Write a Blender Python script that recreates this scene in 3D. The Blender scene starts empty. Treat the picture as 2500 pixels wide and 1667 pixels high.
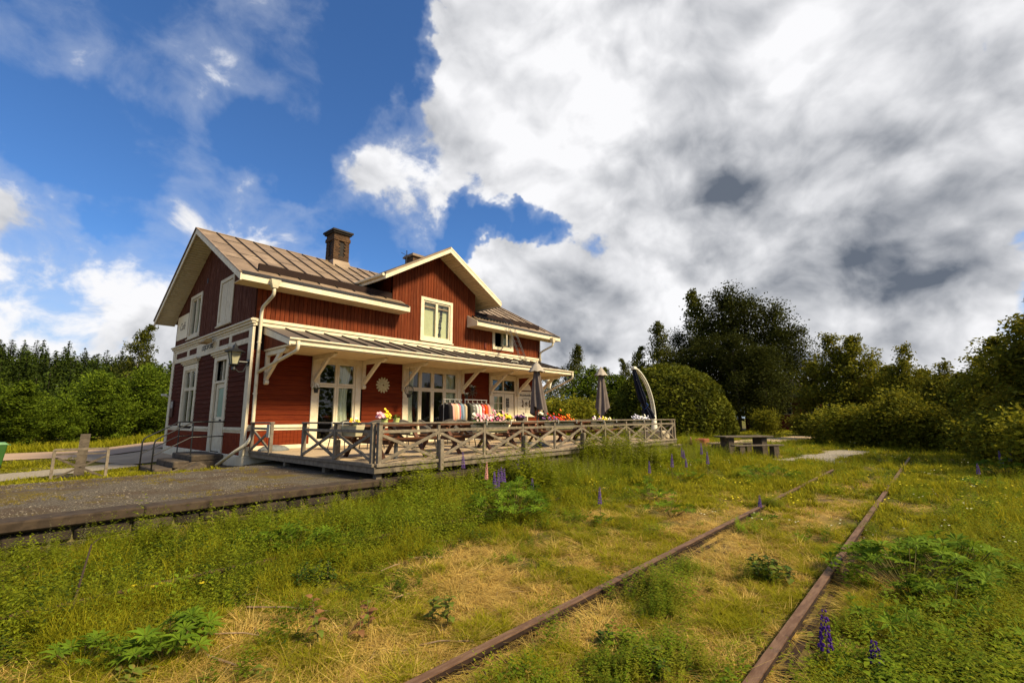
import bpy, math, random
import numpy as np
from mathutils import Vector, Matrix, Euler
PI = math.pi
RND = random.Random(11)
NP = np.random.RandomState(5)
scene = bpy.context.scene
COL = scene.collection

# ------------------------------------------------------------------ camera
cam_d = bpy.data.cameras.new("camera")
cam = bpy.data.objects.new("camera", cam_d)
COL.objects.link(cam)
cam_d.sensor_width = 36.0
cam_d.lens = 16.518
cam_d.clip_start = 0.05
cam_d.clip_end = 3000
HEAD = math.radians(41.0) + 0.0152
PITCH, ROLL = 0.1611, -0.0047
fw = Vector((math.cos(HEAD) * math.cos(PITCH), math.sin(HEAD) * math.cos(PITCH), math.sin(PITCH)))
rt = Vector((math.sin(HEAD), -math.cos(HEAD), 0))
up = rt.cross(fw)
r2 = rt * math.cos(ROLL) + up * math.sin(ROLL)
u2 = up * math.cos(ROLL) - rt * math.sin(ROLL)
cam.matrix_world = Matrix(((r2.x, u2.x, -fw.x, 0), (r2.y, u2.y, -fw.y, 0), (r2.z, u2.z, -fw.z, 1.5), (0, 0, 0, 1)))
scene.camera = cam

# ------------------------------------------------------------------ view, sun
scene.view_settings.view_transform = 'Standard'
scene.view_settings.look = 'None'
scene.view_settings.exposure = 0.85
scene.view_settings.gamma = 1.0
scene.view_settings.use_curve_mapping = False
scene.cycles.use_denoising = True
scene.cycles.max_bounces = 6
scene.cycles.diffuse_bounces = 3
scene.cycles.glossy_bounces = 3
scene.cycles.transmission_bounces = 4
scene.cycles.transparent_max_bounces = 8

SUN_EL = math.radians(42.0)
SUN_AZ = math.radians(-74.0)          # from +X towards +Y
sun_dir = Vector((math.cos(SUN_AZ) * math.cos(SUN_EL), math.sin(SUN_AZ) * math.cos(SUN_EL), math.sin(SUN_EL)))
sd = bpy.data.lights.new("sun", 'SUN')
sd.energy = 4.2
sd.angle = math.radians(11.0)
sd.color = (1.0, 0.84, 0.55)
sun = bpy.data.objects.new("sun", sd)
COL.objects.link(sun)
sun.rotation_euler = sun_dir.to_track_quat('Z', 'Y').to_euler()

# ------------------------------------------------------------------ node helper
class NT:
    def __init__(s, tree):
        s.t = tree; s.n = tree.nodes; s.l = tree.links
    def add(s, kind, **kw):
        n = s.n.new(kind)
        for k, v in kw.items():
            if k.startswith('i_'):
                n.inputs[k[2:]].default_value = v
            else:
                setattr(n, k, v)
        return n
    def put(s, sock, v):
        if isinstance(v, bpy.types.NodeSocket): s.l.new(v, sock)
        else: sock.default_value = v
    def math(s, op, a, b=None, c=None, clamp=False):
        n = s.n.new('ShaderNodeMath'); n.operation = op; n.use_clamp = clamp
        s.put(n.inputs[0], a)
        if b is not None: s.put(n.inputs[1], b)
        if c is not None: s.put(n.inputs[2], c)
        return n.outputs[0]
    def vmath(s, op, a, b=None, scale=None):
        n = s.n.new('ShaderNodeVectorMath'); n.operation = op
        s.put(n.inputs[0], a)
        if b is not None: s.put(n.inputs[1], b)
        if scale is not None: s.put(n.inputs['Scale'], scale)
        return n.outputs['Value'] if op in ('DOT_PRODUCT', 'LENGTH', 'DISTANCE') else n.outputs[0]
    def ramp(s, v, lo, hi, a=0.0, b=1.0, smooth=True):
        n = s.n.new('ShaderNodeMapRange'); n.clamp = True
        n.interpolation_type = 'SMOOTHSTEP' if smooth else 'LINEAR'
        s.put(n.inputs['Value'], v)
        for k, x in (('From Min', lo), ('From Max', hi), ('To Min', a), ('To Max', b)): s.put(n.inputs[k], x)
        return n.outputs['Result']
    def noise(s, vec, scale, detail=4, rough=.5, dist=0.0, lac=2.0):
        n = s.n.new('ShaderNodeTexNoise')
        if vec is not None: s.l.new(vec, n.inputs['Vector'])
        n.inputs['Scale'].default_value = scale; n.inputs['Detail'].default_value = detail
        n.inputs['Roughness'].default_value = rough; n.inputs['Distortion'].default_value = dist
        n.inputs['Lacunarity'].default_value = lac
        return n.outputs['Fac']
    def mix(s, f, a, b, mode='MIX'):
        n = s.n.new('ShaderNodeMix'); n.data_type = 'RGBA'; n.blend_type = mode
        s.put(n.inputs[0], f)
        for i, v in ((6, a), (7, b)):
            if isinstance(v, tuple): v = (v[0], v[1], v[2], 1.0)
            s.put(n.inputs[i], v)
        return n.outputs[2]

# ------------------------------------------------------------------ sky: Nishita air with a layer of cloud
world = bpy.data.worlds.new("World")
scene.world = world
world.use_nodes = True
w = NT(world.node_tree)
w.n.clear()
SKY_STRENGTH = 0.1
sky = w.add('ShaderNodeTexSky', sky_type='NISHITA')
sky.sun_disc = False
sky.sun_elevation = SUN_EL
sky.sun_rotation = PI / 2 - SUN_AZ
sky.altitude = 200
sky.air_density = 1.0
sky.dust_density = 0.6
sky.ozone_density = 4.0
tc = w.add('ShaderNodeTexCoord')
D = w.vmath('NORMALIZE', tc.outputs['Generated'])
sep = w.add('ShaderNodeSeparateXYZ'); w.l.new(D, sep.inputs[0])
dz = w.math('MAXIMUM', sep.outputs['Z'], 0.0)
inv = w.math('DIVIDE', 1.0, w.math('ADD', dz, 0.52))
cx = w.math('MULTIPLY', sep.outputs['X'], inv)
cy = w.math('MULTIPLY', sep.outputs['Y'], inv)
cmb = w.add('ShaderNodeCombineXYZ'); w.put(cmb.inputs[0], cx); w.put(cmb.inputs[1], cy)
cmb.inputs[2].default_value = 0.0
Pc = cmb.outputs[0]
wd = w.add('ShaderNodeTexNoise', noise_dimensions='3D')
w.l.new(D, wd.inputs['Vector']); wd.inputs['Scale'].default_value = 5.0; wd.inputs['Detail'].default_value = 5; wd.inputs['Roughness'].default_value = .6
Dw = w.vmath('NORMALIZE', w.vmath('ADD', D, w.vmath('SCALE', w.vmath('SUBTRACT', wd.outputs['Color'], (.5, .5, .5)), scale=.26)))
def dirv(az, el):
    a, e = math.radians(az), math.radians(el)
    return (math.cos(a) * math.cos(e), math.sin(a) * math.cos(e), math.sin(e))
def blob(az, el, rad, soft=1.0):
    d = w.vmath('DOT_PRODUCT', Dw, dirv(az, el))
    return w.ramp(d, math.cos(math.radians(rad)), math.cos(math.radians(rad * (1 - soft))))
def total(items, start=0.0):
    acc = start
    for amp, b in items:
        acc = w.math('MULTIPLY_ADD', b, amp, acc)
    return acc
#SKYBODY
st = w.vmath('MULTIPLY', D, (1.0, 1.0, 1.55))
pm = w.vmath('ADD', w.vmath('SCALE', Pc, scale=.30), w.vmath('SCALE', st, scale=.85))
wv = w.add('ShaderNodeTexNoise', noise_dimensions='3D')
w.l.new(pm, wv.inputs['Vector']); wv.inputs['Scale'].default_value = 2.6; wv.inputs['Detail'].default_value = 3
warp = w.vmath('SCALE', w.vmath('SUBTRACT', wv.outputs['Color'], (.5, .5, .5)), scale=.22)
Pw = w.vmath('ADD', pm, warp)
NS = 4.6
n1 = w.noise(Pw, NS, 12, .56)
offs = Vector((sun_dir.x * .35, sun_dir.y * .35, .9)) * .055
na = w.noise(Pw, NS, 6, .48)
n2 = w.noise(w.vmath('ADD', Pw, tuple(offs)), NS, 6, .48)
nb = w.noise(Pw, 3.3, 4, .45)
fine = w.noise(Pw, 17.0, 8, .62)
cover = total([
    (.40, blob(22, 40, 26, .75)), (.40, blob(8, 26, 24, .8)), (.36, blob(39, 33, 15, .8)), (.22, blob(27, 16, 15, .8)),
    (.34, blob(0, 10, 20, .8)), (.40, blob(40, 12, 11, .8)), (.40, blob(30, 8, 12, .8)), (.3, blob(10, 8, 18, .8)), (.3, blob(45, 17.5, 5, .9)), (.34, blob(54, 28.5, 9, .85)), (.2, blob(49, 38, 7, .9)), (.15, blob(44, 45, 8, .8)),
    (.34, blob(88, 8, 17, .95)), (.22, blob(72, 7, 12, .95)), (.16, blob(99, 20, 10, .9)), (.30, blob(-9, 33, 13, .9)), (.22, blob(112, 14, 22, .8)), (.18, blob(66, 10, 12, .9)), (.14, blob(79.5, 20.5, 6, .9)), (.10, blob(79.7, 26.7, 5, .9)),
    (.08, blob(82, 32, 7, .9)), (.10, blob(74, 38, 9, .9)), (.06, blob(88, 37, 9, .9)), (.12, blob(66, 10, 16, .9)), (.10, blob(70, 22, 5, 1)), (.12, blob(56, 37, 4, .9)),
    (-.20, blob(47, 22.5, 4, .95)), (-.30, blob(38.5, 23.2, 4.5, .95)), (-.16, blob(42, 23, 4, .95)), (-.22, blob(22.4, 16.8, 2.4, .9)), (-.20, blob(-7, 31.4, 2.2, .9)),
    (-.22, blob(84, 24, 7, .9)), (-.2, blob(69, 28, 6, .9)), (-.2, blob(60, 42, 8, .9)),
    (.30, blob(-60, 35, 40, .8)), (.22, blob(180, 35, 60, .8)), (.2, blob(250, 30, 50, .8)), (.35, blob(-60, 16, 24, .8))], -.215)
dens = w.math('ADD', w.math('ADD', n1, w.math('MULTIPLY', w.math('SUBTRACT', fine, .5), .20)), cover)
alpha = w.ramp(dens, .49, .62)
thick = w.ramp(dens, .60, 1.15)
relief = w.math('MULTIPLY', w.math('SUBTRACT', na, n2), 4.6)
dark = total([(.62, blob(21, 26, 10, 1)), (.46, blob(12, 24.5, 8, 1)), (.52, blob(39, 16.5, 9, 1)), (.40, blob(33, 10, 8, 1)), (.52, blob(4, 10, 13, .95)), (.34, blob(16, 36, 9, .9)), (.3, blob(12, 13, 8, .9)),
              (.5, blob(-4, 16, 11, .9)), (.4, blob(-7, 24, 10, .9)), (-.28, blob(38, 33, 12, .9)), (-.22, blob(22, 33, 9, .9)), (-.26, blob(24, 17, 8, .9)),
              (-.45, blob(-1, 3, 7, .9)), (-.3, blob(24, 9, 6, .9)), (-.2, blob(10, 31, 7, .9)), (-.1, blob(88, 14, 12, .9)), (-.15, blob(47, 36, 10, .9))], -.10)
shade = w.math('ADD', w.math('MULTIPLY', thick, .22), dark)
shade = w.math('ADD', shade, w.math('MULTIPLY', w.math('SUBTRACT', nb, .5), 2.5))
shade = w.math('ADD', shade, w.math('MULTIPLY', w.math('SUBTRACT', fine, .5), -.30))
shade = w.math('SUBTRACT', shade, relief)
sh = w.ramp(shade, -.42, 1.55, smooth=False)
k = 1.0 / SKY_STRENGTH / 2 ** scene.view_settings.exposure
ccol = w.mix(sh, (.97 * k, .97 * k, .99 * k), (.135 * k, .16 * k, .205 * k))
blue = w.mix(1.0, sky.outputs[0], (.42, .64, .86), 'MULTIPLY')
lowveil = w.ramp(dz, .0, .32, .55, .0)
hz = w.mix(lowveil, blue, (.62 * k, .69 * k, .77 * k))
veil = w.math('MULTIPLY', w.ramp(dens, .30, .56), .34)
hz2 = w.mix(veil, hz, (.62 * k, .68 * k, .80 * k))
col = w.mix(alpha, hz2, ccol)
bg = w.add('ShaderNodeBackground')
bg.inputs['Strength'].default_value = SKY_STRENGTH
w.l.new(col, bg.inputs['Color'])
wo = w.add('ShaderNodeOutputWorld')
w.l.new(bg.outputs[0], wo.inputs['Surface'])
world.cycles.sampling_method = 'MANUAL'
world.cycles.sample_map_resolution = 512
# ------------------------------------------------------------------ materials
def hsv_rand(t, col, amt):
    oi = t.add('ShaderNodeObjectInfo')
    hs = t.add('ShaderNodeHueSaturation')
    t.put(hs.inputs['Value'], t.ramp(oi.outputs['Random'], 0, 1, 1 - amt, 1 + amt, smooth=False))
    t.l.new(col, hs.inputs['Color'])
    return hs.outputs[0]

def mat(name, c, c2=None, sc=6, rough=.7, bump=0.0, rnd=.0, metal=0.0, st=(1, 1, 1), spec=.3, detail=6, lo=.38, hi=.62, c3=None, sc3=1.5, dist=0.0):
    m = bpy.data.materials.new(name); m.use_nodes = True
    t = NT(m.node_tree); t.n.clear()
    p = t.add('ShaderNodeBsdfPrincipled')
    o = t.add('ShaderNodeOutputMaterial'); t.l.new(p.outputs[0], o.inputs[0])
    tcn = t.add('ShaderNodeTexCoord')
    mp = t.add('ShaderNodeMapping'); t.l.new(tcn.outputs['Object'], mp.inputs[0]); mp.inputs['Scale'].default_value = st
    oi = t.add('ShaderNodeObjectInfo')
    off = t.vmath('SCALE', (3.1, 5.7, 9.2), scale=oi.outputs['Random'])
    vec = t.vmath('ADD', mp.outputs[0], off)
    n = t.noise(vec, sc, detail, .6, dist)
    if c2 is None: c2 = tuple(x * .82 for x in c)
    col = t.mix(t.ramp(n, lo, hi), c, c2)
    if c3 is not None:
        n3 = t.noise(vec, sc3, 8, .65)
        col = t.mix(t.ramp(n3, .52, .68), col, c3)
    if rnd: col = hsv_rand(t, col, rnd)
    t.l.new(col, p.inputs['Base Color'])
    p.inputs['Roughness'].default_value = rough
    p.inputs['Metallic'].default_value = metal
    p.inputs['Specular IOR Level'].default_value = spec
    if bump:
        b = t.add('ShaderNodeBump'); b.inputs['Strength'].default_value = min(1, bump); b.inputs['Distance'].default_value = .01
        t.l.new(n, b.inputs['Height']); t.l.new(b.outputs[0], p.inputs['Normal'])
    return m

def leafmat(name, c1, c2, c3=None, trans=.3, rnd=.18, sc=.9, rough=.55):
    m = bpy.data.materials.new(name); m.use_nodes = True
    t = NT(m.node_tree); t.n.clear()
    o = t.add('ShaderNodeOutputMaterial')
    g = t.add('ShaderNodeNewGeometry')
    isl = g.outputs['Random Per Island']
    col = t.mix(isl, c1, c2)
    tcn = t.add('ShaderNodeTexCoord')
    n = t.noise(tcn.outputs['Object'], sc, 4, .6)
    if c3 is not None: col = t.mix(t.ramp(n, .42, .66), col, c3)
    col = hsv_rand(t, col, rnd)
    p = t.add('ShaderNodeBsdfPrincipled'); t.l.new(col, p.inputs['Base Color'])
    p.inputs['Roughness'].default_value = .75; p.inputs['Specular IOR Level'].default_value = .08
    tr = t.add('ShaderNodeBsdfTranslucent')
    hs = t.add('ShaderNodeHueSaturation'); t.l.new(col, hs.inputs['Color']); hs.inputs['Value'].default_value = 1.25; hs.inputs['Hue'].default_value = .485
    t.l.new(hs.outputs[0], tr.inputs['Color'])
    mx = t.add('ShaderNodeMixShader'); mx.inputs[0].default_value = trans
    t.l.new(p.outputs[0], mx.inputs[1]); t.l.new(tr.outputs[0], mx.inputs[2])
    t.l.new(mx.outputs[0], o.inputs[0])
    return m

def glassmat(name, tint=(.9, .95, .9), ior=1.6):
    m = bpy.data.materials.new(name); m.use_nodes = True
    t = NT(m.node_tree); t.n.clear()
    o = t.add('ShaderNodeOutputMaterial')
    tr = t.add('ShaderNodeBsdfTransparent'); tr.inputs[0].default_value = (*tint, 1)
    gl = t.add('ShaderNodeBsdfGlossy'); gl.inputs['Roughness'].default_value = .02
    fr = t.add('ShaderNodeFresnel'); fr.inputs[0].default_value = ior
    gg = t.add('ShaderNodeNewGeometry')
    f2 = t.math('MULTIPLY', t.math('MULTIPLY_ADD', fr.outputs[0], 1.2, .02, clamp=True), t.math('SUBTRACT', 1.0, gg.outputs['Backfacing']))
    mx = t.add('ShaderNodeMixShader'); t.l.new(f2, mx.inputs[0])
    t.l.new(tr.outputs[0], mx.inputs[1]); t.l.new(gl.outputs[0], mx.inputs[2])
    t.l.new(mx.outputs[0], o.inputs[0])
    return m

RED = mat('red_paint', (.150, .032, .009), (.110, .021, .006), sc=3, st=(6, 6, .7), rough=.75, bump=.25, rnd=.16, spec=.10, c3=(.16, .046, .018), sc3=2.2)
REDH = mat('red_paint_siding', (.155, .025, .005), (.112, .016, .004), sc=3, st=(.7, .7, 9), rough=.75, bump=.25, rnd=.10, spec=.10)
REDX = mat('shaded_red_paint', (.095, .033, .018), (.065, .019, .010), sc=3, st=(6, 6, .7), rough=.85, bump=.25, rnd=.10, spec=.08, c3=(.17, .075, .055), sc3=4)  # gable red, darkened and dulled: the unlit side's shade in the colour
REDG = mat('shaded_red_siding', (.070, .014, .005), (.050, .009, .003), sc=3, st=(.5, .5, 8), rough=.85, bump=.25, rnd=.10, spec=.10, c3=(.10, .035, .02), sc3=3)  # darker gable copy of the siding red, shade mixed into it
DARK = mat('dark_wall_core', (.02, .008, .005), rough=.9)
CREAM = mat('cream_paint', (.72, .63, .45), (.66, .56, .38), sc=5, rough=.55, bump=.08, rnd=.03, c3=(.62, .50, .33), sc3=3)
CREAMG = mat('shaded_cream_paint', (.62, .545, .40), (.56, .48, .34), sc=5, rough=.65, bump=.08, rnd=.03, c3=(.48, .40, .28), sc3=3)  # dimmer gable copy of the cream, its shade put in the tone
SOFFIT = mat('soffit_paint', (.70, .55, .33), (.64, .49, .29), sc=5, rough=.6, bump=.08, rnd=.05)
SHEET = mat('brown_roof_sheet', (.235, .165, .105), (.185, .128, .080), sc=1.8, rough=.55, bump=.1, rnd=.07, spec=.3, c3=(.30, .215, .14), sc3=1.1)
SHEETD = mat('grey_roof_sheet', (.115, .092, .078), (.09, .072, .06), sc=2, rough=.5, bump=.1, rnd=.06, spec=.35, c3=(.15, .12, .10), sc3=2)
SEAM = mat('dark_seam', (.035, .026, .02), rough=.6)
GUTTER = mat('dark_gutter', (.022, .019, .016), rough=.6)
PIPE = mat('cream_pipe', (.66, .58, .40), (.58, .50, .34), sc=6, rough=.45, spec=.4, c3=(.42, .35, .22), sc3=5)
BRICK = mat('brown_brick', (.105, .055, .024), (.055, .028, .014), sc=7, rough=.9, bump=.4, rnd=.1, c3=(.05, .03, .018), sc3=3)
BRICKD = mat('sooty_cap', (.03, .024, .02), rough=.9, bump=.3)
GLASS = glassmat('window_glass')
CURT = mat('curtain_cloth', (.74, .70, .60), (.60, .56, .46), sc=3, st=(9, 9, .5), rough=.9)
BLIND = mat('pale_blind', (.62, .54, .36), (.55, .47, .30), sc=2, rough=.9)
ROOM = mat('room_wall', (.13, .10, .06), rough=.9)
FROST = mat('frosted_glass', (.26, .36, .28), (.23, .33, .26), sc=2, rough=.25, spec=.5)
WOOD = mat('weathered_wood', (.205, .165, .118), (.135, .108, .078), sc=4, st=(2, 2, 2), rough=.85, bump=.3, rnd=.14, c3=(.12, .095, .065), sc3=6)
DECKM = mat('deck_wood', (.44, .33, .205), (.37, .27, .165), sc=3, st=(.6, 7, 7), rough=.8, bump=.25, rnd=.12, c3=(.29, .215, .14), sc3=1.2)
TABLE = mat('brown_stained_wood', (.115, .042, .017), (.08, .03, .013), sc=4, st=(1, 6, 6), rough=.5, bump=.2, rnd=.15)
GREYW = mat('grey_old_wood', (.125, .098, .070), (.075, .058, .042), sc=4, st=(1, 6, 6), rough=.9, bump=.3, rnd=.15)
WICKER = mat('grey_wicker', (.095, .082, .068), (.06, .05, .042), sc=40, rough=.8, bump=.6, rnd=.1)
BLACKM = mat('black_metal', (.012, .012, .013), rough=.45, spec=.5)
GREYM = mat('grey_metal', (.45, .43, .38), rough=.35, metal=.8)
CONC = mat('concrete', (.105, .080, .055), (.065, .048, .034), sc=7, rough=.95, bump=.5, c3=(.04, .03, .022), sc3=3)  # base darkened to hold the shade that lies on the entrance steps
CONCL = mat('pale_concrete', (.47, .40, .29), (.38, .32, .23), sc=9, rough=.95, bump=.4)
COPING = mat('coping_stone', (.055, .037, .023), (.032, .021, .013), sc=9, rough=.95, bump=.6, rnd=.15, c3=(.055, .04, .03), sc3=3)
RUBBLE = mat('dark_rubble_stone', (.034, .024, .017), (.018, .013, .01), sc=6, rough=.95, bump=.7, rnd=.3)
RUST = mat('rusty_rail_top', (.175, .100, .058), (.120, .062, .034), sc=14, st=(.4, 2, 2), rough=.6, bump=.3, metal=.15, c3=(.075, .036, .020), sc3=9)
RUSTD = mat('rusty_shaded_rail_side', (.030, .014, .008), (.018, .009, .006), sc=10, rough=.9, bump=.5)  # rust, darkened further so shade on the rail sides sits in the colour
BARK = mat('grey_bark', (.085, .065, .045), (.045, .035, .025), sc=9, st=(1, 1, .3), rough=.95, bump=.6)
BIRCH = mat('birch_bark', (.42, .39, .32), (.10, .085, .065), sc=5, st=(1, 1, 2.5), rough=.85, lo=.55, hi=.66)
TWIG = mat('dry_twig', (.30, .205, .125), (.19, .125, .075), sc=12, rough=.9, bump=.3, rnd=.25)
PARA = mat('taupe_canvas', (.155, .122, .105), (.125, .098, .085), sc=5, rough=.95, bump=.1)
PARAT = mat('pale_canvas', (.38, .33, .27), (.32, .275, .22), sc=5, rough=.95)
NAVY = mat('navy_canvas', (.009, .012, .030), (.006, .008, .020), sc=5, rough=.85)
WHITEP = mat('white_enamel', (.72, .68, .56), (.66, .62, .50), sc=4, rough=.4, spec=.4)
SLATE = mat('grey_stone_base', (.17, .175, .17), (.12, .125, .12), sc=8, rough=.85, bump=.3)
SIGNW = mat('white_sign', (.72, .63, .45), (.68, .59, .41), sc=4, rough=.6)
INK = mat('black_ink', (.015, .014, .013), rough=.7)
INKG = mat('grey_ink', (.22, .18, .13), rough=.7)
TERRA = mat('terracotta', (.42, .17, .08), (.34, .13, .06), sc=6, rough=.8)
LIMEP = mat('lime_pot', (.55, .62, .20), rough=.5)
BINM = mat('green_plastic', (.03, .095, .014), (.024, .08, .012), sc=3, rough=.5, spec=.4)
BINL = mat('pale_green_lid', (.12, .26, .10), rough=.45, spec=.4)
RUBBER = mat('black_rubber', (.01, .01, .01), rough=.8)
BOXP = mat('cream_planter', (.55, .49, .31), (.48, .42, .26), sc=5, rough=.6)

# ------------------------------------------------------------------ mesh helpers
WL = {None: Vector((0, 0, 0))}
class MB:
    def __init__(s): s.v = []; s.f = []; s.m = []
    def poly(s, pts, m=0):
        b = len(s.v); s.v += [tuple(p) for p in pts]; s.f.append(tuple(range(b, b + len(pts)))); s.m.append(m)
        return s
    def box(s, x0, y0, z0, x1, y1, z1, m=0):
        x0, x1 = min(x0, x1), max(x0, x1); y0, y1 = min(y0, y1), max(y0, y1); z0, z1 = min(z0, z1), max(z0, z1)
        return s.hexa([(x0, y0, z0), (x1, y0, z0), (x1, y1, z0), (x0, y1, z0), (x0, y0, z1), (x1, y0, z1), (x1, y1, z1), (x0, y1, z1)], m)
    def hexa(s, p, m=0):
        b = len(s.v); s.v += [tuple(q) for q in p]
        for q in ((3, 2, 1, 0), (4, 5, 6, 7), (0, 1, 5, 4), (1, 2, 6, 5), (2, 3, 7, 6), (3, 0, 4, 7)):
            s.f.append(tuple(b + i for i in q)); s.m.append(m)
        return s
    def beam(s, p, q, w, h, m=0, up=(0, 0, 1)):
        p, q = Vector(p), Vector(q); d = (q - p).normalized()
        a = Vector(up).cross(d)
        if a.length < 1e-4: a = Vector((1, 0, 0)).cross(d)
        a.normalize(); b = d.cross(a); a = a * (w / 2); b = b * (h / 2)
        return s.hexa([p - a - b, p + a - b, p + a + b, p - a + b, q - a - b, q + a - b, q + a + b, q - a + b], m)
    def prism(s, pts, ext, m=0):
        n = len(pts); b = len(s.v); e = Vector(ext)
        s.v += [tuple(p) for p in pts] + [tuple(Vector(p) + e) for p in pts]
        s.f.append(tuple(b + i for i in reversed(range(n)))); s.m.append(m)
        s.f.append(tuple(b + n + i for i in range(n))); s.m.append(m)
        for i in range(n):
            j = (i + 1) % n
            s.f.append((b + i, b + j, b + n + j, b + n + i)); s.m.append(m)
        return s
    def tube(s, pts, r, n=8, m=0, cap=True):
        pts = [Vector(p) for p in pts]
        if not hasattr(r, '__len__'): r = [r] * len(pts)
        b = len(s.v); prev = None
        for i, p in enumerate(pts):
            d = (pts[min(i + 1, len(pts) - 1)] - pts[max(i - 1, 0)]).normalized()
            if prev is None:
                a = d.cross(Vector((0, 0, 1)))
                if a.length < .05: a = d.cross(Vector((1, 0, 0)))
            else: a = prev - d * prev.dot(d)
            a.normalize(); prev = a; c = d.cross(a)
            for k in range(n):
                t = 2 * PI * k / n
                s.v.append(tuple(p + (a * math.cos(t) + c * math.sin(t)) * r[i]))
        for i in range(len(pts) - 1):
            for k in range(n):
                k2 = (k + 1) % n
                s.f.append((b + i * n + k, b + i * n + k2, b + (i + 1) * n + k2, b + (i + 1) * n + k)); s.m.append(m)
        if cap:
            s.f.append(tuple(b + k for k in reversed(range(n)))); s.m.append(m)
            e = b + (len(pts) - 1) * n
            s.f.append(tuple(e + k for k in range(n))); s.m.append(m)
        return s
    def lathe(s, prof, c=(0, 0, 0), n=16, m=0, sq=None):
        b = len(s.v)
        for (r, z) in prof:
            for k in range(n):
                t = 2 * PI * k / n
                rr = r * (sq(t) if sq else 1)
                s.v.append((c[0] + rr * math.cos(t), c[1] + rr * math.sin(t), c[2] + z))
        for i in range(len(prof) - 1):
            for k in range(n):
                k2 = (k + 1) % n
                s.f.append((b + i * n + k, b + i * n + k2, b + (i + 1) * n + k2, b + (i + 1) * n + k)); s.m.append(m)
        s.f.append(tuple(b + k for k in reversed(range(n)))); s.m.append(m)
        e = b + (len(prof) - 1) * n
        s.f.append(tuple(e + k for k in range(n))); s.m.append(m)
        return s
    def ball(s, c, r, n=8, m=0, sz=1.0):
        k = max(3, n // 2)
        return s.lathe([(max(.001, r * math.sin(PI * i / k)), -r * sz * math.cos(PI * i / k)) for i in range(k + 1)], c, n, m)
    def build(s, name, mats, parent=None, smooth=False, bev=0.0):
        if not isinstance(mats, (list, tuple)): mats = [mats]
        a = np.array(s.v, dtype=float)
        lo, hi = a.min(0), a.max(0)
        c = Vector(((lo[0] + hi[0]) / 2, (lo[1] + hi[1]) / 2, lo[2]))
        a -= np.array(c)
        me = bpy.data.meshes.new(name)
        me.from_pydata(a.tolist(), [], s.f)
        for mm in mats: me.materials.append(mm)
        if len(mats) > 1: me.polygons.foreach_set('material_index', s.m)
        if smooth: me.polygons.foreach_set('use_smooth', [True] * len(s.f))
        me.update()
        o = bpy.data.objects.new(name, me); COL.objects.link(o)
        o.location = c - WL[parent]
        if parent: o.parent = parent
        WL[o] = c
        if bev:
            b = o.modifiers.new('bevel', 'BEVEL'); b.width = bev; b.segments = 1; b.limit_method = 'ANGLE'
        return o

def arr_mesh(name, V, F, mats, mi=None, smooth=False):
    """V (n,3), F (m,k) numpy -> mesh data"""
    me = bpy.data.meshes.new(name)
    n, m, k = len(V), len(F), F.shape[1]
    me.vertices.add(n); me.vertices.foreach_set('co', np.asarray(V, dtype=np.float32).ravel())
    me.loops.add(m * k); me.loops.foreach_set('vertex_index', np.asarray(F, dtype=np.int32).ravel())
    me.polygons.add(m); me.polygons.foreach_set('loop_start', np.arange(0, m * k, k, dtype=np.int32))
    me.polygons.foreach_set('loop_total', np.full(m, k, dtype=np.int32))
    for mm in (mats if isinstance(mats, (list, tuple)) else [mats]): me.materials.append(mm)
    if mi is not None: me.polygons.foreach_set('material_index', np.asarray(mi, dtype=np.int32))
    if smooth: me.polygons.foreach_set('use_smooth', np.ones(m, dtype=bool))
    me.update(calc_edges=True)
    return me

def place(name, me, loc=(0, 0, 0), parent=None, rz=0.0, sc=1.0):
    o = bpy.data.objects.new(name, me); COL.objects.link(o)
    o.location = Vector(loc) - WL[parent]; o.rotation_euler = (0, 0, rz)
    o.scale = (sc, sc, sc) if not hasattr(sc, '__len__') else sc
    if parent: o.parent = parent
    WL[o] = Vector(loc)
    return o

def tag(o, label=None, cat=None, group=None, kind=None):
    if label: o['label'] = label
    if cat: o['category'] = cat
    if group: o['group'] = group
    if kind: o['kind'] = kind
    return o

def thing(name, label, cat, loc=(0, 0, 0), group=None):
    o = bpy.data.objects.new(name, None); COL.objects.link(o)
    o.empty_display_size = .1
    o.location = loc; WL[o] = Vector(loc)
    return tag(o, label, cat, group)

def copy_tree(o, parent=None):
    c = o.copy(); COL.objects.link(c)
    if parent: c.parent = parent
    WL[c] = WL.get(o, Vector())
    for ch in list(o.children): copy_tree(ch, c)
    return c

def text(name, s, size, loc, rot, m, parent, shear=0.0, align='CENTER', width=None, ext=.003, bold=0.0):
    cu = bpy.data.curves.new(name, 'FONT'); cu.body = s; cu.size = size; cu.align_x = align; cu.align_y = 'CENTER'
    cu.extrude = ext; cu.shear = shear; cu.offset = bold; cu.resolution_u = 3
    cu.materials.append(m)
    tmp = bpy.data.objects.new(name + '_tmp', cu); COL.objects.link(tmp)
    me = bpy.data.meshes.new_from_object(tmp.evaluated_get(bpy.context.evaluated_depsgraph_get()))
    bpy.data.objects.remove(tmp); bpy.data.curves.remove(cu)
    if not me.materials: me.materials.append(m)
    o = bpy.data.objects.new(name, me); COL.objects.link(o); me.name = name
    o.location = Vector(loc) - WL[parent]; o.rotation_euler = rot
    if width: o.scale = (width, 1, 1)
    if parent: o.parent = parent
    WL[o] = Vector(loc)
    return o
RFACE = (PI / 2, 0, 0)               # lettering that faces -Y
RGABLE = (PI / 2, 0, -PI / 2)        # lettering that faces -X

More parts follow.
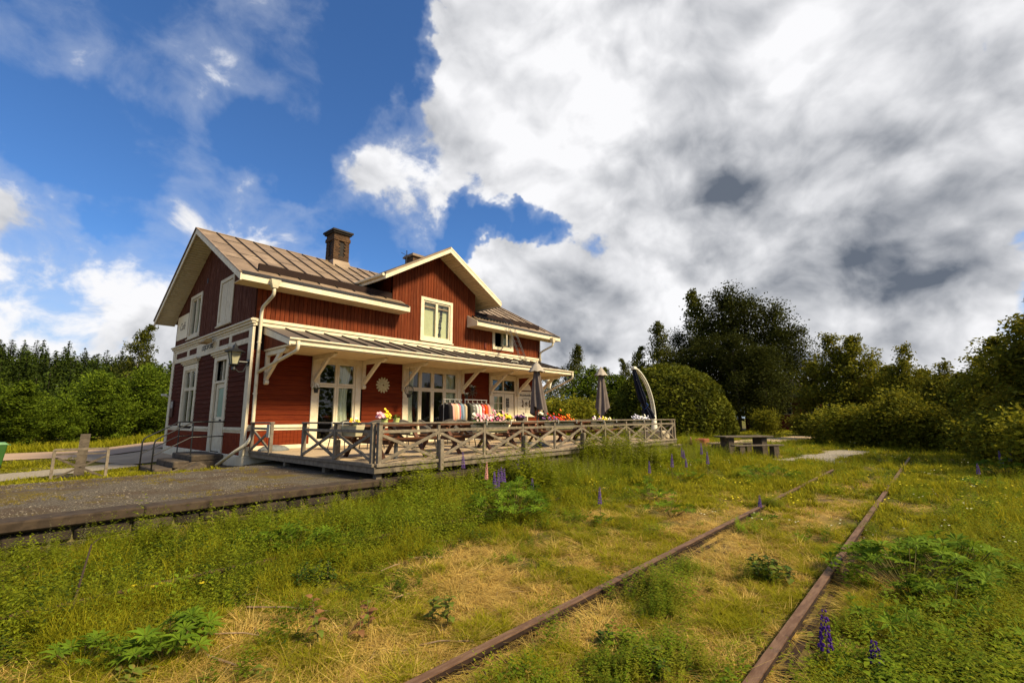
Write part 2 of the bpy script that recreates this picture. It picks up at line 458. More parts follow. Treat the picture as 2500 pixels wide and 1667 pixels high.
# value noise, numpy
_T = np.random.RandomState(3).rand(256, 256)
def vn(x, y, s=1.0, seed=0):
    x = np.asarray(x, float) / s + seed * 17.3; y = np.asarray(y, float) / s + seed * 7.7
    xi = np.floor(x).astype(int); yi = np.floor(y).astype(int); fx = x - xi; fy = y - yi
    fx = fx * fx * (3 - 2 * fx); fy = fy * fy * (3 - 2 * fy)
    g = lambda i, j: _T[i % 256, j % 256]
    return (g(xi, yi) * (1 - fx) + g(xi + 1, yi) * fx) * (1 - fy) + (g(xi, yi + 1) * (1 - fx) + g(xi + 1, yi + 1) * fx) * fy
def fbm(x, y, s=1.0, seed=0, o=4):
    a, t, r = 1.0, 0.0, 0.0
    for i in range(o):
        r = r + a * vn(x, y, s / 2 ** i, seed + i); t += a; a *= .5
    return r / t
def sstep(v, a, b):
    t = np.clip((np.asarray(v, float) - a) / (b - a), 0, 1); return t * t * (3 - 2 * t)
# ------------------------------------------------------------------ terrain
def track_h(x, y):
    tr = sum(np.exp(-(((y - yc + .115) / .085) ** 4)) * (x < 9) for yc in (2.43, .975))
    return -0.080 - .12 * tr * (.6 + .8 * fbm(x, y, .8, 14)) + .07 * (fbm(x, y, 1.6, 2) - .5) + .05 * (fbm(x, y, .45, 3) - .5) + .22 * sstep(y, 6.7, 7.9) * (.35 + .5 * fbm(x, y, 1.2, 8)) * 0.35
def gz(x, y):
    x = np.asarray(x, float); y = np.asarray(y, float)
    low = track_h(x, y)
    plat = .315 + .03 * (fbm(x, y, 1.3, 5) - .5)
    slope = 1 - sstep(y, 12.6, 16.2) * (1 - sstep(x, 3.6, 6.5))
    yard = 0.0 + .04 * (fbm(x, y, 2.0, 6) - .5)
    high = plat * slope + yard * (1 - slope)
    high = high * (1 - sstep(x, 20.0, 23.0)) + low * sstep(x, 20.0, 23.0)
    k = sstep(y, 8.14, 8.22) * (1 - sstep(x, 22.5, 23.5))
    h = low * (1 - k) + high * k
    far = sstep(np.hypot(x, y), 60, 120) * .6 * (fbm(x, y, 40, 9) - .5)
    return h + far
def straw(x, y):
    """share of dry grass, 0 green .. 1 straw"""
    n = fbm(x, y, .85, 20, 4)
    core = np.exp(-(((y - 2.75) / 1.75) ** 2)) * (1 - sstep(x, 6.5, 15)) * 1.0
    mid = np.exp(-(((y - 1.7) / .9) ** 2)) * (1 - sstep(x, 10, 22)) * .55
    right = sstep(-y, -.4, .4) * .25
    return np.clip((np.maximum(core, mid) * .86 + right * .45 + 1.25 * (n - .5) * 2) - .30, 0, 1)

def axis(*seg):
    out = []
    for a, b, d in seg: out += list(np.arange(a, b, d))
    return np.array(out + [seg[-1][1]])
xs = axis((-400, -60, 40), (-60, -12, 6), (-12, -3, .6), (-3, 13, .13), (13, 26, .4), (26, 60, 2), (60, 400, 40))
ys = axis((-400, -60, 40), (-60, -6, 6), (-6, -1, .5), (-1, 8.1, .08), (8.1, 8.3, .04), (8.3, 18, .2), (18, 34, .8), (34, 70, 4), (70, 400, 40))
GX, GY = np.meshgrid(xs, ys)
GZ = gz(GX, GY)
V = np.stack([GX, GY, GZ], -1).reshape(-1, 3)
nx, ny = len(xs), len(ys)
I = np.arange(nx * ny).reshape(ny, nx)
F = np.stack([I[:-1, :-1], I[:-1, 1:], I[1:, 1:], I[1:, :-1]], -1).reshape(-1, 4)

def ground_mat():
    m = bpy.data.materials.new('ground'); m.use_nodes = True
    t = NT(m.node_tree); t.n.clear()
    p = t.add('ShaderNodeBsdfPrincipled'); o = t.add('ShaderNodeOutputMaterial'); t.l.new(p.outputs[0], o.inputs[0])
    at = t.add('ShaderNodeAttribute', attribute_name='zone')
    sp = t.add('ShaderNodeSeparateColor'); t.l.new(at.outputs['Color'], sp.inputs[0])
    tc_ = t.add('ShaderNodeTexCoord'); v = tc_.outputs['Object']
    nf = t.noise(v, 22, 8, .7); nm = t.noise(v, 3.2, 6, .6); nl = t.noise(v, .9, 5, .6)
    soil = t.mix(t.ramp(nf, .35, .65), (.050, .034, .016), (.13, .088, .042))
    strawc = t.mix(t.ramp(nf, .35, .68), (.20, .125, .035), (.38, .26, .085))
    green = t.mix(t.ramp(nm, .35, .65), (.085, .090, .008), (.165, .140, .014))
    green = t.mix(t.ramp(nf, .42, .7), green, (.03, .034, .006))
    c = t.mix(t.ramp(nl, .40, .62), green, soil)
    c = t.mix(t.math('MULTIPLY', sp.outputs[0], t.ramp(nm, .25, .6, .45, 1.0)), c, strawc)
    vo = t.add('ShaderNodeTexVoronoi'); t.l.new(v, vo.inputs['Vector']); vo.inputs['Scale'].default_value = 42
    grav = t.mix(t.ramp(vo.outputs['Distance'], .1, .7), (.215, .185, .145), (.05, .041, .031))
    grav = t.mix(t.ramp(nf, .45, .62), grav, (.10, .078, .052))
    asph = t.mix(t.ramp(nf, .4, .65), (.095, .068, .044), (.055, .039, .025))
    gp = t.mix(t.ramp(nl, .45, .56), grav, asph)
    moss = t.mix(t.ramp(nf, .4, .65), (.14, .10, .018), (.065, .05, .012))
    gp = t.mix(t.ramp(t.noise(v, .75, 8, .62, .6), .54, .66), gp, moss)
    c = t.mix(sp.outputs[1], c, gp)
    lawn = t.mix(t.ramp(nm, .35, .65), (.125, .115, .010), (.085, .072, .012))
    c = t.mix(sp.outputs[2], c, lawn)
    t.l.new(c, p.inputs['Base Color']); p.inputs['Roughness'].default_value = .95; p.inputs['Specular IOR Level'].default_value = .15
    b = t.add('ShaderNodeBump'); b.inputs['Strength'].default_value = .8; b.inputs['Distance'].default_value = .03
    t.l.new(nf, b.inputs['Height']); t.l.new(b.outputs[0], p.inputs['Normal'])
    return m
gme = arr_mesh('ground', V, F, ground_mat(), smooth=True)
ca = gme.color_attributes.new('zone', 'FLOAT_COLOR', 'POINT')
zs = straw(V[:, 0], V[:, 1])
zp = sstep(V[:, 1], 8.1, 8.25) * (1 - sstep(V[:, 0], 20, 23)) * (1 - sstep(V[:, 1] + .9 * (fbm(V[:, 0], V[:, 1], 1.5, 31) - .5), 13.2, 14.6) * (1 - sstep(V[:, 0], 4.2, 4.8)))
zl = sstep(V[:, 1], 13.0, 14.4) * (1 - sstep(V[:, 0], 4.2, 4.8))
zl = np.maximum(zl, sstep(V[:, 1], 25, 26))
zs = zs * (1 - sstep(V[:, 1], 8.0, 8.2))
colr = np.stack([zs, zp, np.clip(zl, 0, 1), np.ones_like(zs)], -1)
ca.data.foreach_set('color', colr.astype(np.float32).ravel())
tag(place('ground', gme), kind='structure')

def sheet(name, pts, m, dz=.012, n=14):
    """a thin surface laid on the ground: pts = two polylines (near, far)"""
    near, far = pts
    V, F = [], []
    N = len(near)
    for i in range(N):
        for k in range(n + 1):
            t = k / n
            x = near[i][0] * (1 - t) + far[i][0] * t; y = near[i][1] * (1 - t) + far[i][1] * t
            V.append((x, y, 0))
    V = np.array(V); V[:, 2] = gz(V[:, 0], V[:, 1]) + dz
    for i in range(N - 1):
        for k in range(n):
            a = i * (n + 1) + k; F.append((a, a + 1, a + n + 2, a + n + 1))
    return tag(place(name, arr_mesh(name, V, np.array(F), m, smooth=True)), kind='structure')
ROADM = mat('worn_asphalt', (.40, .275, .185), (.345, .235, .155), sc=1.2, st=(.15, 1.6, 1), rough=.95, bump=.15, c3=(.29, .20, .14), sc3=.7)
DIRT = mat('pale_dirt', (.44, .32, .20), (.36, .26, .16), sc=2, rough=.95, bump=.3)
GRAV = mat('grey_gravel', (.33, .285, .215), (.19, .16, .12), sc=26, rough=.95, bump=.7)
rx = list(np.linspace(-60, 90, 60))
sheet('road', ([(x, 25.9 + .02 * x) for x in rx], [(x, 31.2 - .01 * x) for x in rx]), ROADM, .035)
fx = list(np.linspace(2.2, 4.9, 10)) + [5.2, 9, 14]
sheet('forecourt', ([(x, 24.9 - 4.6 * float(sstep(x, 2.2, 3.6))) for x in fx], [(x, 25.95 + .02 * x) for x in fx]), DIRT, .03)
px_ = list(np.linspace(-30, 3.6, 50))
sheet('gravel_path', ([(x, 17.0 + .35 * math.sin(x * .5) + 1.1 * max(0, x) * .55) for x in px_], [(x, 19.3 + .3 * math.sin(x * .4) + .5 * max(0, x)) for x in px_]), GRAV, .02)
sheet('gravel_patch', ([(x, 2.9 - .10 * (x - 20) - .3 * math.sin(x)) for x in np.linspace(19.5, 27, 16)], [(x, 4.6 - .12 * (x - 20) + .25 * math.sin(2 * x)) for x in np.linspace(19.5, 27, 16)]), GRAV, .02)
sheet('sand_path', ([(x, 8.2 - .10 * (x - 24)) for x in np.linspace(22, 44, 16)], [(x, 11.6 - .16 * (x - 24)) for x in np.linspace(22, 44, 16)]), DIRT, .02)

# forested hill beyond the road
def hill_h(x, y): return .120 * np.maximum(0, np.minimum(y, 140) - 58) - .13 * np.maximum(0, x - 2) * sstep(y, 70, 120) * (1 - .35 * sstep(y, 150, 260)) + .25 
hx = np.linspace(-90, 190, 50); hy = np.linspace(36, 420, 70)
HX, HY = np.meshgrid(hx, hy); HZ = hill_h(HX, HY) + 2.0 * (fbm(HX, HY, 25, 40) - .5) * sstep(HY, 50, 90) - .4
Vh = np.stack([HX, HY, HZ], -1).reshape(-1, 3); Ih = np.arange(50 * 70).reshape(70, 50)
Fh = np.stack([Ih[:-1, :-1], Ih[:-1, 1:], Ih[1:, 1:], Ih[1:, :-1]], -1).reshape(-1, 4)
HILLM = mat('forest_floor', (.035, .042, .010), (.02, .026, .008), sc=.6, rough=.95)
tag(place('hill', arr_mesh('hill', Vh, Fh, HILLM, smooth=True)), kind='structure')

# ------------------------------------------------------------------ platform edge: coping stones on a rubble wall
plat = tag(MB().box(-9, 8.22, -.5, 21.5, 8.5, .22).build('platform', RUBBLE), kind='structure')
r = random.Random(4)
x = -8.2
while x < 21:
    L = r.uniform(2.6, 4.2); L = min(L, 21.4 - x)
    if L < .4: break
    z1 = .335 + r.uniform(-.012, .012); y0 = 8.03 + r.uniform(-.02, .02); dz = r.uniform(-.008, .008)
    a, b = x + r.uniform(.002, .010), x + L - r.uniform(.002, .010)
    pts = [(a, y0, z1 - .125), (b, y0 + r.uniform(-.008, .008), z1 - .125 + dz), (b, 8.43, z1 - .125), (a, 8.43, z1 - .125),
           (a, y0, z1), (b, y0, z1 + dz), (b, 8.44, z1 + dz), (a, 8.44, z1)]
    o = MB().hexa(pts).build('coping_stone', COPING, plat, bev=.018)
    x += L
x = -8.2; rows = [(.02, .19), (-.17, .02), (-.36, -.17)]
for zi, (za, zb) in enumerate(rows):
    x = -8.2 + r.uniform(0, .3)
    while x < 12:
        L = r.uniform(.28, .75); d = r.uniform(-.035, .03)
        j = lambda: r.uniform(-.02, .02)
        a, b = x + .015, x + L - .015
        pts = [(a + j(), 8.09 + d + j(), za + .008 + j() * .4), (b + j(), 8.09 + d + j(), za + .008 + j() * .4), (b, 8.24, za), (a, 8.24, za),
               (a + j(), 8.09 + d + j(), zb - .01 + j() * .4), (b + j(), 8.09 + d + j(), zb - .01 + j() * .4), (b, 8.24, zb), (a, 8.24, zb)]
        MB().hexa(pts).build('wall_stone', RUBBLE, plat, bev=.03)
        x += L

# ------------------------------------------------------------------ rails
def rail(xa, xb, yc, zt, label, sag=.0, group=None):
    t = thing('rail', label, 'rail', (xa, yc, zt - .14), group)
    n = max(2, int((xb - xa) / .8)); P = [xa + (xb - xa) * i / n for i in range(n + 1)]
    zf = lambda x: zt + sag * math.sin(x * .7)
    prof_h = [(-.036, 0), (.036, 0), (.036, -.03), (.030, -.042), (-.030, -.042), (-.036, -.03)]
    def sweep(prof, m, name):
        V, F = [], []
        k = len(prof)
        for xx in P:
            for (dy, dz) in prof: V.append((xx, yc + dy, zf(xx) + dz))
        for i in range(n):
            for q in range(k):
                q2 = (q + 1) % k; F.append((i * k + q, (i + 1) * k + q, (i + 1) * k + q2, i * k + q2))
        mb = MB(); mb.v = V; mb.f = F + [tuple(range(k)), tuple(range(n * k, n * k + k))]; mb.m = [0] * len(mb.f)
        mb.build(name, m, t)
    sweep([(-.033, 0), (.033, 0), (.033, -.007), (-.033, -.007)], RUST, 'rail_head')
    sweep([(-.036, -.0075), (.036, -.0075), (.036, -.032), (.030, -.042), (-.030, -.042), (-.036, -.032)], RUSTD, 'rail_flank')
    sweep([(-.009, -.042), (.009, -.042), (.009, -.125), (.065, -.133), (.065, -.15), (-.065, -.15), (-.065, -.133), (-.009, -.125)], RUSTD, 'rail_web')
    return t
rail(.2, 16.5, 2.43, .0, 'rusty rail running from the bottom edge between the straw patch and the bramble')
rail(.9, 23, .975, .0, 'rusty rail on the right with the purple lupin standing beside it')
rail(-2.2, 9.2, 5.48, .02, 'thin overgrown rail half hidden in weeds below the platform', .012)
rail(-1, 19, 6.98, -.04, 'buried rail under the tall weeds close to the platform edge', .012)
# ------------------------------------------------------------------ station house
X0, X1, Y0, Y1 = 5.06, 18.55, 14.74, 23.4
YM = (Y0 + Y1) / 2
RX0, RX1 = 4.36, 19.42
YE, ZE, ZR = 14.1, 5.56, 8.26
SL = (ZR - ZE) / (YM - YE)
CX, DZ = 11.855, 8.27                     # dormer ridge
DX0, DX1, DE0, DE1, DY = 9.745, 13.965, 8.90, 14.81, 13.94
DSL = .585
house = thing('station_house', 'red timber station house with cream trim and brown sheet metal roof', 'house', (X0, Y0, .25))
fm = lambda u, d, z: (u, Y0 - d, z)       # facade: u along X, d outwards
gm = lambda u, d, z: (X0 - d, u, z)       # gable: u along Y, d outwards
def wbox(mb, f, u0, u1, d0, d1, z0, z1, m=0):
    a, b = f(u0, d0, z0), f(u1, d1, z1)
    return mb.box(*a, *b, m)
def wall_holes(f, u0, u1, z0, z1, holes, d0=-.12, d1=-.012):
    us = sorted({u0, u1, *[h[i] for h in holes for i in (0, 1)]}); zs_ = sorted({z0, z1, *[h[i] for h in holes for i in (2, 3)]})
    mb = MB()
    for a, b in zip(us, us[1:]):
        for c, d in zip(zs_, zs_[1:]):
            mu, mz = (a + b) / 2, (c + d) / 2
            if any(h[0] < mu < h[1] and h[2] < mz < h[3] for h in holes): continue
            wbox(mb, f, a, b, d0, d1, c, d)
    return mb
# openings (u0,u1,z0,z1)
FW1 = (7.08, 8.40, .80, 3.33); FW2 = (10.53, 13.02, .80, 3.33); FDO = (15.10, 16.58, .70, 3.20)
FUW = (11.18, 12.56, 4.66, 6.14); FSW = (15.24, 16.34, 4.72, 5.44)
GW = (20.02, 21.42, 1.34, 3.33); GD = (16.74, 17.72, .50, 3.40); GUS = (16.86, 17.98, 4.74, 6.12); GUW = (20.28, 21.48, 4.70, 6.15)
wall_holes(fm, X0, X1, .22, 5.45, [FW1, FW2, FDO, FUW, FSW]).build('wall', DARK, house)
mb = MB().prism([fm(DX0, -.012, 5.45), fm(DX1, -.012, 5.45), fm(DX1, -.012, 6.9), fm(CX, -.012, 8.1), fm(DX0, -.012, 6.9)], (0, .1, 0))
mb.v = [v for v in mb.v]
mb2 = MB()
# dormer front around its window is part of the upper boarding wall
for a, b, c, d in ((DX0, FUW[0], 5.45, 6.14), (FUW[1], DX1, 5.45, 6.14)): wbox(mb2, fm, a, b, -.11, -.012, c, d)
mb2.prism([fm(DX0, -.012, 6.14), fm(DX1, -.012, 6.14), fm(DX1, -.012, 6.98), fm(CX, -.012, 8.2), fm(DX0, -.012, 6.98)], (0, .1, 0))
for xx in (DX0, DX1):
    s = .1 if xx == DX0 else -.1
    mb2.prism([(xx, Y0, 5.6), (xx, Y0, 6.98), (xx, 17.4, 7.0)], (s, 0, 0))
mb2.build('dormer_wall', RED, house)
wall_holes(gm, Y0 + .1, Y1, .22, 5.6, [GW, GD, (GUS[0], GUS[1], GUS[2], 5.6), (GUW[0], GUW[1], GUW[2], 5.6)]).build('wall', DARK, house)
mb = MB()
def gtop(y): return ZE + SL * ((min(y, 2 * YM - y)) - YE) - .16
for a, b in ((Y0 + .1, GUS[0]), (GUS[1], YM), (YM, GUW[0]), (GUW[1], Y1)):
    mb.prism([gm(a, -.012, 5.6), gm(b, -.012, 5.6), gm(b, -.012, max(5.62, gtop(b))), gm(a, -.012, max(5.62, gtop(a)))], (.1, 0, 0))
for (a, b, c, d) in (GUS, GUW):
    mb.prism([gm(a, -.012, d), gm(b, -.012, d), gm(b, -.012, gtop(b)), gm(a, -.012, gtop(a))], (.1, 0, 0))
mb.box(X1 - .1, Y0 + .1, .22, X1, Y1, 5.4); mb.box(X0, Y1 - .1, .22, X1, Y1, 5.4)
mb.prism([(X1 - .1, Y0, 5.4), (X1 - .1, Y1, 5.4), (X1 - .1, YM, gtop(YM))], (.1, 0, 0))
mb.build('wall', DARK, house)
# rooms behind the glass
mb = MB().box(X0 + .13, Y0 + 3.2, .6, X1 - .13, Y0 + 3.3, 6.6).box(X0 + .13, Y0 + .13, .62, X1 - .13, Y1 - .13, .70).box(X0 + .13, Y0 + .13, 3.7, X1 - .13, Y1 - .13, 3.9)
mb.box(9.4, Y0 + .13, .7, 9.5, Y0 + 3.2, 3.7).box(14.0, Y0 + .13, .7, 14.1, Y0 + 3.2, 3.7).box(X0 + 2.4, Y0 + 3.3, .7, X0 + 2.5, Y1 - .2, 6.0)
mb.box(12.0, Y0 + 2.2, .7, 13.6, Y0 + 2.9, 1.6).box(10.7, Y0 + 1.6, .7, 11.6, Y0 + 2.4, 1.45)
mb.build('interior', ROOM, house)
MB().box(X0 - .05, Y0 - .03, .0, X1 + .03, Y1 + .03, .47).build('plinth', CREAMG, house, bev=.02)
MB().box(X0 + .03, Y0 - .035, .471, X1, Y0 + .05, .735).build('base_board', CREAM, house)

# vertical boards, upper facade
ZC = 4.44
def dorm_top(x): return DZ - DSL * abs(x - CX) - .15
def board(f, u0, u1, z0, z1, m, d=.018, top2=None, name='wall_board'):
    if top2 is None: return wbox(MB(), f, u0, u1, -.012, d, z0, z1).build(name, m, house)
    return MB().prism([f(u0, d, z0), f(u1, d, z0), f(u1, d, top2), f(u0, d, z1)], Vector(f(0, -.012, 0)) - Vector(f(0, d, 0))).build(name, m, house)
n = 98; wdt = (X1 - X0 - .02) / n
for i in range(n):
    a = X0 + .01 + i * wdt + .007; b = a + wdt - .015; mid = (a + b) / 2; dd = .016 + RND.uniform(0, .007)
    holes = sorted([(h[2], h[3]) for h in (FUW, FSW) if h[0] - .02 < mid < h[1] + .02])
    ind = DX0 < mid < DX1
    z = ZC
    for (h0, h1) in holes:
        if h0 - z > .08: board(fm, a, b, z, h0, RED, dd)
        z = h1
    if ind: board(fm, a, b, z, dorm_top(a), RED, dd, top2=dorm_top(b))
    elif 5.46 - z > .05: board(fm, a, b, z, 5.46, RED, dd)
# narrow boards of the upper gable: too fine to tell apart
mb = MB(); y = Y0 + .02
while y < Y1 - .05:
    a, b = y + .005, y + .078; mid = (a + b) / 2; dd = .014 + RND.uniform(0, .008)
    hs = [(h[2], h[3]) for h in (GUS, GUW) if h[0] - .02 < mid < h[1] + .02]; z = ZC
    for (h0, h1) in hs:
        wbox(mb, gm, a, b, -.01, dd, z, h0); z = h1
    ta, tb = gtop(a), gtop(b)
    if min(ta, tb) > z + .02: mb.prism([gm(a, dd, z), gm(b, dd, z), gm(b, dd, tb), gm(a, dd, ta)], (dd + .01, 0, 0))
    y += .083
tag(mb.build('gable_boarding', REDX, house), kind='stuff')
# horizontal siding, ground floor: overlapping boards
def siding(f, segs, z0, z1, step, m):
    z = z0
    while z < z1 - .03:
        zt = min(z + step, z1)
        for (a, b) in segs(z):
            dd = .022 + RND.uniform(0, .004)
            pts = [f(a, dd, z), f(a, -.01, z), f(a, -.01, zt - .003), f(a, .006, zt - .003)]
            MB().prism(pts, Vector(f(b, 0, 0)) - Vector(f(a, 0, 0))).build('siding_board', m, house)
        z += step
siding(fm, lambda z: [(X0 + .02, 6.88), (8.68, 10.33), (13.28, 14.93), (16.76, X1 - .02)], 1.34, 3.52, .148, REDH)
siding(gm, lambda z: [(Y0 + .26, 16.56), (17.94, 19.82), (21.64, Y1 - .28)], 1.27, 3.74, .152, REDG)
# lower vertical panelling
mb = MB()
for f, segs, z0, z1, in ((fm, [(X0 + .02, 6.88), (8.68, 10.33), (13.28, 14.93), (16.76, X1 - .02)], .73, 1.17), (gm, [(Y0 + .26, 16.56), (17.94, Y1 - .28)], .46, 1.11)):
    for (a, b) in segs:
        k = max(1, int((b - a) / .11)); s_ = (b - a) / k
        for i in range(k): wbox(mb, f, a + i * s_ + .003, a + (i + 1) * s_ - .003, -.01, .012 + RND.uniform(0, .005), z0, z1)
tag(mb.build('panelling', REDH, house), kind='stuff')
# belt mouldings
for f, segs, z, m in ((fm, [(X0 + .02, 6.86), (8.70, 10.31), (13.30, 14.91), (16.78, X1 - .02)], 1.17, CREAM), (gm, [(Y0 + .26, 16.54), (17.96, 19.84), (21.62, Y1 - .28)], 1.10, CREAMG)):
    for (a, b) in segs:
        mb = MB(); wbox(mb, f, a, b, -.01, .028, z, z + .075); wbox(mb, f, a, b, -.01, .07, z + .075, z + .115); wbox(mb, f, a, b, -.01, .035, z + .115, z + .165)
        mb.build('belt_moulding', m, house, bev=.004)
MB().box(X0 - .025, Y0 + .25, 1.10, X0, Y0 + .26, 1.12)
mb = MB(); wbox(mb, gm, 19.84, 21.62, -.01, .028, 1.10, 1.175); mb.build('belt_moulding', CREAMG, house)
# corner boards
for (f, a, b, z0, z1, m) in ((gm, Y0 - .03, Y0 + .255, .47, 4.2, CREAMG), (gm, Y1 - .28, Y1 + .02, .47, 4.2, CREAMG), (fm, X0, X0 + .02, .735, 4.2, CREAM), (fm, X1 - .14, X1 + .03, .735, 4.3, CREAM)):
    wbox(MB(), f, a, b, -.01, .045, z0, z1).build('corner_board', m, house, bev=.006)
wbox(MB(), fm, X1 - .05, X1 + .02, -.01, .03, 4.45, 5.44).build('corner_board', CREAM, house)
# cornice and frieze
def cornice(f, a, b, m):
    mb = MB()
    wbox(mb, f, a, b, -.01, .05, 4.22, 4.29); wbox(mb, f, a - .03, b, -.01, .10, 4.29, 4.36); wbox(mb, f, a - .06, b, -.01, .15, 4.36, 4.415); wbox(mb, f, a - .05, b, -.01, .11, 4.415, 4.44)
    return mb.build('cornice', m, house, bev=.005)
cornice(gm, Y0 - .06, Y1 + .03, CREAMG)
mb = MB(); wbox(mb, fm, X0 + .02, X1 + .02, -.01, .045, 4.23, 4.34); wbox(mb, fm, X0 + .02, X1 + .04, -.01, .075, 4.34, 4.44); mb.build('cornice', CREAM, house, bev=.005)
fr = MB(); wbox(fr, gm, Y0 + .255, Y1 - .28, -.01, .028, 3.74, 3.90); wbox(fr, gm, Y0 + .255, Y1 - .28, -.01, .024, 4.12, 4.22)
for (a, b) in ((Y0 + .255, 14.98), (16.53, 16.75), (17.74, 17.95), (19.98, 20.20), (21.16, 21.44), (22.94, Y1 - .28)): wbox(fr, gm, a, b, -.01, .026, 3.90, 4.12)
fr.build('frieze', CREAMG, house)
for (a, b) in ((14.98, 16.53), (16.75, 17.74), (20.20, 21.16), (21.44, 22.94)):
    mb = MB()
    for k in range(2): wbox(mb, gm, a, b, -.01, .008, 3.90 + k * .11 + .002, 4.008 + k * .11)
    mb.build('frieze_panel', REDX, house)

# windows and doors
def window(f, op, cas, cols, zbars, m, name='window', sill=True, hood=None, curtains=(), sash=.055, casd=.045, cas_bot=None, casz=None, pale_backing=None):
    u0, u1, z0, z1 = op
    c = MB()
    cz0 = casz if casz is not None else z0 - cas
    wbox(c, f, u0 - cas, u0, -.1, casd, cz0, z1 + cas); wbox(c, f, u1, u1 + cas, -.1, casd, cz0, z1 + cas)
    wbox(c, f, u0, u1, -.1, casd - .003, z1, z1 + cas)
    if cz0 < z0: wbox(c, f, u0, u1, -.1, casd - .003, cz0, z0)
    W = c.build(name, m, house, bev=.005)
    edges = [u0 + (u1 - u0) * i / cols for i in range(cols + 1)] if not hasattr(cols, '__len__') else cols
    zb = [z0] + list(zbars) + [z1]
    for a, b in zip(edges, edges[1:]):
        for za, zb_ in zip(zb, zb[1:]):
            mb = MB(); s = sash; g = .004
            wbox(mb, f, a + g, a + s, -.07, .005, za + g, zb_ - g); wbox(mb, f, b - s, b - g, -.07, .005, za + g, zb_ - g)
            wbox(mb, f, a + s, b - s, -.07, .004, za + g, za + s); wbox(mb, f, a + s, b - s, -.07, .004, zb_ - s, zb_ - g)
            mb.build('sash', m, W)
            p = MB(); wbox(p, f, a + s - .01, b - s + .01, -.045, -.040, za + s - .01, zb_ - s + .01); p.build('pane', GLASS, W)
    if sill:
        mb = MB(); wbox(mb, f, u0 - cas - .02, u1 + cas + .02, 0, casd + .05, cz0 - .04, cz0); mb.build('sill', m, W)
    if hood:
        mb = MB(); a, b, zz = hood
        wbox(mb, f, a + .12, b - .12, -.01, .07, zz, zz + .06); wbox(mb, f, a + .06, b - .06, -.01, .12, zz + .06, zz + .12); wbox(mb, f, a, b, -.01, .17, zz + .12, zz + .18)
        mb.build('hood', m, W, bev=.006)
    for (a, b, za, zz, tie) in curtains:
        V, F = [], []; nn, mm = 26, 8
        for j in range(mm + 1):
            t = j / mm
            for i in range(nn + 1):
                s = i / nn
                w_ = 1 - tie * math.sin(t * PI * .95) * .55
                u = a + (b - a) * s * w_ if tie >= 0 else b - (b - a) * s * (1 + tie * math.sin(t * PI * .95) * .55)
                V.append(f(u, -.16 - .035 * math.sin(s * 22), za + (zz - za) * t))
        for j in range(mm):
            for i in range(nn):
                q = j * (nn + 1) + i; F.append((q, q + 1, q + nn + 2, q + nn + 1))
        o = place('curtain', arr_mesh('curtain', np.array(V), np.array(F), CURT, smooth=True), (0, 0, 0)); o.parent = W; o.location = -WL[W]
    if pale_backing:
        mb = MB(); wbox(mb, f, u0 + .03, u1 - .03, -.14, -.12, z0 + pale_backing, z1 - .02); mb.build('pale_backing', BLIND, W)
    return W
window(fm, FW1, .20, 2, [2.58], CREAM, 'garden_window', False, curtains=[(7.75, 8.36, .8, 3.25, .5)], casz=.735, sash=.07)
window(fm, FW2, .20, [10.53, 11.07, 11.22, 12.28, 12.42, 13.02][0:1] + [11.14, 11.74, 12.35, 13.02], [2.60], CREAM, 'garden_window', False, curtains=[(10.58, 11.0, .8, 3.25, .5), (12.40, 12.98, .8, 3.25, -.25)], casz=.735, sash=.07)
window(fm, FUW, .13, 2, [], CREAM, 'dormer_window', True, curtains=[(12.2, 12.52, 4.68, 6.1, .1)], pale_backing=.01)  # pale sheet added behind the panes for the cloud reflection they carry
window(gm, GW, .20, 2, [2.62], CREAMG, 'gable_window', False, hood=(19.66, 21.84, 3.55), curtains=[(20.06, 20.4, 1.36, 3.3, .2)], casz=1.265)
window(gm, GUW, .13, 2, [], CREAMG, 'upper_window', True, curtains=[(20.3, 20.85, 4.72, 6.1, .3)])
# shuttered opening on the upper gable
mb = MB(); a, b, z0, z1 = GUS
for (p, q, r_, s_) in ((a - .13, a, z0 - .13, z1 + .13), (b, b + .13, z0 - .13, z1 + .13)): wbox(mb, gm, p, q, -.05, .045, r_, s_)
wbox(mb, gm, a, b, -.05, .042, z1, z1 + .13); wbox(mb, gm, a, b, -.05, .042, z0 - .13, z0); wbox(mb, gm, a - .15, b + .15, 0, .09, z0 - .17, z0 - .13)
sh_ = mb.build('shuttered_window', CREAMG, house, bev=.005)
for (p, q) in ((a + .01, (a + b) / 2 - .008), ((a + b) / 2 + .008, b - .01)):
    k = 3
    for i in range(k):
        m_ = MB(); s_ = (q - p) / k; wbox(m_, gm, p + i * s_ + .004, p + (i + 1) * s_ - .004, -.05, .012, z0 + .01, z1 - .01); m_.build('shutter_board', CREAMG, sh_)
# small open window by the roof ladder
mb = MB(); a, b, z0, z1 = FSW
for (p, q) in ((a - .15, a), (b, b + .15)): wbox(mb, fm, p, q, -.1, .045, z0 - .12, z1 + .1)
wbox(mb, fm, a, b, -.1, .042, z1, z1 + .1); wbox(mb, fm, a - .15, b + .15, -.1, .05, z0 - .14, z0 - .12 + .12)
W = mb.build('small_window', CREAM, house, bev=.004)
mid = (a + b) / 2
mb = MB(); s = .05
for (p, q) in ((mid, mid + s), (b - s, b)): wbox(mb, fm, p, q, -.07, .005, z0, z1)
wbox(mb, fm, mid + s, b - s, -.07, .004, z0, z0 + s); wbox(mb, fm, mid + s, b - s, -.07, .004, z1 - s, z1); mb.build('sash', CREAM, W)
mb = MB(); wbox(mb, fm, mid + s, b - s, -.045, -.04, z0 + s, z1 - s); mb.build('pane', GLASS, W)
mb = MB(); wbox(mb, fm, mid + s, b - s, -.16, -.14, z0, z1); mb.build('pale_backing', BLIND, W)
ang = math.radians(62); hx_, hy_ = mid, Y0 - .01
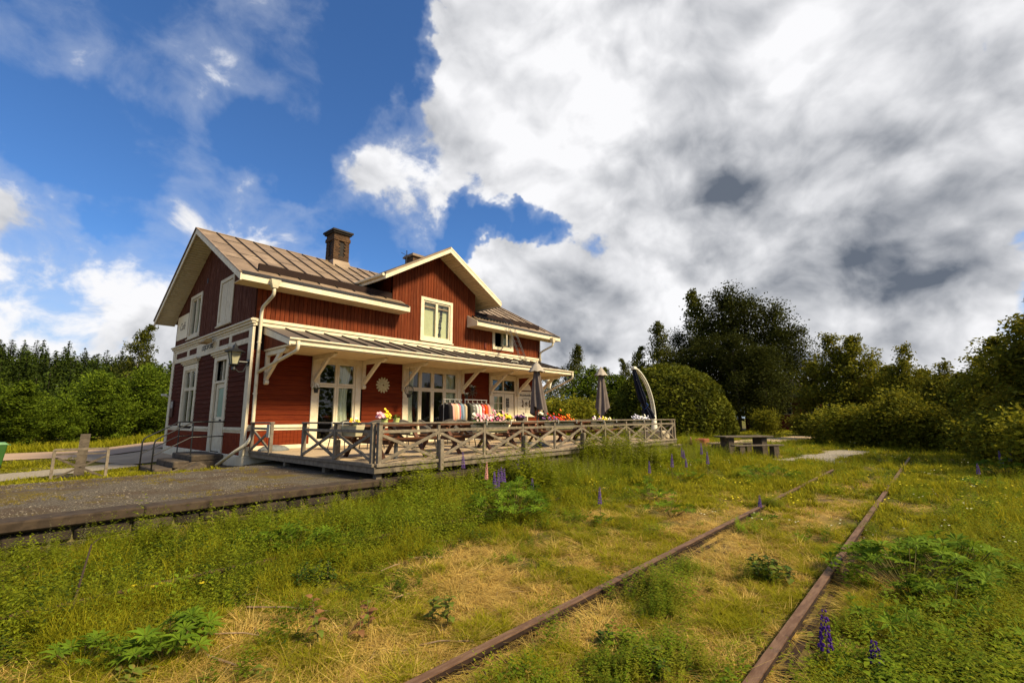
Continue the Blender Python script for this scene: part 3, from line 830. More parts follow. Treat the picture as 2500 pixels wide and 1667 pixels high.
dx, dy = -math.cos(ang) * (mid - a), -math.sin(ang) * (mid - a)
mb = MB(); P0 = Vector((hx_, hy_, z0)); P1 = Vector((hx_ + dx, hy_ + dy, z0)); U = Vector((0, 0, z1 - z0))
mb.beam(P0, P0 + U, .04, .05, up=(1, 0, 0)); mb.beam(P1, P1 + U, .04, .05, up=(1, 0, 0)); mb.beam(P0 + Vector((0, 0, .025)), P1 + Vector((0, 0, .025)), .04, .05); mb.beam(P0 + U, P1 + U, .04, .05)
mb.build('open_sash', CREAM, W)
MB().poly([P0, P1, P1 + U, P0 + U]).build('pane', GLASS, W)

# terrace door: frame, transom light, glazed leaf, panel with notices
a, b, z0, z1 = FDO
mb = MB()
for (p, q) in ((a - .19, a), (b, b + .19)): wbox(mb, fm, p, q, -.1, .045, .735, z1 + .25)
wbox(mb, fm, a, b, -.1, .042, z1, z1 + .25); wbox(mb, fm, a, b, -.1, .03, 2.62, 2.72)
DF = mb.build('door_frame', CREAM, house, bev=.005)
for (p, q) in ((a + .03, (a + b) / 2 - .03), ((a + b) / 2 + .03, b - .03)):
    mb = MB(); wbox(mb, fm, p, q, -.05, -.045, 2.74, z1 - .02); mb.build('pane', GLASS, DF)
mb = MB(); wbox(mb, fm, (a + b) / 2 - .03, (a + b) / 2 + .03, -.07, .0, 2.72, z1); mb.build('mullion', CREAM, DF)
lf = MB(); u0, u1 = a + .03, a + .84
wbox(lf, fm, u0, u0 + .13, -.08, -.03, .74, 2.60); wbox(lf, fm, u1 - .13, u1, -.08, -.03, .74, 2.60)
wbox(lf, fm, u0 + .13, u1 - .13, -.08, -.032, 2.46, 2.60); wbox(lf, fm, u0 + .13, u1 - .13, -.08, -.032, .74, 1.25)
g0, g1 = u0 + .13, u1 - .13
wbox(lf, fm, (g0 + g1) / 2 - .02, (g0 + g1) / 2 + .02, -.075, -.035, 1.25, 2.46)
for k in range(1, 4): zz = 1.25 + k * .3025; wbox(lf, fm, g0, g1, -.075, -.036, zz - .016, zz + .016)
DL = lf.build('door', CREAM, house, bev=.003)
mb = MB(); wbox(mb, fm, g0, g1, -.06, -.055, 1.25, 2.46); mb.build('pane', GLASS, DL)
mb = MB(); wbox(mb, fm, g0, g1, -.16, -.15, 1.2, 2.5); mb.build('curtain', BLIND, DL)
mb = MB(); mb.tube([fm(u1 - .06, -.03, 1.55), fm(u1 - .06, .03, 1.55), fm(u1 - .17, .03, 1.55)], .011, 6).build('handle', BLACKM, DL)
pn = MB(); wbox(pn, fm, u1 + .01, b - .01, -.08, -.02, .74, 2.60); wbox(pn, fm, u1 + .08, b - .08, -.02, -.008, .85, 1.35)
PNL = pn.build('door_panel', CREAM, house, bev=.004)
def notice(name, u0, u1, z0, z1, c):
    mb = MB(); wbox(mb, fm, u0, u1, -.02, -.012, z0, z1); return mb.build(name, c, PNL)
REDP = mat('red_print', (.30, .07, .03), (.20, .04, .02), sc=30, rough=.6); GREYP = mat('grey_print', (.12, .12, .11), (.45, .42, .36), sc=24, rough=.6)
um = u1 + .10
for zz in (2.30, 2.24, 2.18, 2.12, 2.06):
    pass
o = notice('opening_hours_plate', um, um + .20, 1.98, 2.40, INK)
for k, s_ in enumerate(('ÖPPET', 'Mån-Fre', '10-17', 'Lör-Sön', '11-16')): text('lettering', s_, .05, fm(um + .10, .0, 2.345 - k * .075), RFACE, SIGNW, PNL)
notice('notice', um, um + .14, 1.76, 1.95, GREYP); notice('notice', um, um + .14, 1.44, 1.70, REDP); notice('notice', um, um + .14, 1.08, 1.38, GREYP)

# gable door
a, b, z0, z1 = GD
mb = MB()
for (p, q) in ((a - .20, a), (b, b + .22)): wbox(mb, gm, p, q, -.1, .05, .47, z1 + .14)
wbox(mb, gm, a, b, -.1, .047, z1, z1 + .14); wbox(mb, gm, a, b, -.1, .03, 2.66, 2.74)
GF = mb.build('door_frame', CREAMG, house, bev=.005)
mb = MB(); wbox(mb, gm, a - .32, b + .34, -.01, .08, 3.55, 3.61); wbox(mb, gm, a - .38, b + .40, -.01, .13, 3.61, 3.68); wbox(mb, gm, a - .44, b + .46, -.01, .18, 3.68, 3.75); mb.build('hood', CREAMG, GF, bev=.006)
for (p, q) in ((a + .04, (a + b) / 2 - .02), ((a + b) / 2 + .02, b - .04)):
    mb = MB(); wbox(mb, gm, p, q, -.06, -.055, 2.78, z1 - .03); mb.build('pane', GLASS, GF)
mb = MB(); wbox(mb, gm, (a + b) / 2 - .025, (a + b) / 2 + .025, -.08, -.02, 2.74, z1); mb.build('mullion', CREAMG, GF)
dl = MB(); wbox(dl, gm, a + .01, a + .13, -.08, -.02, .5, 2.65); wbox(dl, gm, b - .2, b - .01, -.08, -.02, .5, 2.65); wbox(dl, gm, a + .13, b - .2, -.08, -.023, 2.5, 2.65); wbox(dl, gm, a + .13, b - .2, -.08, -.023, .5, 1.58)
wbox(dl, gm, a + .2, b - .27, -.023, -.012, .62, 1.15)
GDL = dl.build('door', CREAMG, house, bev=.004)
mb = MB(); wbox(mb, gm, a + .13, b - .2, -.06, -.05, 1.58, 2.5); mb.build('pane', FROST, GDL)
mb = MB(); wbox(mb, gm, a + .16, b - .22, -.02, -.014, 1.38, 1.54); mb.build('notice', SIGNW, GDL)
mb = MB(); wbox(mb, gm, a + .18, a + .42, -.014, -.010, 1.45, 1.50); mb.build('arrow', INK, GDL)
mb = MB(); mb.tube([gm(b - .1, -.02, 1.5), gm(b - .1, .04, 1.5), gm(b - .22, .04, 1.5)], .012, 6).build('handle', BLACKM, GDL)
mb = MB(); wbox(mb, gm, 19.66, 19.76, 0, .03, 6.5, 6.68); mb.build('vent', BLACKM, house)
mb = MB(); wbox(mb, fm, 14.56, 14.66, 0, .06, 4.56, 4.80); mb.build('vent', mat('red_vent', (.12, .018, .008), rough=.6), house)

# ---- main roof
roof = MB().prism([(RX0 + .02, YE + .04, ZE - .05), (RX0 + .02, YM, ZR - .05), (RX0 + .02, 2 * YM - YE - .04, ZE - .05), (RX0 + .02, 2 * YM - YE - .04, ZE - .12), (RX0 + .02, YM, ZR - .12), (RX0 + .02, YE + .04, ZE - .12)], (.01, 0, 0)).build('roof', SOFFIT, house)
def slab(top, th, m, name, par, down=(0, 0, -1)):
    return MB().prism(top, Vector(down) * th).build(name, m, par)
def fr_z(y): return ZE + SL * (y - YE)
bk_z = lambda y: ZE + SL * (2 * YM - y - YE)
x = RX0; k = 0
while x < RX1 - .05:
    xb = min(x + .63, RX1)
    dz = RND.uniform(-.004, .004)
    ye = YE if (xb < 10.06 or x > 13.55) else Y0 + .02
    mb = MB().prism([(x + .004, ye, fr_z(ye) + dz), (xb - .004, ye, fr_z(ye) + dz), (xb - .004, YM, ZR + dz), (x + .004, YM, ZR + dz)], (0, 0, -.04))
    mb.build('roof_sheet', SHEET, roof)
    # horizontal lap joints
    for q in range(1, 3):
        yy = YE + (YM - YE) * (q / 3 + (.16 if k % 2 else 0))
        MB().prism([(x + .02, yy, fr_z(yy) + .004), (xb - .02, yy, fr_z(yy) + .004), (xb - .02, yy + .025, fr_z(yy + .025) + .010), (x + .02, yy + .025, fr_z(yy + .025) + .010)], (0, 0, -.012)).build('lap_joint', SEAM, roof)
    if x > RX0 + .1:
        y1 = ye + (.50 if ye == YE else .02)
        MB().beam((x, y1, fr_z(y1) + .018), (x, YM - .02, ZR + .012), .022, .05).build('seam', SEAM, roof)
    slab([(x, YM, ZR), (xb, YM, ZR), (xb, 2 * YM - YE, ZE), (x, 2 * YM - YE, ZE)], .04, SHEET, 'roof_sheet', roof)
    x = xb; k += 1
MB().tube([(RX0, YM, ZR + .012), (RX1, YM, ZR + .012)], .03, 6).build('ridge_cap', SHEET, roof)
# soffit planks under the gable overhangs
for xa, xb in ((RX0 + .05, X0 + .02), (X1 - .02, RX1 - .05)):
    s = 0
    Ls = math.hypot(YM - YE, ZR - ZE); kk = int(Ls / .125)
    for side in (0, 1):
        for i in range(kk):
            t0, t1 = i / kk + .004, (i + 1) / kk - .0008
            f_ = (lambda t: YE + (YM - YE) * t) if side == 0 else (lambda t: 2 * YM - YE - (YM - YE) * t)
            zz = lambda t: ZE + (ZR - ZE) * t - .125
            MB().prism([(xa, f_(t0), zz(t0)), (xb, f_(t0), zz(t0)), (xb, f_(t1), zz(t1)), (xa, f_(t1), zz(t1))], (0, 0, -.018)).build('soffit_board', SOFFIT if xa > 10 else CREAMG, roof)
# bargeboards
for xa in (RX0, RX1 - .035):
    for (p, q) in (((xa, YE - .03, ZE - .02), (xa, YM, ZR - .005)), ((xa, YM, ZR - .005), (xa, 2 * YM - YE + .03, ZE - .02))):
        MB().prism([p, q, (q[0], q[1], q[2] - .20), (p[0], p[1], p[2] - .20)], (.035, 0, 0)).build('bargeboard', CREAM if xa < 10 else CREAM, roof)
        MB().beam((p[0] + .0, p[1], p[2] + .03), (q[0] + .0, q[1], q[2] + .03), .07, .03).build('barge_flashing', SHEET, roof)
# eaves: fascia, soffit, gutter band
for (xa, xb) in ((RX0 + .035, 10.06), (13.55, RX1 - .035)):
    MB().box(xa, YE - .03, ZE - .20, xb, YE, ZE - .03).build('fascia', CREAM, roof, bev=.004)
    MB().box(xa, YE, ZE - .20, xb, Y0 - .02, ZE - .18).build('soffit_board', SOFFIT, roof)
    MB().prism([(xa, YE - .05, ZE - .03), (xa, YE + .10, ZE + .10), (xa, YE + .13, ZE + .085), (xa, YE + .10, ZE + .03)], (xb - xa, 0, 0)).build('gutter', GUTTER, roof)
MB().prism([(10.06, YE - .02, ZE - .2), (10.06, Y0 - .02, ZE - .2), (10.06, Y0 - .02, fr_z(Y0) - .02), (10.06, YE - .02, ZE)], (.03, 0, 0)).build('eave_end', CREAM, roof)
MB().prism([(13.52, YE - .02, ZE - .2), (13.52, Y0 - .02, ZE - .2), (13.52, Y0 - .02, fr_z(Y0) - .02), (13.52, YE - .02, ZE)], (.03, 0, 0)).build('eave_end', CREAM, roof)
# snow guard on the right part of the roof
mb = MB()
for j in range(4): yy = YE + .42 + j * .13; mb.beam((13.9, yy, fr_z(yy) + .07), (16.2, yy, fr_z(yy) + .07), .03, .012)
for i in range(12): xx = 13.95 + i * .2; mb.beam((xx, YE + .34, fr_z(YE + .34) + .06), (xx, YE + .9, fr_z(YE + .9) + .06), .015, .05); mb.beam((xx, YE + .4, fr_z(YE + .4)), (xx, YE + .36, fr_z(YE + .4) + .16), .015, .015, up=(1, 0, 0))
mb.build('snow_guard', BLACKM, roof)

# ---- dormer roof
dz_ = lambda x: DZ - DSL * abs(x - CX)
yv = lambda x: YE + (dz_(x) - ZE) / SL          # where it meets the main roof
dr = MB().prism([(DE0 + .05, DY + .05, dz_(DE0 + .05) - .05), (CX, DY + .05, DZ - .05), (DE1 - .05, DY + .05, dz_(DE1 - .05) - .05), (DE1 - .05, DY + .05, dz_(DE1 - .05) - .11), (CX, DY + .05, DZ - .11), (DE0 + .05, DY + .05, dz_(DE0 + .05) - .11)], (0, .02, 0)).build('dormer_roof', SOFFIT, house)
for side in (-1, 1):
    ex = DE0 if side < 0 else DE1
    y = DY; k = 0
    while y < YM + .3:
        yb = min(y + .62, YM + .3)
        # panel from eave to ridge, clipped by the valley
        N = 8; pts_lo, pts_hi = [], []
        xa = ex
        # eave side x where valley reaches: solve yv(x) >= y
        def xlim(yy):
            if yy <= yv(ex): return ex
            z = ZE + SL * (yy - YE); d = (DZ - z) / DSL
            return CX + side * max(0, d)
        x_a, x_b = xlim(y), xlim(yb)
        top = [(x_a, y + .003, dz_(x_a)), (CX, y + .003, DZ), (CX, yb - .003, DZ), (x_b, yb - .003, dz_(x_b))]
        if abs(x_a - CX) > .02:
            MB().prism(top, (0, 0, -.04)).build('roof_sheet', SHEET, dr)
            if k: MB().beam((CX, y, DZ + .015), (x_a - side * .25 if x_a == ex else x_a, y, dz_(x_a - side * .25 if x_a == ex else x_a) + .015), .022, .05).build('seam', SEAM, dr)
        y = yb; k += 1
    # soffit planks below the front overhang and along the eave
    Ls = abs(CX - ex); kk = int(Ls / .115)
    for i in range(kk):
        xa_ = ex + (CX - ex) * (i / kk + .004); xb_ = ex + (CX - ex) * ((i + 1) / kk - .001)
        yb_ = Y0 - .005 if (min(abs(xa_ - CX), abs(xb_ - CX)) < CX - DX0 - .02) else min(16.0, yv(xa_) - .02)
        MB().prism([(xa_, DY + .04, dz_(xa_) - .115), (xb_, DY + .04, dz_(xb_) - .115), (xb_, yb_, dz_(xb_) - .115), (xa_, yb_, dz_(xa_) - .115)], (0, 0, -.018)).build('soffit_board', SOFFIT, dr)
    MB().prism([(ex, DY, dz_(ex) - .01), (CX, DY, DZ - .01), (CX, DY, DZ - .19), (ex, DY, dz_(ex) - .19)], (0, -.035, 0)).build('bargeboard', CREAM, dr)
    MB().prism([(ex, DY - .045, dz_(ex) + .045), (CX, DY - .045, DZ + .045), (CX, DY - .045, DZ - .03), (ex, DY - .045, dz_(ex) - .03)], (0, .05, 0)).build('barge_flashing', SHEET if side < 0 else CREAM, dr)
    fz = dz_(ex)
    MB().box(ex - .015, DY, fz - .19, ex + .015, 15.9, fz - .02).build('fascia', CREAM, dr)
    MB().tube([(ex + side * .06, DY + .02, fz - .04), (ex + side * .06, 15.85, fz - .02)], .055, 8).build('gutter', PIPE, dr)
MB().tube([(CX, DY - .03, DZ + .02), (CX, YM + .1, DZ + .02)], .03, 6).build('ridge_cap', SHEET, dr)

# ---- chimneys
def chimney(cx_, cy_, wd, z0, z1, cap, label=None):
    ch = MB().box(cx_ - wd / 2 + .04, cy_ - wd / 2 + .04, z0, cx_ + wd / 2 - .04, cy_ + wd / 2 - .04, z1 - .05).build('chimney', BRICKD, house)
    mb = MB(); rows_ = int((z1 - z0 - .2) / .078)
    for rr in range(rows_):
        z = z0 + rr * .078; zt = z + .070
        top = (z - z0) / (z1 - z0)
        out = 0.0 if top < .70 else (.035 if top < .78 else (.0 if top < .86 else .05))
        h = wd / 2 + out; nb_ = 3
        for f_ in range(4):
            for i in range(nb_):
                o_ = .5 if rr % 2 else 0
                u = -h + (i + (o_ * .5 if rr % 2 else 0)) * (2 * h) / nb_; ue = min(h, u + 2 * h / nb_ - .008); u = max(u, -h)
                d = h + RND.uniform(-.006, .006)
                mid_ = abs((u + ue) / 2) < .10 and .30 < top < .68
                if mid_: d -= .05
                b_ = (u, -d, ue, -d + .1)
                c_, s_ = [(1, 0), (0, 1), (-1, 0), (0, -1)][f_]
                P_ = [(b_[0], b_[1]), (b_[2], b_[1]), (b_[2], b_[3]), (b_[0], b_[3])]
                P_ = [(cx_ + x_ * c_ - y_ * s_, cy_ + x_ * s_ + y_ * c_) for x_, y_ in P_]
                mb.hexa([(*p_, z) for p_ in P_] + [(*p_, zt) for p_ in P_])
    tag(mb.build('brickwork', BRICK, ch), kind='stuff')
    mb = MB(); h = wd / 2
    mb.box(cx_ - h - .07, cy_ - h - .07, z1 - .2, cx_ + h + .07, cy_ + h + .07, z1 - .13); mb.box(cx_ - h - .12, cy_ - h - .12, z1 - .13, cx_ + h + .12, cy_ + h + .12, z1 - .05)
    mb.hexa([(cx_ - h - .1, cy_ - h - .1, z1 - .05), (cx_ + h + .1, cy_ - h - .1, z1 - .05), (cx_ + h + .1, cy_ + h + .1, z1 - .05), (cx_ - h - .1, cy_ + h + .1, z1 - .05),
             (cx_ - .2, cy_ - .2, z1 + .04), (cx_ + .2, cy_ - .2, z1 + .04), (cx_ + .2, cy_ + .2, z1 + .04), (cx_ - .2, cy_ + .2, z1 + .04)])
    mb.build('chimney_cap', cap, ch)
    MB().hexa([(cx_ - h - .08, cy_ - h - .2, z0 + .0), (cx_ + h + .08, cy_ - h - .2, z0), (cx_ + h + .08, cy_ + h + .2, z0), (cx_ - h - .08, cy_ + h + .2, z0), (cx_ - h - .01, cy_ - h - .02, z0 + .42), (cx_ + h + .01, cy_ - h - .02, z0 + .42), (cx_ + h + .01, cy_ + h + .02, z0 + .42), (cx_ - h - .01, cy_ + h + .02, z0 + .42)]).build('chimney_flashing', SHEET, ch)
chimney(9.72, YM + .05, .72, 7.9, 9.74, BRICKD)
c2_ = MB().box(14.2, 19.7, 7.9, 15.0, 20.4, 9.95).build('chimney', BRICK, house)
MB().box(14.1, 19.6, 9.95, 15.1, 20.5, 10.03).box(14.15, 19.65, 10.03, 15.05, 20.45, 10.1).build('chimney_cap', SHEET, c2_)
mb = MB(); mb.tube([(13.66, 19.5, 8.2), (13.66, 19.5, 10.05)], .02, 6); mb.tube([(13.3, 19.5, 9.85), (14.1, 19.55, 9.72)], .012, 5); mb.tube([(13.5, 19.3, 9.95), (13.8, 19.7, 9.95)], .01, 5)
mb.build('aerial', BLACKM, house)

# ---- canopy along the facade
CXA, CXB, CYF, CZF, CZW = 5.32, 18.64, 12.87, 3.67, 4.24
can = MB().box(CXA + .05, CYF + .04, 3.50, CXB - .05, Y0 - .03, 3.53).build('canopy', SOFFIT, house)
cz = lambda y: CZF + (CZW - CZF) * (y - CYF) / (Y0 - CYF)
x = CXA; k = 0
while x < CXB - .05:
    xb = min(x + .62, CXB)
    MB().prism([(x + .003, CYF - .03, cz(CYF - .03)), (xb - .003, CYF - .03, cz(CYF - .03)), (xb - .003, Y0 - .02, CZW), (x + .003, Y0 - .02, CZW)], (0, 0, -.03)).build('roof_sheet', SHEETD, can)
    if k: MB().beam((x, CYF + .18, cz(CYF + .18) + .02), (x, Y0 - .03, CZW + .016), .022, .055).build('seam', SEAM, can)
    x = xb; k += 1
MB().box(CXA - .01, CYF - .035, 3.505, CXB + .01, CYF - .005, 3.655).build('fascia', CREAM, can, bev=.004)
MB().tube([(CXA - .02, CYF - .07, 3.655), (CXB + .05, CYF - .07, 3.655)], .028, 6).build('gutter', CREAM, can)
for xx in (CXA, CXB - .03):
    MB().prism([(xx, CYF - .03, CZF - .04), (xx, Y0 - .02, CZW - .04), (xx, Y0 - .02, CZW - .24), (xx, CYF - .03, CZF - .19)], (.03, 0, 0)).build('bargeboard', CREAM, can)
    yy = CYF + .3; kk = 0
    while yy < Y0 - .06:
        MB().prism([(xx + .035, yy, 3.535), (xx + .035, yy + .09, 3.535), (xx + .035, yy + .09, cz(yy + .09) - .05), (xx + .035, yy, cz(yy) - .05)], (.015, 0, 0)).build('end_board', RED, can)
        yy += .097
# soffit planks run along the canopy
nb_ = 15
for i in range(nb_):
    ya = CYF + .0 + (Y0 - .04 - CYF) * i / nb_
    MB().box(CXA + .05, ya + .002, 3.478, CXB - .05, ya + (Y0 - .04 - CYF) / nb_ - .002, 3.499).build('soffit_board', SOFFIT, can)
def bracket(xc):
    w2 = .055
    mb = MB()
    mb.box(xc - w2, Y0 - .13, 2.62, xc + w2, Y0 - .028, 3.477)
    mb.prism([(xc - w2, Y0 - .13, 3.477), (xc - w2, Y0 - 1.42, 3.477), (xc - w2, Y0 - 1.45, 3.43), (xc - w2, Y0 - 1.36, 3.37), (xc - w2, Y0 - 1.26, 3.34), (xc - w2, Y0 - .13, 3.34)], (2 * w2, 0, 0))
    mb.prism([(xc - w2, Y0 - .13, 2.50), (xc - w2, Y0 - .028, 2.50), (xc - w2, Y0 - .028, 2.62), (xc - w2, Y0 - .17, 2.62), (xc - w2, Y0 - .18, 2.54)], (2 * w2, 0, 0))
    d = .042
    mb.beam((xc, Y0 - .12, 2.70), (xc, Y0 - 1.05, 3.40), .084, .13)
    return mb.build('bracket', CREAM, house, bev=.006)
for xc in (5.47, 6.90, 8.66, 10.33, 13.25, 14.92, 16.72, 18.3): bracket(xc)

# ---- rainwater pipes
def pipe(pts, r=.048, name='downpipe', m=None):
    # round the bends
    P = [Vector(p) for p in pts]; out = [P[0]]
    for i in range(1, len(P) - 1):
        a = (P[i - 1] - P[i]); b = (P[i + 1] - P[i]); k = min(.13, a.length * .45, b.length * .45)
        a.normalize(); b.normalize()
        for t in (0, .33, .66, 1): out.append((P[i] + a * k) * (1 - t) ** 2 + P[i] * 2 * t * (1 - t) + (P[i] + b * k) * t ** 2)
    out.append(P[-1])
    return MB().tube(out, r, 10).build(name, m or PIPE, house, smooth=True)
def funnel(x, y, z): MB().hexa([(x - .07, y - .07, z - .24), (x + .07, y - .07, z - .24), (x + .07, y + .07, z - .24), (x - .07, y + .07, z - .24), (x - .14, y - .11, z), (x + .14, y - .11, z), (x + .14, y + .11, z), (x - .14, y + .11, z)]).build('rain_head', PIPE, house)
funnel(5.26, 14.0, 5.50)
pipe([(5.26, 14.0, 5.28), (5.26, 14.0, 5.06), (5.19, 14.63, 4.76), (5.19, 14.63, 4.3), (5.19, 14.60, 1.02), (5.0, 14.50, .78), (4.84, 14.72, .62), (4.66, 15.6, .20)])
pipe([(5.54, 12.80, 3.60), (5.54, 12.80, 3.36), (5.22, 14.56, 2.86)])
funnel(18.68, 14.0, 5.44)
pipe([(18.68, 14.0, 5.24), (18.68, 14.0, 5.06), (18.44, 14.63, 4.74), (18.44, 14.63, 4.24)])
pipe([(18.60, 12.80, 3.60), (18.60, 12.80, 3.34), (18.50, 14.4, 2.7), (18.47, 14.62, 2.5), (18.47, 14.62, .8)])
for zz in (3.7, 2.2): MB().tube([(5.19, 14.63, zz), (5.19, 14.63, zz + .05)], .060, 10).build('pipe_clamp', PIPE, house)

# dried plant hanging behind the right pane of the dormer window
mb = MB(); r_ = random.Random(3)
for k in range(7):
    P_ = [fm(12.10 + .10 * (1 - q / 9) + r_.uniform(-.03, .03) + .05 * math.sin(q * .7 + k), -.10, 6.02 - q * .145) for q in range(10)]; mb.tube(P_, .008, 4)
    for q in P_: mb.ball(q, .018, 5)
dw = [o for o in house.children if o.name.startswith('dormer_window')][0]
mb.build('dried_plant', DARK, dw)
# ------------------------------------------------------------------ terrace
TX0, TX1, TY0, TY1, TZ = 5.24, 19.40, 8.30, Y0 - .045, .625
terr = thing('terrace', 'weathered grey timber terrace deck in front of the station house', 'terrace', (TX0, TY0, .35))
nb_ = 52; wd_ = (TY1 - TY0) / nb_
for i in range(nb_):
    ya = TY0 + i * wd_
    xa = TX0 - RND.uniform(0, .02) + (0 if ya > 8 else 0)
    MB().box(xa, ya + .004, TZ - .032, TX1 + RND.uniform(-.01, .01), ya + wd_ - .004, TZ + RND.uniform(-.003, .003)).build('deck_board', DECKM, terr)
def rimb(p, q, w_, h, n='rim_board', m=None): return MB().beam(p, q, w_, h).build(n, m or WOOD, terr, bev=.005)
rimb((TX0 - .02, TY0 - .06, TZ - .03), (TX1 + .02, TY0 - .06, TZ - .03), .06, .065); rimb((TX0 - .05, TY0 - .03, TZ - .125), (TX1 + .05, TY0 - .03, TZ - .125), .045, .12)
rimb((TX0 - .06, TY0 - .02, TZ - .03), (TX0 - .06, TY1, TZ - .03), .06, .065); rimb((TX0 - .03, TY0 - .02, TZ - .125), (TX0 - .03, TY1, TZ - .125), .045, .12)
rimb((TX1 + .04, TY0, TZ - .09), (TX1 + .04, TY1, TZ - .09), .045, .18)
for xx in (5.36, 8.2, 11.05, 13.8, 16.6, 19.2):
    for yy in (8.4, 10.5, 12.6): MB().box(xx - .06, yy - .06, .2, xx + .06, yy + .06, TZ - .19).build('support_post', WOOD, terr)
    MB().beam((xx, TY0 + .02, TZ - .11), (xx, TY1 - .3, TZ - .11), .05, .145).build('joist', WOOD, terr)

def railing(label, pts, posts, tall=(), zt=1.405):
    """pts: start and end on the ground plan; posts: distances of the posts along it"""
    a, b = Vector(pts[0]), Vector(pts[1]); d = (b - a).normalized(); nrm = Vector((-d.y, d.x))
    t = thing('terrace_railing', label, 'railing', (a.x, a.y, TZ), 'railing around the terrace')
    P = lambda s, z, o=0: Vector((a.x + d.x * s + nrm.x * o, a.y + d.y * s + nrm.y * o, z))
    for i, s in enumerate(posts):
        big = (i == 0 or i == len(posts) - 1)
        MB().beam(P(s, TZ - .07), P(s, zt - .012), .085 if big else .07, .085 if big else .05, up=(nrm.x, nrm.y, 0)).build('post', WOOD, t, bev=.004)
        if i in tall: MB().beam(P(s + .02, TZ - .24, -.075), P(s + .02, TZ + .42 , -.075), .10, .10, up=(nrm.x, nrm.y, 0)).build('stub_post', WOOD, t, bev=.012)
    s0, s1 = posts[0], posts[-1]
    for i, (s, e) in enumerate(zip(posts, posts[1:])):
        if i % 2 == 0:
            e2 = posts[min(i + 2, len(posts) - 1)]
            MB().beam(P(s - .05, zt, .0), P(e2 + (.05 if e2 == s1 else -.005), zt + RND.uniform(-.004, .004), 0), .12, .036).build('top_rail', WOOD, t, bev=.004)
        MB().beam(P(s + .04, zt - .165, -.0), P(e - .04, zt - .165 + RND.uniform(-.006, .006), 0), .04, .062).build('middle_rail', WOOD, t, bev=.004)
        lo, hi = TZ + .035, zt - .22
        j = lambda: RND.uniform(-.012, .012)
        MB().beam(P(s + .04, lo + j(), -.024), P(e - .04, hi + j(), -.024), .042, .062).build('brace', WOOD, t, bev=.004)
        MB().beam(P(s + .04, hi + j(), .024), P(e - .04, lo + j(), .024), .042, .062).build('brace', WOOD, t, bev=.004)
    return t
RY = TY0 - .02
railing('grey timber railing with crossed braces along the front of the terrace', ((TX0 - .02 + .02, RY), (TX1, RY)), [0.06, 1.55, 2.97, 4.40, 5.81, 7.18, 8.58, 10.02, 11.43, 12.85, 14.1], tall=(1, 3, 5, 7))
railing('short two bay railing at the left end of the terrace beside the wicker chairs', ((TX0, RY + .1), (TX0, 11.55)), [.04, 1.55, 3.06], tall=(1,))
railing('single narrow railing bay at the house corner with a notice on its post', ((TX0 - .06, 13.2), (TX0 - .06, 14.62)), [.04, 1.36])
railing('far end railing of the terrace behind the cantilever parasol', ((TX1, RY + .1), (TX1, 13.4)), [.04, 1.4, 2.8, 4.2, 5.1])
mb = MB().box(TX0 - .14, 13.19, 1.02, TX0 - .12, 13.36, 1.36)
n_ = mb.build('paper_notice', mat('grey_plastic_sleeve', (.36, .37, .33), (.28, .29, .26), sc=5, rough=.4), None); tag(n_, 'pale plastic sleeved notice tacked to the corner railing post', 'notice')

# ------------------------------------------------------------------ furniture on the terrace
def picnic(x, y, L, label, group, zt=.74, wt=.72, rz=0.0):
    t = thing('picnic_table', label, 'picnic table', (0, 0, 0), group)
    for k in range(5):
        yy = -wt / 2 + (k + .5) * wt / 5
        MB().box(-L / 2, yy - wt / 10 + .004, zt - .04, L / 2, yy + wt / 10 - .004, zt).build('table_board', TABLE, t)
    for s in (-1, 1):
        for k in range(2): MB().box(-L / 2, s * (.72 + .13 * k) - .058, .42, L / 2, s * (.72 + .13 * k) + .058, .455).build('bench_board', TABLE, t)
    for s in (-1, 1):
        xx = s * (L / 2 - .32)
        MB().beam((xx, -.80, 0), (xx, -.22, zt - .045), .045, .095, up=(1, 0, 0)).build('leg', TABLE, t)
        MB().beam((xx, .80, 0), (xx, .22, zt - .045), .045, .095, up=(1, 0, 0)).build('leg', TABLE, t)
        MB().beam((xx + .046 * -s, -.90, .37), (xx + .046 * -s, .90, .37), .045, .095).build('crossbar', TABLE, t)
        MB().beam((xx + .046 * -s, -.33, zt - .09), (xx + .046 * -s, .33, zt - .09), .045, .07).build('crossbar', TABLE, t)
        MB().beam((xx - s * .07, 0, .40), (xx - s * .48, 0, zt - .05), .045, .07, up=(0, 1, 0)).build('diagonal_brace', TABLE, t)
    t.location = (x, y, TZ); t.rotation_euler = (0, 0, rz)
    return t
G = 'brown picnic tables on the terrace'
pt = picnic(6.35, 9.65, 1.75, 'brown picnic table at the left end carrying two lime flower pots', G)
def more(x, y, label, rz=0): 
    c = copy_tree(pt); c.location = (x, y, TZ); c.rotation_euler = (0, 0, rz); c['label'] = label; return c
more(8.55, 9.7, 'brown picnic table second from the left, behind the pink petunia box')
more(10.75, 9.75, 'brown picnic table with terracotta pots, in front of the clothes racks')
more(13.1, 10.6, 'brown picnic table beside the large closed taupe parasol')
more(15.0, 9.9, 'brown picnic table next to the farther closed taupe parasol')
more(16.4, 10.2, 'brown picnic table next to the cantilever parasol block', .1)
more(14.6, 12.9, 'brown picnic table under the canopy near the white sign')

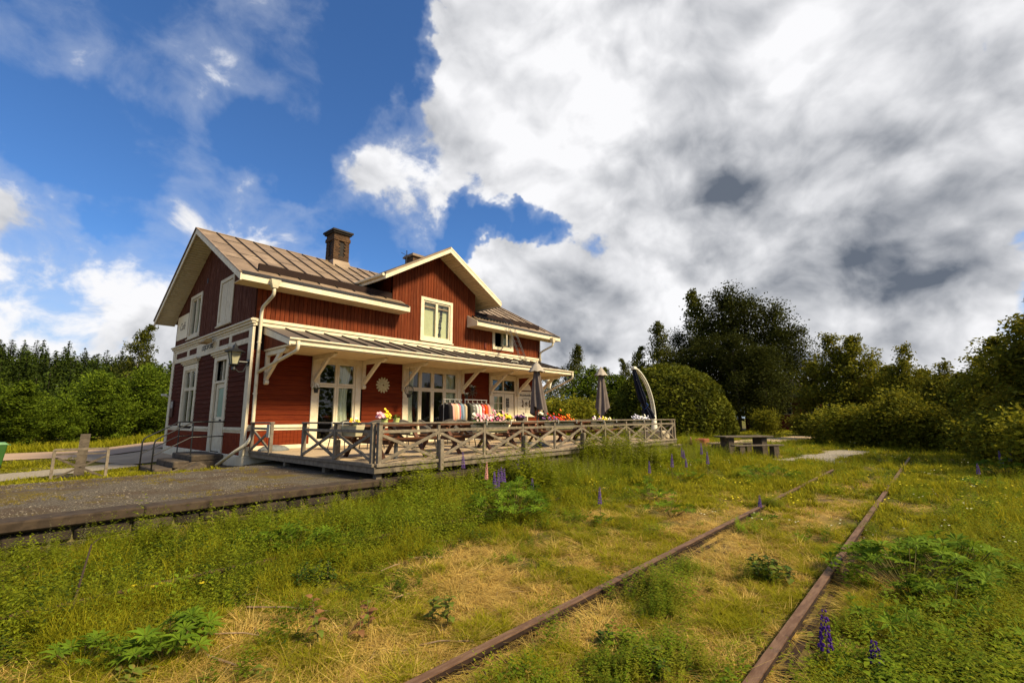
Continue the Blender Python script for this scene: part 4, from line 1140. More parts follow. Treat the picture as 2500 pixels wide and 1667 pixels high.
def wicker(label):
    t = thing('wicker_chair', label, 'chair', (0, 0, 0), 'wicker chairs on the terrace')
    V, F = [], []; n, m = 22, 6
    for j in range(m + 1):
        for i in range(n + 1):
            a = math.radians(-125 + 250 * i / n)          # around the back
            h = j / m; top = .36 + .27 * (math.cos(a * .72)) ** 2
            rr = .30 + .05 * h
            V.append((rr * math.sin(a) * 1.0, rr * math.cos(a) * .95 + .02 * h, .38 + (top - .19) * h))
    for j in range(m):
        for i in range(n):
            q = j * (n + 1) + i; F.append((q, q + 1, q + n + 2, q + n + 1))
    o = place('backrest', arr_mesh('backrest', np.array(V), np.array(F), WICKER, smooth=True), (0, 0, 0), t)
    so = o.modifiers.new('s', 'SOLIDIFY'); so.thickness = .02
    MB().tube([V[m * (n + 1) + i] for i in range(n + 1)], .028, 7).build('rim', WICKER, t, smooth=True)
    MB().lathe([(.02, .36), (.29, .37), (.31, .40), (.29, .44), (.02, .45)], (0, 0, 0), 16).build('seat', WICKER, t, smooth=True)
    for sx, sy in ((-1, -1), (1, -1), (-1, 1), (1, 1)): MB().tube([(sx * .22, sy * .2, .38), (sx * .27, sy * .26, 0)], .014, 6).build('leg', BLACKM, t)
    return t
wc = wicker('grey wicker tub chair alone against the red wall by the first window')
spots = [(7.0, 12.9, -60, None), (7.75, 12.5, 175, 'grey wicker tub chair in front of the first garden window'), (8.85, 12.7, 150, 'grey wicker tub chair left of the wide window, behind the short railing'),
         (9.2, 11.6, 35, 'grey wicker tub chair turned away beside the flower ornament wall'), (10.35, 12.3, 170, 'grey wicker tub chair below the hanging wire lantern'),
         (10.15, 11.1, -20, 'grey wicker tub chair at the left foot of the clothes rack'), (6.2, 13.4, 120, 'grey wicker tub chair closest to the house corner downpipe')]
for i, (x, y, a, l) in enumerate(spots[:6]):
    o = wc if i == 0 else copy_tree(wc)
    o.location = (x, y, TZ); o.rotation_euler = (0, 0, math.radians(a))
    if l: o['label'] = l

# closed parasols
def parasol(x, y, h, label, lean=0.0, sw=1.0, seed=1):
    r = random.Random(seed)
    t = thing('closed_parasol', label, 'parasol', (x, y, TZ), 'closed parasols on the terrace')
    MB().tube([(x, y, TZ + .1), (x, y, TZ + h)], .026, 10).build('pole', GREYW, t)
    MB().lathe([(.36, 0), (.36, .05), (.30, .10), (.06, .14), (.05, .3), (.035, .3)], (x, y, TZ), 20).build('base', SLATE, t, smooth=False)
    V, F = [], []; n, m = 48, 18
    zt, zb = TZ + h - .06, TZ + 1.02
    for j in range(m + 1):
        q = j / m
        for i in range(n):
            a = 2 * PI * i / n
            fold = .5 + .5 * math.cos(a * 6 + .5 * math.sin(q * 3 + seed))
            R_ = (.045 + .16 * q ** .8 * sw) * (.62 + .5 * fold) + .02 * math.sin(3 * a + seed) * q
            z = zt + (zb - zt) * q + (.12 * math.sin(2 * a + seed) + .10 * fold) * q ** 3
            V.append((x + R_ * math.cos(a) * 1.0 + lean * q ** 1.5, y + R_ * math.sin(a), z))
    for j in range(m):
        for i in range(n): F.append((j * n + i, j * n + (i + 1) % n, (j + 1) * n + (i + 1) % n, (j + 1) * n + i))
    o = place('canopy', arr_mesh('canopy', np.array(V), np.array(F), PARA, smooth=True), (0, 0, 0)); o.parent = t; o.location = -WL[t]
    V, F = [], []; n = 32
    for j in range(5):
        q = j / 4
        for i in range(n):
            a = 2 * PI * i / n; R_ = .035 + .17 * q * (1 + .10 * math.cos(a * 8)) * sw
            V.append((x + R_ * math.cos(a), y + R_ * math.sin(a), TZ + h + .02 - .30 * q ** 1.15 - .015 * math.cos(8 * a) * q))
    for j in range(4):
        for i in range(n): F.append((j * n + i, j * n + (i + 1) % n, (j + 1) * n + (i + 1) % n, (j + 1) * n + i))
    o = place('vent_cap', arr_mesh('vent_cap', np.array(V), np.array(F), PARAT, smooth=True), (0, 0, 0)); o.parent = t; o.location = -WL[t]
    MB().ball((x, y, TZ + h + .03), .03, 8).build('finial', PARAT, t)
    return t
parasol(11.78, 9.5, 2.62, 'closed taupe parasol with pale cap standing before the white wall sign', .12, 1.35, 1)
parasol(15.72, 9.5, 2.74, 'closed taupe parasol farther along the terrace, in front of the hedge-like trees', .0, 1.3, 4)
# cantilever parasol
t = thing('cantilever_parasol', 'folded navy cantilever parasol hanging from a curved white double arm', 'parasol', (18.25, 9.0, TZ))
bx, by = 19.05, 9.0
for off in (-.05, .05):
    pts = []
    for k in range(15):
        q = k / 14; a = math.radians(-8 + q * 86)
        pts.append((bx - 2.05 * (1 - math.cos(a)) + .02, by + off, TZ + .45 + .25 + 2.2 * math.sin(a) * 1.0 - .0))
    pts = [(bx - .03, by + off, TZ + .25)] + pts
    MB().tube(pts, .042, 8).build('arm', WHITEP, t, smooth=True)
MB().lathe([(.17, .33), (.13, .42), (.085, .9), (.07, .95)], (bx - .02, by, TZ), 12).build('foot', WHITEP, t, smooth=True)
for (xa, ya) in ((18.5, 8.45), (19.02, 8.45), (18.5, 8.97), (19.02, 8.97)): MB().box(xa, ya, TZ + .004, xa + .5, ya + .5, TZ + .33).build('concrete_weight', CONCL, t, bev=.02)
hx0 = pts[-1]
A = Vector((hx0[0] - .02, by, hx0[2] - .05)); Bp = Vector((bx - .52, by - .05, TZ + .80))
V, F = [], []; n, m = 40, 16
d = (Bp - A); side = Vector((0, 1, 0)); nrm = d.normalized().cross(side)
for j in range(m + 1):
    q = j / m; c = A + d * q + Vector((-.10 * math.sin(q * PI), 0, 0))
    base = .07 + .16 * q ** .9 - .12 * math.exp(-((q - .72) / .07) ** 2)
    for i in range(n):
        a = 2 * PI * i / n; R_ = base * (.72 + .36 * math.cos(a * 6 + 1 + q))
        V.append(tuple(c + (side * math.cos(a) + nrm * math.sin(a)) * R_))
for j in range(m):
    for i in range(n): F.append((j * n + i, j * n + (i + 1) % n, (j + 1) * n + (i + 1) % n, (j + 1) * n + i))
F += [(i, (i + 1) % n, (n - 1 - i - 1) % n, n - 1 - i) for i in range(n // 2 - 1)]
o = place('folded_canopy', arr_mesh('folded_canopy', np.array(V), np.array(F), NAVY, smooth=True), (0, 0, 0)); o.parent = t; o.location = -WL[t]
c = A + d * .72 + Vector((-.08, 0, 0)); MB().tube([c + Vector((0, -.17, 0)), c + Vector((.02, 0, .17)), c + Vector((0, .17, 0)), c + Vector((-.02, 0, -.17)), c + Vector((0, -.17, 0))], .012, 6).build('strap', mat('blue_strap', (.03, .09, .35), rough=.6), t)
MB().box(A.x - .1, by - .09, A.z - .02, A.x + .1, by + .09, A.z + .10).build('hub', WHITEP, t, bev=.02)
# loose bases and little post
tag(MB().lathe([(.40, 0), (.40, .04), (.28, .12), (.08, .15), (.05, .15)], (5.62, 14.1, TZ), 22).build('parasol_foot', SLATE), 'empty grey stone parasol foot on the deck by the house corner', 'parasol foot')
t = thing('deck_post', 'short blue grey post with a wooden cap standing on the deck', 'post', (6.15, 8.95, TZ))
MB().tube([(6.15, 8.95, TZ), (6.15, 8.95, TZ + .34)], .045, 10).build('shaft', SLATE, t); MB().box(6.03, 8.83, TZ + .34, 6.27, 9.07, TZ + .38).build('cap', TABLE, t)

# clothes racks with garments
def rack(xa, xb, y, zt, label):
    t = thing('clothes_rack', label, 'clothes rack', (xa, y, TZ), 'clothes racks on the terrace')
    MB().tube([(xa - .03, y, zt), (xb + .03, y, zt)], .014, 7).build('rail_bar', GREYM, t)
    for xx in (xa, xb):
        MB().tube([(xx, y, TZ + .08), (xx, y, zt)], .013, 7).build('upright', GREYM, t)
        MB().tube([(xx, y - .25, TZ + .04), (xx, y, TZ + .09), (xx, y + .25, TZ + .04)], .013, 6).build('foot', GREYM, t)
    MB().tube([(xa, y, TZ + .12), (xb, y, TZ + .12)], .012, 6).build('lower_bar', GREYM, t)
rack(10.45, 11.25, 12.5, 2.14, 'left chrome clothes rack with dark, peach and blue garments')
rack(11.43, 12.50, 12.5, 2.15, 'right chrome clothes rack with white and orange garments')
def cloth(n, c, c2=None, sc=3): return mat(n, c, c2, sc=sc, rough=.95, st=(1, 1, 1))
def garment(x, y, zt, L, wdt, m, label, sleeves=True, seed=0):
    r = random.Random(seed)
    t = thing('garment', label, 'garment', (x, y, zt - L), 'garments on the clothes racks')
    V, F = [], []; n, mm = 22, 10; ph = r.uniform(0, 6)
    for j in range(mm + 1):
        q = j / mm
        hw = wdt / 2 * (min(1, .30 + q * 5.5) if q < .14 else .98 + .14 * q)
        th = .022 + .022 * q
        for i in range(n):
            a = 2 * PI * i / n
            yy = hw * math.cos(a); xx = th * math.sin(a) + .020 * q * math.sin(yy * 34 + ph) + .012 * math.sin(yy * 15 + ph + q * 2)
            zz = zt - .09 - (L - .09) * q - (.05 * abs(math.cos(a)) * (1 - min(1, q * 6))) - .012 * math.sin(yy * 25 + ph) * q
            V.append((x + xx, y + yy, zz))
    for j in range(mm):
        for i in range(n): F.append((j * n + i, j * n + (i + 1) % n, (j + 1) * n + (i + 1) % n, (j + 1) * n + i))
    o = place('body', arr_mesh('body', np.array(V), np.array(F), m, smooth=True), (0, 0, 0)); o.parent = t; o.location = -WL[t]
    if sleeves:
        for s in (-1, 1):
            mb = MB(); P = [(x, y + s * wdt * .36, zt - .15), (x + .01, y + s * wdt * .50, zt - .22), (x + .015 + r.uniform(-.02, .02), y + s * (wdt * .53), zt - .22 - L * .33), (x + .01, y + s * (wdt * .52), zt - .22 - L * .52)]
            mb.tube(P, [.045, .055, .05, .045], 8).build('sleeve', m, t, smooth=True)
    MB().tube([(x, y, zt + .01), (x, y, zt - .06), (x, y - wdt * .42, zt - .14), (x, y + wdt * .42, zt - .14), (x, y, zt - .06)], .007, 5).build('hanger', BLACKM if seed % 3 else WHITEP, t)
CL = [('black', (.012, .010, .010), 1.10), ('charcoal', (.022, .018, .017), 1.15), ('pale pink', (.66, .36, .29), 1.18), ('peach', (.72, .34, .20), 1.0), ('apricot', (.70, .42, .24), 1.05), ('cream', (.74, .58, .42), 1.12),
      ('coral pink', (.70, .17, .17), .85), ('steel blue', (.13, .19, .25), 1.3), ('denim blue', (.20, .27, .33), .95), ('smoke grey', (.17, .17, .15), 1.2), ('beige', (.48, .36, .22), 1.0)]
for i, (cn, cc, L) in enumerate(CL):
    x = 10.50 + .74 * i / (len(CL) - 1) + (.0)
    garment(x, 12.5, 2.11, L, .46, cloth(cn.replace(' ', '_') + '_cloth', cc), f'{cn} garment hanging on the left clothes rack', True, i)
CR = [('dark olive', (.05, .048, .03), .9), ('grey print', None, .95), ('black and grey print', None, .9), ('pale print', None, .92), ('off white', (.70, .64, .54), .95), ('white', (.82, .78, .70), .98), ('ivory', (.78, .72, .60), 1.0), ('bright white', (.84, .80, .74), .96),
      ('pink red', (.70, .13, .11), .98), ('orange', (.86, .13, .008), .85), ('deep orange', (.72, .09, .006), .82), ('tangerine', (.88, .16, .01), .86), ('rose pink', (.70, .28, .22), 1.05), ('straw yellow', (.72, .52, .22), .8)]
for i, (cn, cc, L) in enumerate(CR):
    x = 11.50 + .98 * i / (len(CR) - 1)
    m_ = cloth(cn.replace(' ', '_') + '_cloth', cc) if cc else cloth(cn.replace(' ', '_') + '_cloth', (.42, .40, .33), (.08, .075, .06), 11)
    garment(x, 12.5, 2.11, L, .44, m_, f'{cn} garment hanging on the right clothes rack', i % 2 == 0, 20 + i)

# flowers: pots and boxes with blooms
LEAFG = leafmat('flower_leaf', (.05, .085, .010), (.10, .12, .016), (.03, .05, .008), .3)
def bloom_mat(n, c, c2): return leafmat(n, c, c2, None, .25, .05)
def quads(C, size, r, flat=.35, asp=1.0):
    """leaf sized diamonds at centres C; returns V,F"""
    n = len(C)
    a = r.uniform(0, 2 * PI, n); tilt = r.normal(0, flat, n); tilt2 = r.normal(0, flat, n)
    sz = size * r.uniform(.6, 1.3, n)
    ux = np.stack([np.cos(a), np.sin(a), np.sin(tilt)], -1); vx = np.stack([-np.sin(a), np.cos(a), np.sin(tilt2)], -1)
    ux /= np.linalg.norm(ux, axis=1)[:, None]; vx /= np.linalg.norm(vx, axis=1)[:, None]
    ux = ux * sz[:, None] * asp; vx = vx * sz[:, None] * .55
    V = np.stack([C - ux, C - vx, C + ux, C + vx], 1).reshape(-1, 3)
    F = np.arange(4 * n).reshape(n, 4)
    return V, F
def flowers(t, x0, x1, y, z, h, dep, nl, blooms, seed, ls=.05):
    r = np.random.RandomState(seed)
    C = np.stack([r.uniform(x0, x1, nl), y + r.normal(0, dep * .5, nl), z + np.abs(r.normal(0, h * .38, nl))], -1)
    V, F = quads(C, ls, r, .6)
    o = tag(place('foliage', arr_mesh('foliage', V, F, LEAFG), (0, 0, 0)), kind='stuff'); o.parent = t; o.location = -WL[t]
    for (m, n, xa, xb) in blooms:
        C = np.stack([r.uniform(x0 + (x1 - x0) * xa, x0 + (x1 - x0) * xb, n), y + r.normal(0, dep * .5, n), z + h * .35 + np.abs(r.normal(0, h * .4, n))], -1)
        V, F = [], []
        for c in C:
            b = len(V); k = 6; rr = .034 * r.uniform(.8, 1.3); ti = r.normal(0, .5, 2)
            V.append(tuple(c + np.array([0, -.012, .004])))
            for q in range(k):
                a = 2 * PI * q / k; V.append((c[0] + rr * math.cos(a), c[1] + rr * math.sin(a) * .6 + .012, c[2] + rr * math.sin(a) * .9 + .01 * ti[0]))
            for q in range(k): F.append((b, b + 1 + q, b + 1 + (q + 1) % k))
        o = tag(place('bloom', arr_mesh('bloom', np.array(V), np.array(F), m), (0, 0, 0)), kind='stuff'); o.parent = t; o.location = -WL[t]
PINK = bloom_mat('pink_petal', (.75, .30, .38), (.85, .62, .60)); MAG = bloom_mat('magenta_petal', (.45, .06, .16), (.65, .16, .30)); YEL = bloom_mat('yellow_petal', (.85, .62, .02), (.90, .75, .10))
ORA = bloom_mat('orange_petal', (.85, .22, .02), (.80, .32, .05)); REDF = bloom_mat('red_petal', (.45, .02, .01), (.62, .06, .02)); WHI = bloom_mat('white_petal', (.80, .78, .68), (.85, .80, .60)); LAV = bloom_mat('lavender_petal', (.50, .50, .66), (.66, .64, .74)); PUR = bloom_mat('purple_petal', (.20, .08, .25), (.32, .14, .34))
def flower_box(x0, x1, blooms, label, seed, h=.26):
    y = RY + .20; z0 = 1.13
    t = thing('flower_box', label, 'flower box', (x0, y, z0), 'flower boxes hung on the railing')
    MB().hexa([(x0 + .06, y - .09, z0), (x1 - .06, y - .09, z0), (x1 - .06, y + .07, z0), (x0 + .06, y + .07, z0), (x0, y - .12, z0 + .22), (x1, y - .12, z0 + .22), (x1, y + .10, z0 + .22), (x0, y + .10, z0 + .22)]).build('planter', BOXP, t, bev=.01)
    for xx in (x0 + .2, x1 - .12):
        MB().beam((xx, RY - .075, 1.33), (xx + .012, RY - .075, 1.432), .02, .008).beam((xx + .012, RY - .07, 1.43), (xx + .012, y - .1, 1.43), .02, .008).build('hook', WHITEP, t)
    flowers(t, x0, x1, y, z0 + .2, h, .14, 420, blooms, seed)
flower_box(8.02, 9.22, [(PINK, 70, 0, 1), (MAG, 26, .15, .75), (WHI, 14, 0, .4)], 'cream railing box overflowing with pink petunias', 1, .26)
flower_box(10.95, 12.2, [(REDF, 60, .1, .9), (ORA, 26, .55, .95), (PUR, 26, 0, .4)], 'cream railing box of red and orange flowers', 2, .20)
flower_box(13.45, 14.6, [(YEL, 30, .3, .9), (WHI, 26, 0, 1), (PUR, 22, .05, .5)], 'cream railing box of small yellow and white violas', 3, .17)
flower_box(16.3, 17.35, [(LAV, 80, 0, 1), (WHI, 16, .3, 1)], 'cream railing box of pale lavender blooms near the cantilever parasol', 4, .20)
t = thing('flower_box', 'cream box with one white and one orange bloom hung inside the short railing', 'flower box', (TX0 + .2, 9.6, 1.13), 'flower boxes hung on the railing')
y = 9.55
MB().hexa([(TX0 + .1, y - .28, 1.12), (TX0 + .26, y - .28, 1.12), (TX0 + .26, y + .28, 1.12), (TX0 + .1, y + .28, 1.12), (TX0 + .08, y - .34, 1.36), (TX0 + .30, y - .34, 1.36), (TX0 + .30, y + .34, 1.36), (TX0 + .08, y + .34, 1.36)]).build('planter', BOXP, t, bev=.01)
for yy in (y - .05, y + .42): MB().beam((TX0 - .07, yy, 1.33), (TX0 - .07, yy, 1.432), .02, .008).beam((TX0 - .07, yy, 1.43), (TX0 + .1, yy, 1.43), .02, .008).build('hook', WHITEP, t)
flowers(t, TX0 + .1, TX0 + .28, y - .1, 1.33, .14, .1, 60, [(WHI, 6, 0, 1), (ORA, 6, 0, 1), (YEL, 4, 0, 1)], 9)
def pot(x, y, z, r_, h, m, label, blooms, seed, fh=.11, nl=120):
    t = thing('flower_pot', label, 'flower pot', (x, y, z), 'flower pots')
    MB().lathe([(r_ * .72, 0), (r_, h * .8), (r_ * 1.1, h * .82), (r_ * 1.1, h), (r_ * .9, h), (r_ * .85, h * .9)], (x, y, z), 14).build('pot', m, t, smooth=False)
    flowers(t, x - r_ * 1.3, x + r_ * 1.3, y, z + h * .9, fh, r_ * 1.3, nl, blooms, seed, .04)
ztb = TZ + .742
pot(6.20, 9.5, ztb, .085, .13, LIMEP, 'lime pot of bright yellow and pink flowers on the leftmost picnic table', [(YEL, 40, .3, 1), (PINK, 26, -.3, .4)], 21, .12)
pot(6.55, 9.55, ztb, .075, .14, LIMEP, 'plain lime pot with a low green plant on the leftmost picnic table', [], 22, .09, 60)
pot(10.25, 9.7, ztb, .10, .15, TERRA, 'terracotta pot with yellow flowers on the picnic table before the door', [(YEL, 22, 0, 1)], 23)
pot(10.55, 9.6, ztb, .07, .10, LIMEP, 'small pot crowded with lemon yellow flowers beside the terracotta pot', [(YEL, 30, -.2, 1.2)], 24, .10)
pot(9.95, 9.8, ztb, .08, .12, TERRA, 'pot of salmon pink flowers left of the terracotta pot', [(ORA, 18, 0, 1), (PINK, 22, 0, 1)], 25)
pot(11.5, 10.0, ztb, .13, .12, mat('dark_pot', (.05, .03, .02), rough=.8), 'dark bowl of purple flowers by the closed parasol', [(PUR, 26, 0, 1), (PINK, 8, 0, 1)], 26, .12)
pot(12.55, 9.9, ztb, .14, .2, BLACKM, 'black pot of white flowers behind the closed parasol', [(WHI, 40, 0, 1)], 27, .14)
tag(MB().ball((11.55, 12.15, 1.42), .12, 12, sz=1.3).build('glass_float', mat('green_glass', (.04, .16, .03), rough=.15, spec=.6), smooth=True), 'shiny green glass ball hung between the two clothes racks', 'glass ball')
t = thing('chalkboard', 'small white framed chalkboard standing below the white wall sign', 'chalkboard', (15.9, 13.6, TZ))
MB().box(15.62, 13.58, TZ + .3, 16.18, 13.62, TZ + 1.0).build('frame', CREAM, t); MB().box(15.68, 13.565, TZ + .36, 16.12, 13.578, TZ + .94).build('slate', mat('chalk_slate', (.12, .10, .08), (.09, .08, .06), sc=9, rough=.9), t)

# ------------------------------------------------------------------ signs and ornaments on the house
t = thing('station_sign', 'cream station name plate reading LESJÖFORS above the gable door', 'sign', (X0 - .03, 18.95, 3.9))
mb = MB(); wbox(mb, gm, 17.97, 19.96, -.005, .030, 3.90, 4.118); mb.build('plate', CREAMG, t)
text('lettering', 'LESJÖFORS', .235, gm(18.93, .033, 4.005), RGABLE, INK, t, width=1.12, bold=.004)
t = thing('sign_lamp', 'hooded brass coloured lamp above the station name plate', 'lamp', (X0 - .1, 18.35, 4.15))
MB().hexa([(X0 - .16, 17.98, 4.06), (X0 - .42, 17.98, 4.06), (X0 - .42, 18.66, 4.06), (X0 - .16, 18.66, 4.06), (X0 - .15, 18.08, 4.20), (X0 - .30, 18.08, 4.20), (X0 - .30, 18.56, 4.20), (X0 - .15, 18.56, 4.20)]).build('hood', mat('brass_hood', (.42, .27, .10), rough=.5), t); MB().tube([(X0 - .02, 18.3, 4.18), (X0 - .22, 18.3, 4.16)], .02, 6).build('bracket_arm', GREYM, t)
t = thing('cafe_sign', 'white board with handwritten Café on the upper gable', 'sign', (X0 - .03, 22.45, 4.7))
mb = MB(); wbox(mb, gm, 21.72, 23.22, .02, .04, 4.69, 5.68); mb.build('board', SIGNW, t)
text('lettering', 'Café', .42, gm(22.45, .043, 5.2), RGABLE, INKG, t, shear=.35)
t = thing('wall_sign', 'white boarded wall sign with dark lettering and a flower motif beside the terrace door', 'sign', (17.35, Y0 - .05, 1.6))
for k in range(7):
    z = 1.60 + k * .155; MB().box(16.80, Y0 - .065, z + .004, 17.98, Y0 - .045, z + .151).build('sign_board', SIGNW, t)
for (a_, b_, c_, d_) in ((16.76, 1.56, 16.82, 2.72), (17.96, 1.56, 18.02, 2.72)): MB().box(a_, Y0 - .072, b_, c_, Y0 - .04, d_).build('frame', SIGNW, t)
MB().box(16.76, Y0 - .073, 2.69, 18.02, Y0 - .04, 2.75).build('frame', SIGNW, t); MB().box(16.76, Y0 - .073, 1.55, 18.02, Y0 - .04, 1.60).build('frame', SIGNW, t)
text('lettering', 'BYGDEKAFÉET', .135, fm(17.35, .068, 2.56), RFACE, INK, t, bold=.003); text('lettering', 'LESJÖFORS', .105, fm(17.37, .068, 2.40), RFACE, INKG, t)
mb = MB(); BR = mat('rust_brown_motif', (.10, .045, .012), rough=.8)
for s in (-1, 1):
    mb.tube([fm(17.36 + s * .30, .07, 2.34), fm(17.36 + s * .25, .07, 2.28), fm(17.36 + s * .22, .07, 2.16), fm(17.36 + s * .27, .07, 2.06), fm(17.36 + s * .22, .07, 2.0)], [.02, .035, .025, .04, .03], 6)
for k in range(6): a_ = k * PI / 3 + .3; mb.beam(fm(17.36, .07, 2.16), fm(17.36 + .12 * math.cos(a_), .07, 2.16 + .10 * math.sin(a_)), .01, .05, up=(0, 1, 0))
mb.tube([fm(17.36, .07, 2.12), fm(17.34, .07, 1.9), fm(17.33, .07, 1.74)], .012, 6)
mb.build('flower_motif', BR, t)
tag(MB().prism([fm(17.38 + .37 * math.cos(a_), .06, 2.80 + .36 * math.sin(a_)) for a_ in np.linspace(0, PI, 14)], (0, .03, 0)).build('arched_sign', SIGNW), 'pale half round plaque on the red wall above the white sign', 'plaque')
t = thing('wall_flower', 'cream metal sunflower ornament on the red wall between the windows', 'ornament', (9.47, Y0 - .05, 2.4))
FLM = mat('cream_flower_metal', (.62, .52, .28), (.50, .41, .20), sc=8, rough=.6)
for ring, (n_, R_, d_) in enumerate(((14, .29, .035), (10, .20, .055), (7, .11, .075))):
    for k in range(n_):
        a_ = 2 * PI * (k + .5 * ring) / n_; c_, s_ = math.cos(a_), math.sin(a_)
        q = lambda r_, w_: fm(9.47 + r_ * c_ - w_ * s_, d_, 2.68 + r_ * s_ + w_ * c_)
        MB().prism([q(.03, 0), q(R_ * .6, .045), q(R_ * .9, .03), q(R_, 0), q(R_ * .9, -.03), q(R_ * .6, -.045)], (0, .008, 0)).build('petal', FLM, t)
t = thing('compass_star', 'rusty metal star ornament on the red wall above the clothes rack', 'ornament', (13.84, Y0 - .05, 2.2))
STM = mat('bronze_star', (.15, .095, .05), rough=.55, metal=.4)
for k in range(8):
    a_ = k * PI / 4; L = .34 if k % 2 == 0 else .24; c_, s_ = math.cos(a_), math.sin(a_)
    q = lambda r_, w_: fm(13.84 + r_ * c_ - w_ * s_, .06, 2.57 + r_ * s_ + w_ * c_)
    MB().prism([q(0, .01), q(.06, .03), q(L, .004), q(L, -.004), q(.06, -.03), q(0, -.01)], (0, .015, 0)).build('ray', STM, t)
MB().tube([fm(13.84 + .25 * math.cos(a_), .055, 2.57 + .25 * math.sin(a_)) for a_ in np.linspace(0, 2 * PI, 25)], .006, 5, cap=False).build('ring', STM, t)
def wall_pot(x, z, label, seed, plant=True):
    t = thing('hanging_pot', label, 'hanging pot', (x, Y0 - .3, z), 'pots hung from the brackets')
    MB().lathe([(.05, 0), (.075, .13), (.08, .14), (.07, .14)], (x, Y0 - .3, z), 12).build('pot', BLACKM, t)
    MB().tube([(x, Y0 - .3, z + .13), (x, Y0 - .12, z + .36)], .006, 5).build('wire', BLACKM, t)
    flowers(t, x - .09, x + .09, Y0 - .3, z + .12, .14, .09, 70, [(WHI, 10, 0, 1)], seed, .035)
wall_pot(6.90, 2.30, 'small black pot with a pale plant hung on the first bracket', 31); wall_pot(13.28, 2.28, 'dark pot hung on the bracket to the right of the wide window', 32); wall_pot(13.62, 2.62, 'dark hanging pot of trailing greenery next to the metal star', 33)
t = thing('wire_lantern', 'globe shaped wire lantern holding a small pot, hung in the wide window', 'lantern', (10.2, 14.15, 2.25))
for k in range(6):
    a_ = k * PI / 6
    MB().tube([(10.2 + .16 * math.cos(a_) * math.cos(b_), 14.15 + .16 * math.sin(a_) * math.cos(b_), 2.50 + .19 * math.sin(b_)) for b_ in np.linspace(0, 2 * PI, 21)], .006, 5, cap=False).build('wire', BLACKM, t)
MB().tube([(10.2, 14.15, 2.69), (10.2, 14.15, 3.34)], .007, 5).build('chain', BLACKM, t); MB().lathe([(.06, 0), (.085, .12), (.09, .13), (.07, .13)], (10.2, 14.15, 2.24), 12).build('pot', BLACKM, t)
# wall lantern on the corner
t = thing('wall_lantern', 'black carriage lantern on the corner of the gable wall', 'lantern', (X0, 14.85, 2.9))
lx, ly = X0 - .42, 14.85
MB().box(X0 - .06, ly - .09, 3.03, X0 - .046, ly + .09, 3.22).tube([(X0 - .05, ly, 3.13), (X0 - .30, ly, 3.13), (X0 - .40, ly, 3.02)], .035, 8).tube([(X0 - .08, ly, 3.08), (X0 - .16, ly, 2.86), (X0 - .28, ly, 2.84), (lx, ly, 2.95)], .02, 7).build('bracket_arm', BLACKM, t)
for k in range(4):
    a0, a1 = PI / 4 + k * PI / 2, PI / 4 + (k + 1) * PI / 2
    q = lambda a, r_, z: (lx + r_ * math.cos(a), ly + r_ * math.sin(a), z)
    MB().poly([q(a0, .10, 3.06), q(a1, .10, 3.06), q(a1, .19, 3.40), q(a0, .19, 3.40)]).build('pane', mat('milky_glass', (.36, .34, .22), rough=.3, spec=.5) if k == 0 else bpy.data.materials['milky_glass'], t)
    MB().tube([q(a0, .105, 3.05), q(a0, .195, 3.41)], .014, 5).build('frame_bar', BLACKM, t)
MB().lathe([(.27, 3.40), (.27, 3.42), (.10, 3.50), (.07, 3.53), (.07, 3.58), (.02, 3.64), (.01, 3.70)], (lx, ly, 0), 12).build('cap', BLACKM, t); MB().lathe([(.02, 2.86), (.06, 2.90), (.05, 2.98), (.13, 3.04), (.13, 3.06)], (lx, ly, 0), 10).build('base', BLACKM, t)
t = thing('wall_lantern', 'white carriage lantern under the far end of the canopy', 'lantern', (18.6, 14.2, 3.1))
lx, ly = 18.72, 14.3
MB().lathe([(.07, 2.95), (.15, 3.28), (.02, 3.28)], (lx, ly, 0), 6).build('shade', WHITEP, t); MB().lathe([(.19, 3.28), (.04, 3.4), (.02, 3.44)], (lx, ly, 0), 6).build('cap', WHITEP, t); MB().tube([(lx, ly, 3.4), (lx, ly, 3.5)], .015, 6).build('stem', WHITEP, t)
t = thing('security_camera', 'small white camera on the far corner of the gable wall', 'camera', (X0 - .05, 23.4, 2.5))
MB().box(X0 - .30, 23.36, 2.44, X0 - .10, 23.46, 2.53).build('housing', WHITEP, t, bev=.02); MB().tube([(X0 - .02, 23.4, 2.42), (X0 - .18, 23.42, 2.45)], .02, 6).build('stem', WHITEP, t)
t = thing('poster_board', 'dark narrow notice case beside the gable window', 'notice case', (X0 - .03, 22.3, 1.6))
mb = MB(); wbox(mb, gm, 22.50, 22.90, .028, .07, 1.60, 2.25); mb.build('case', mat('dark_case', (.06, .02, .012), rough=.5), t); mb = MB(); wbox(mb, gm, 22.54, 22.86, .071, .075, 1.95, 2.2); mb.build('paper', GREYP, t)

# roof ladder
t = thing('roof_ladder', 'thin black metal ladder leaning from the canopy roof to the eaves', 'ladder', (15.6, 13.4, 3.85))
La, Lb = Vector((15.40, 13.25, cz(13.25) + .03)), Vector((15.25, 14.02, 5.72))
off = Vector((.38, 0, .0))
for o_ in (Vector((0, 0, 0)), off):
    for dd in (0, .09): MB().tube([La + o_ + Vector((dd, 0, 0)), Lb + o_ + Vector((dd, 0, 0)), Lb + o_ + Vector((dd, .25, .22))], .011, 5).build('stile', BLACKM, t)
for k in range(1, 9): p_ = La.lerp(Lb, k / 9); MB().tube([p_, p_ + off + Vector((.09, 0, 0))], .010, 5).build('rung', BLACKM, t)
tag(MB().tube([(14.7, 13.2, cz(13.2) + .02), (14.7, 13.2, cz(13.2) + .10), (15.1, 13.2, cz(13.2) + .10), (15.1, 13.2, cz(13.2) + .02)], .014, 5).build('roof_hook', WHITEP), 'white metal hook lying on the canopy roof below the ladder', 'roof hook')

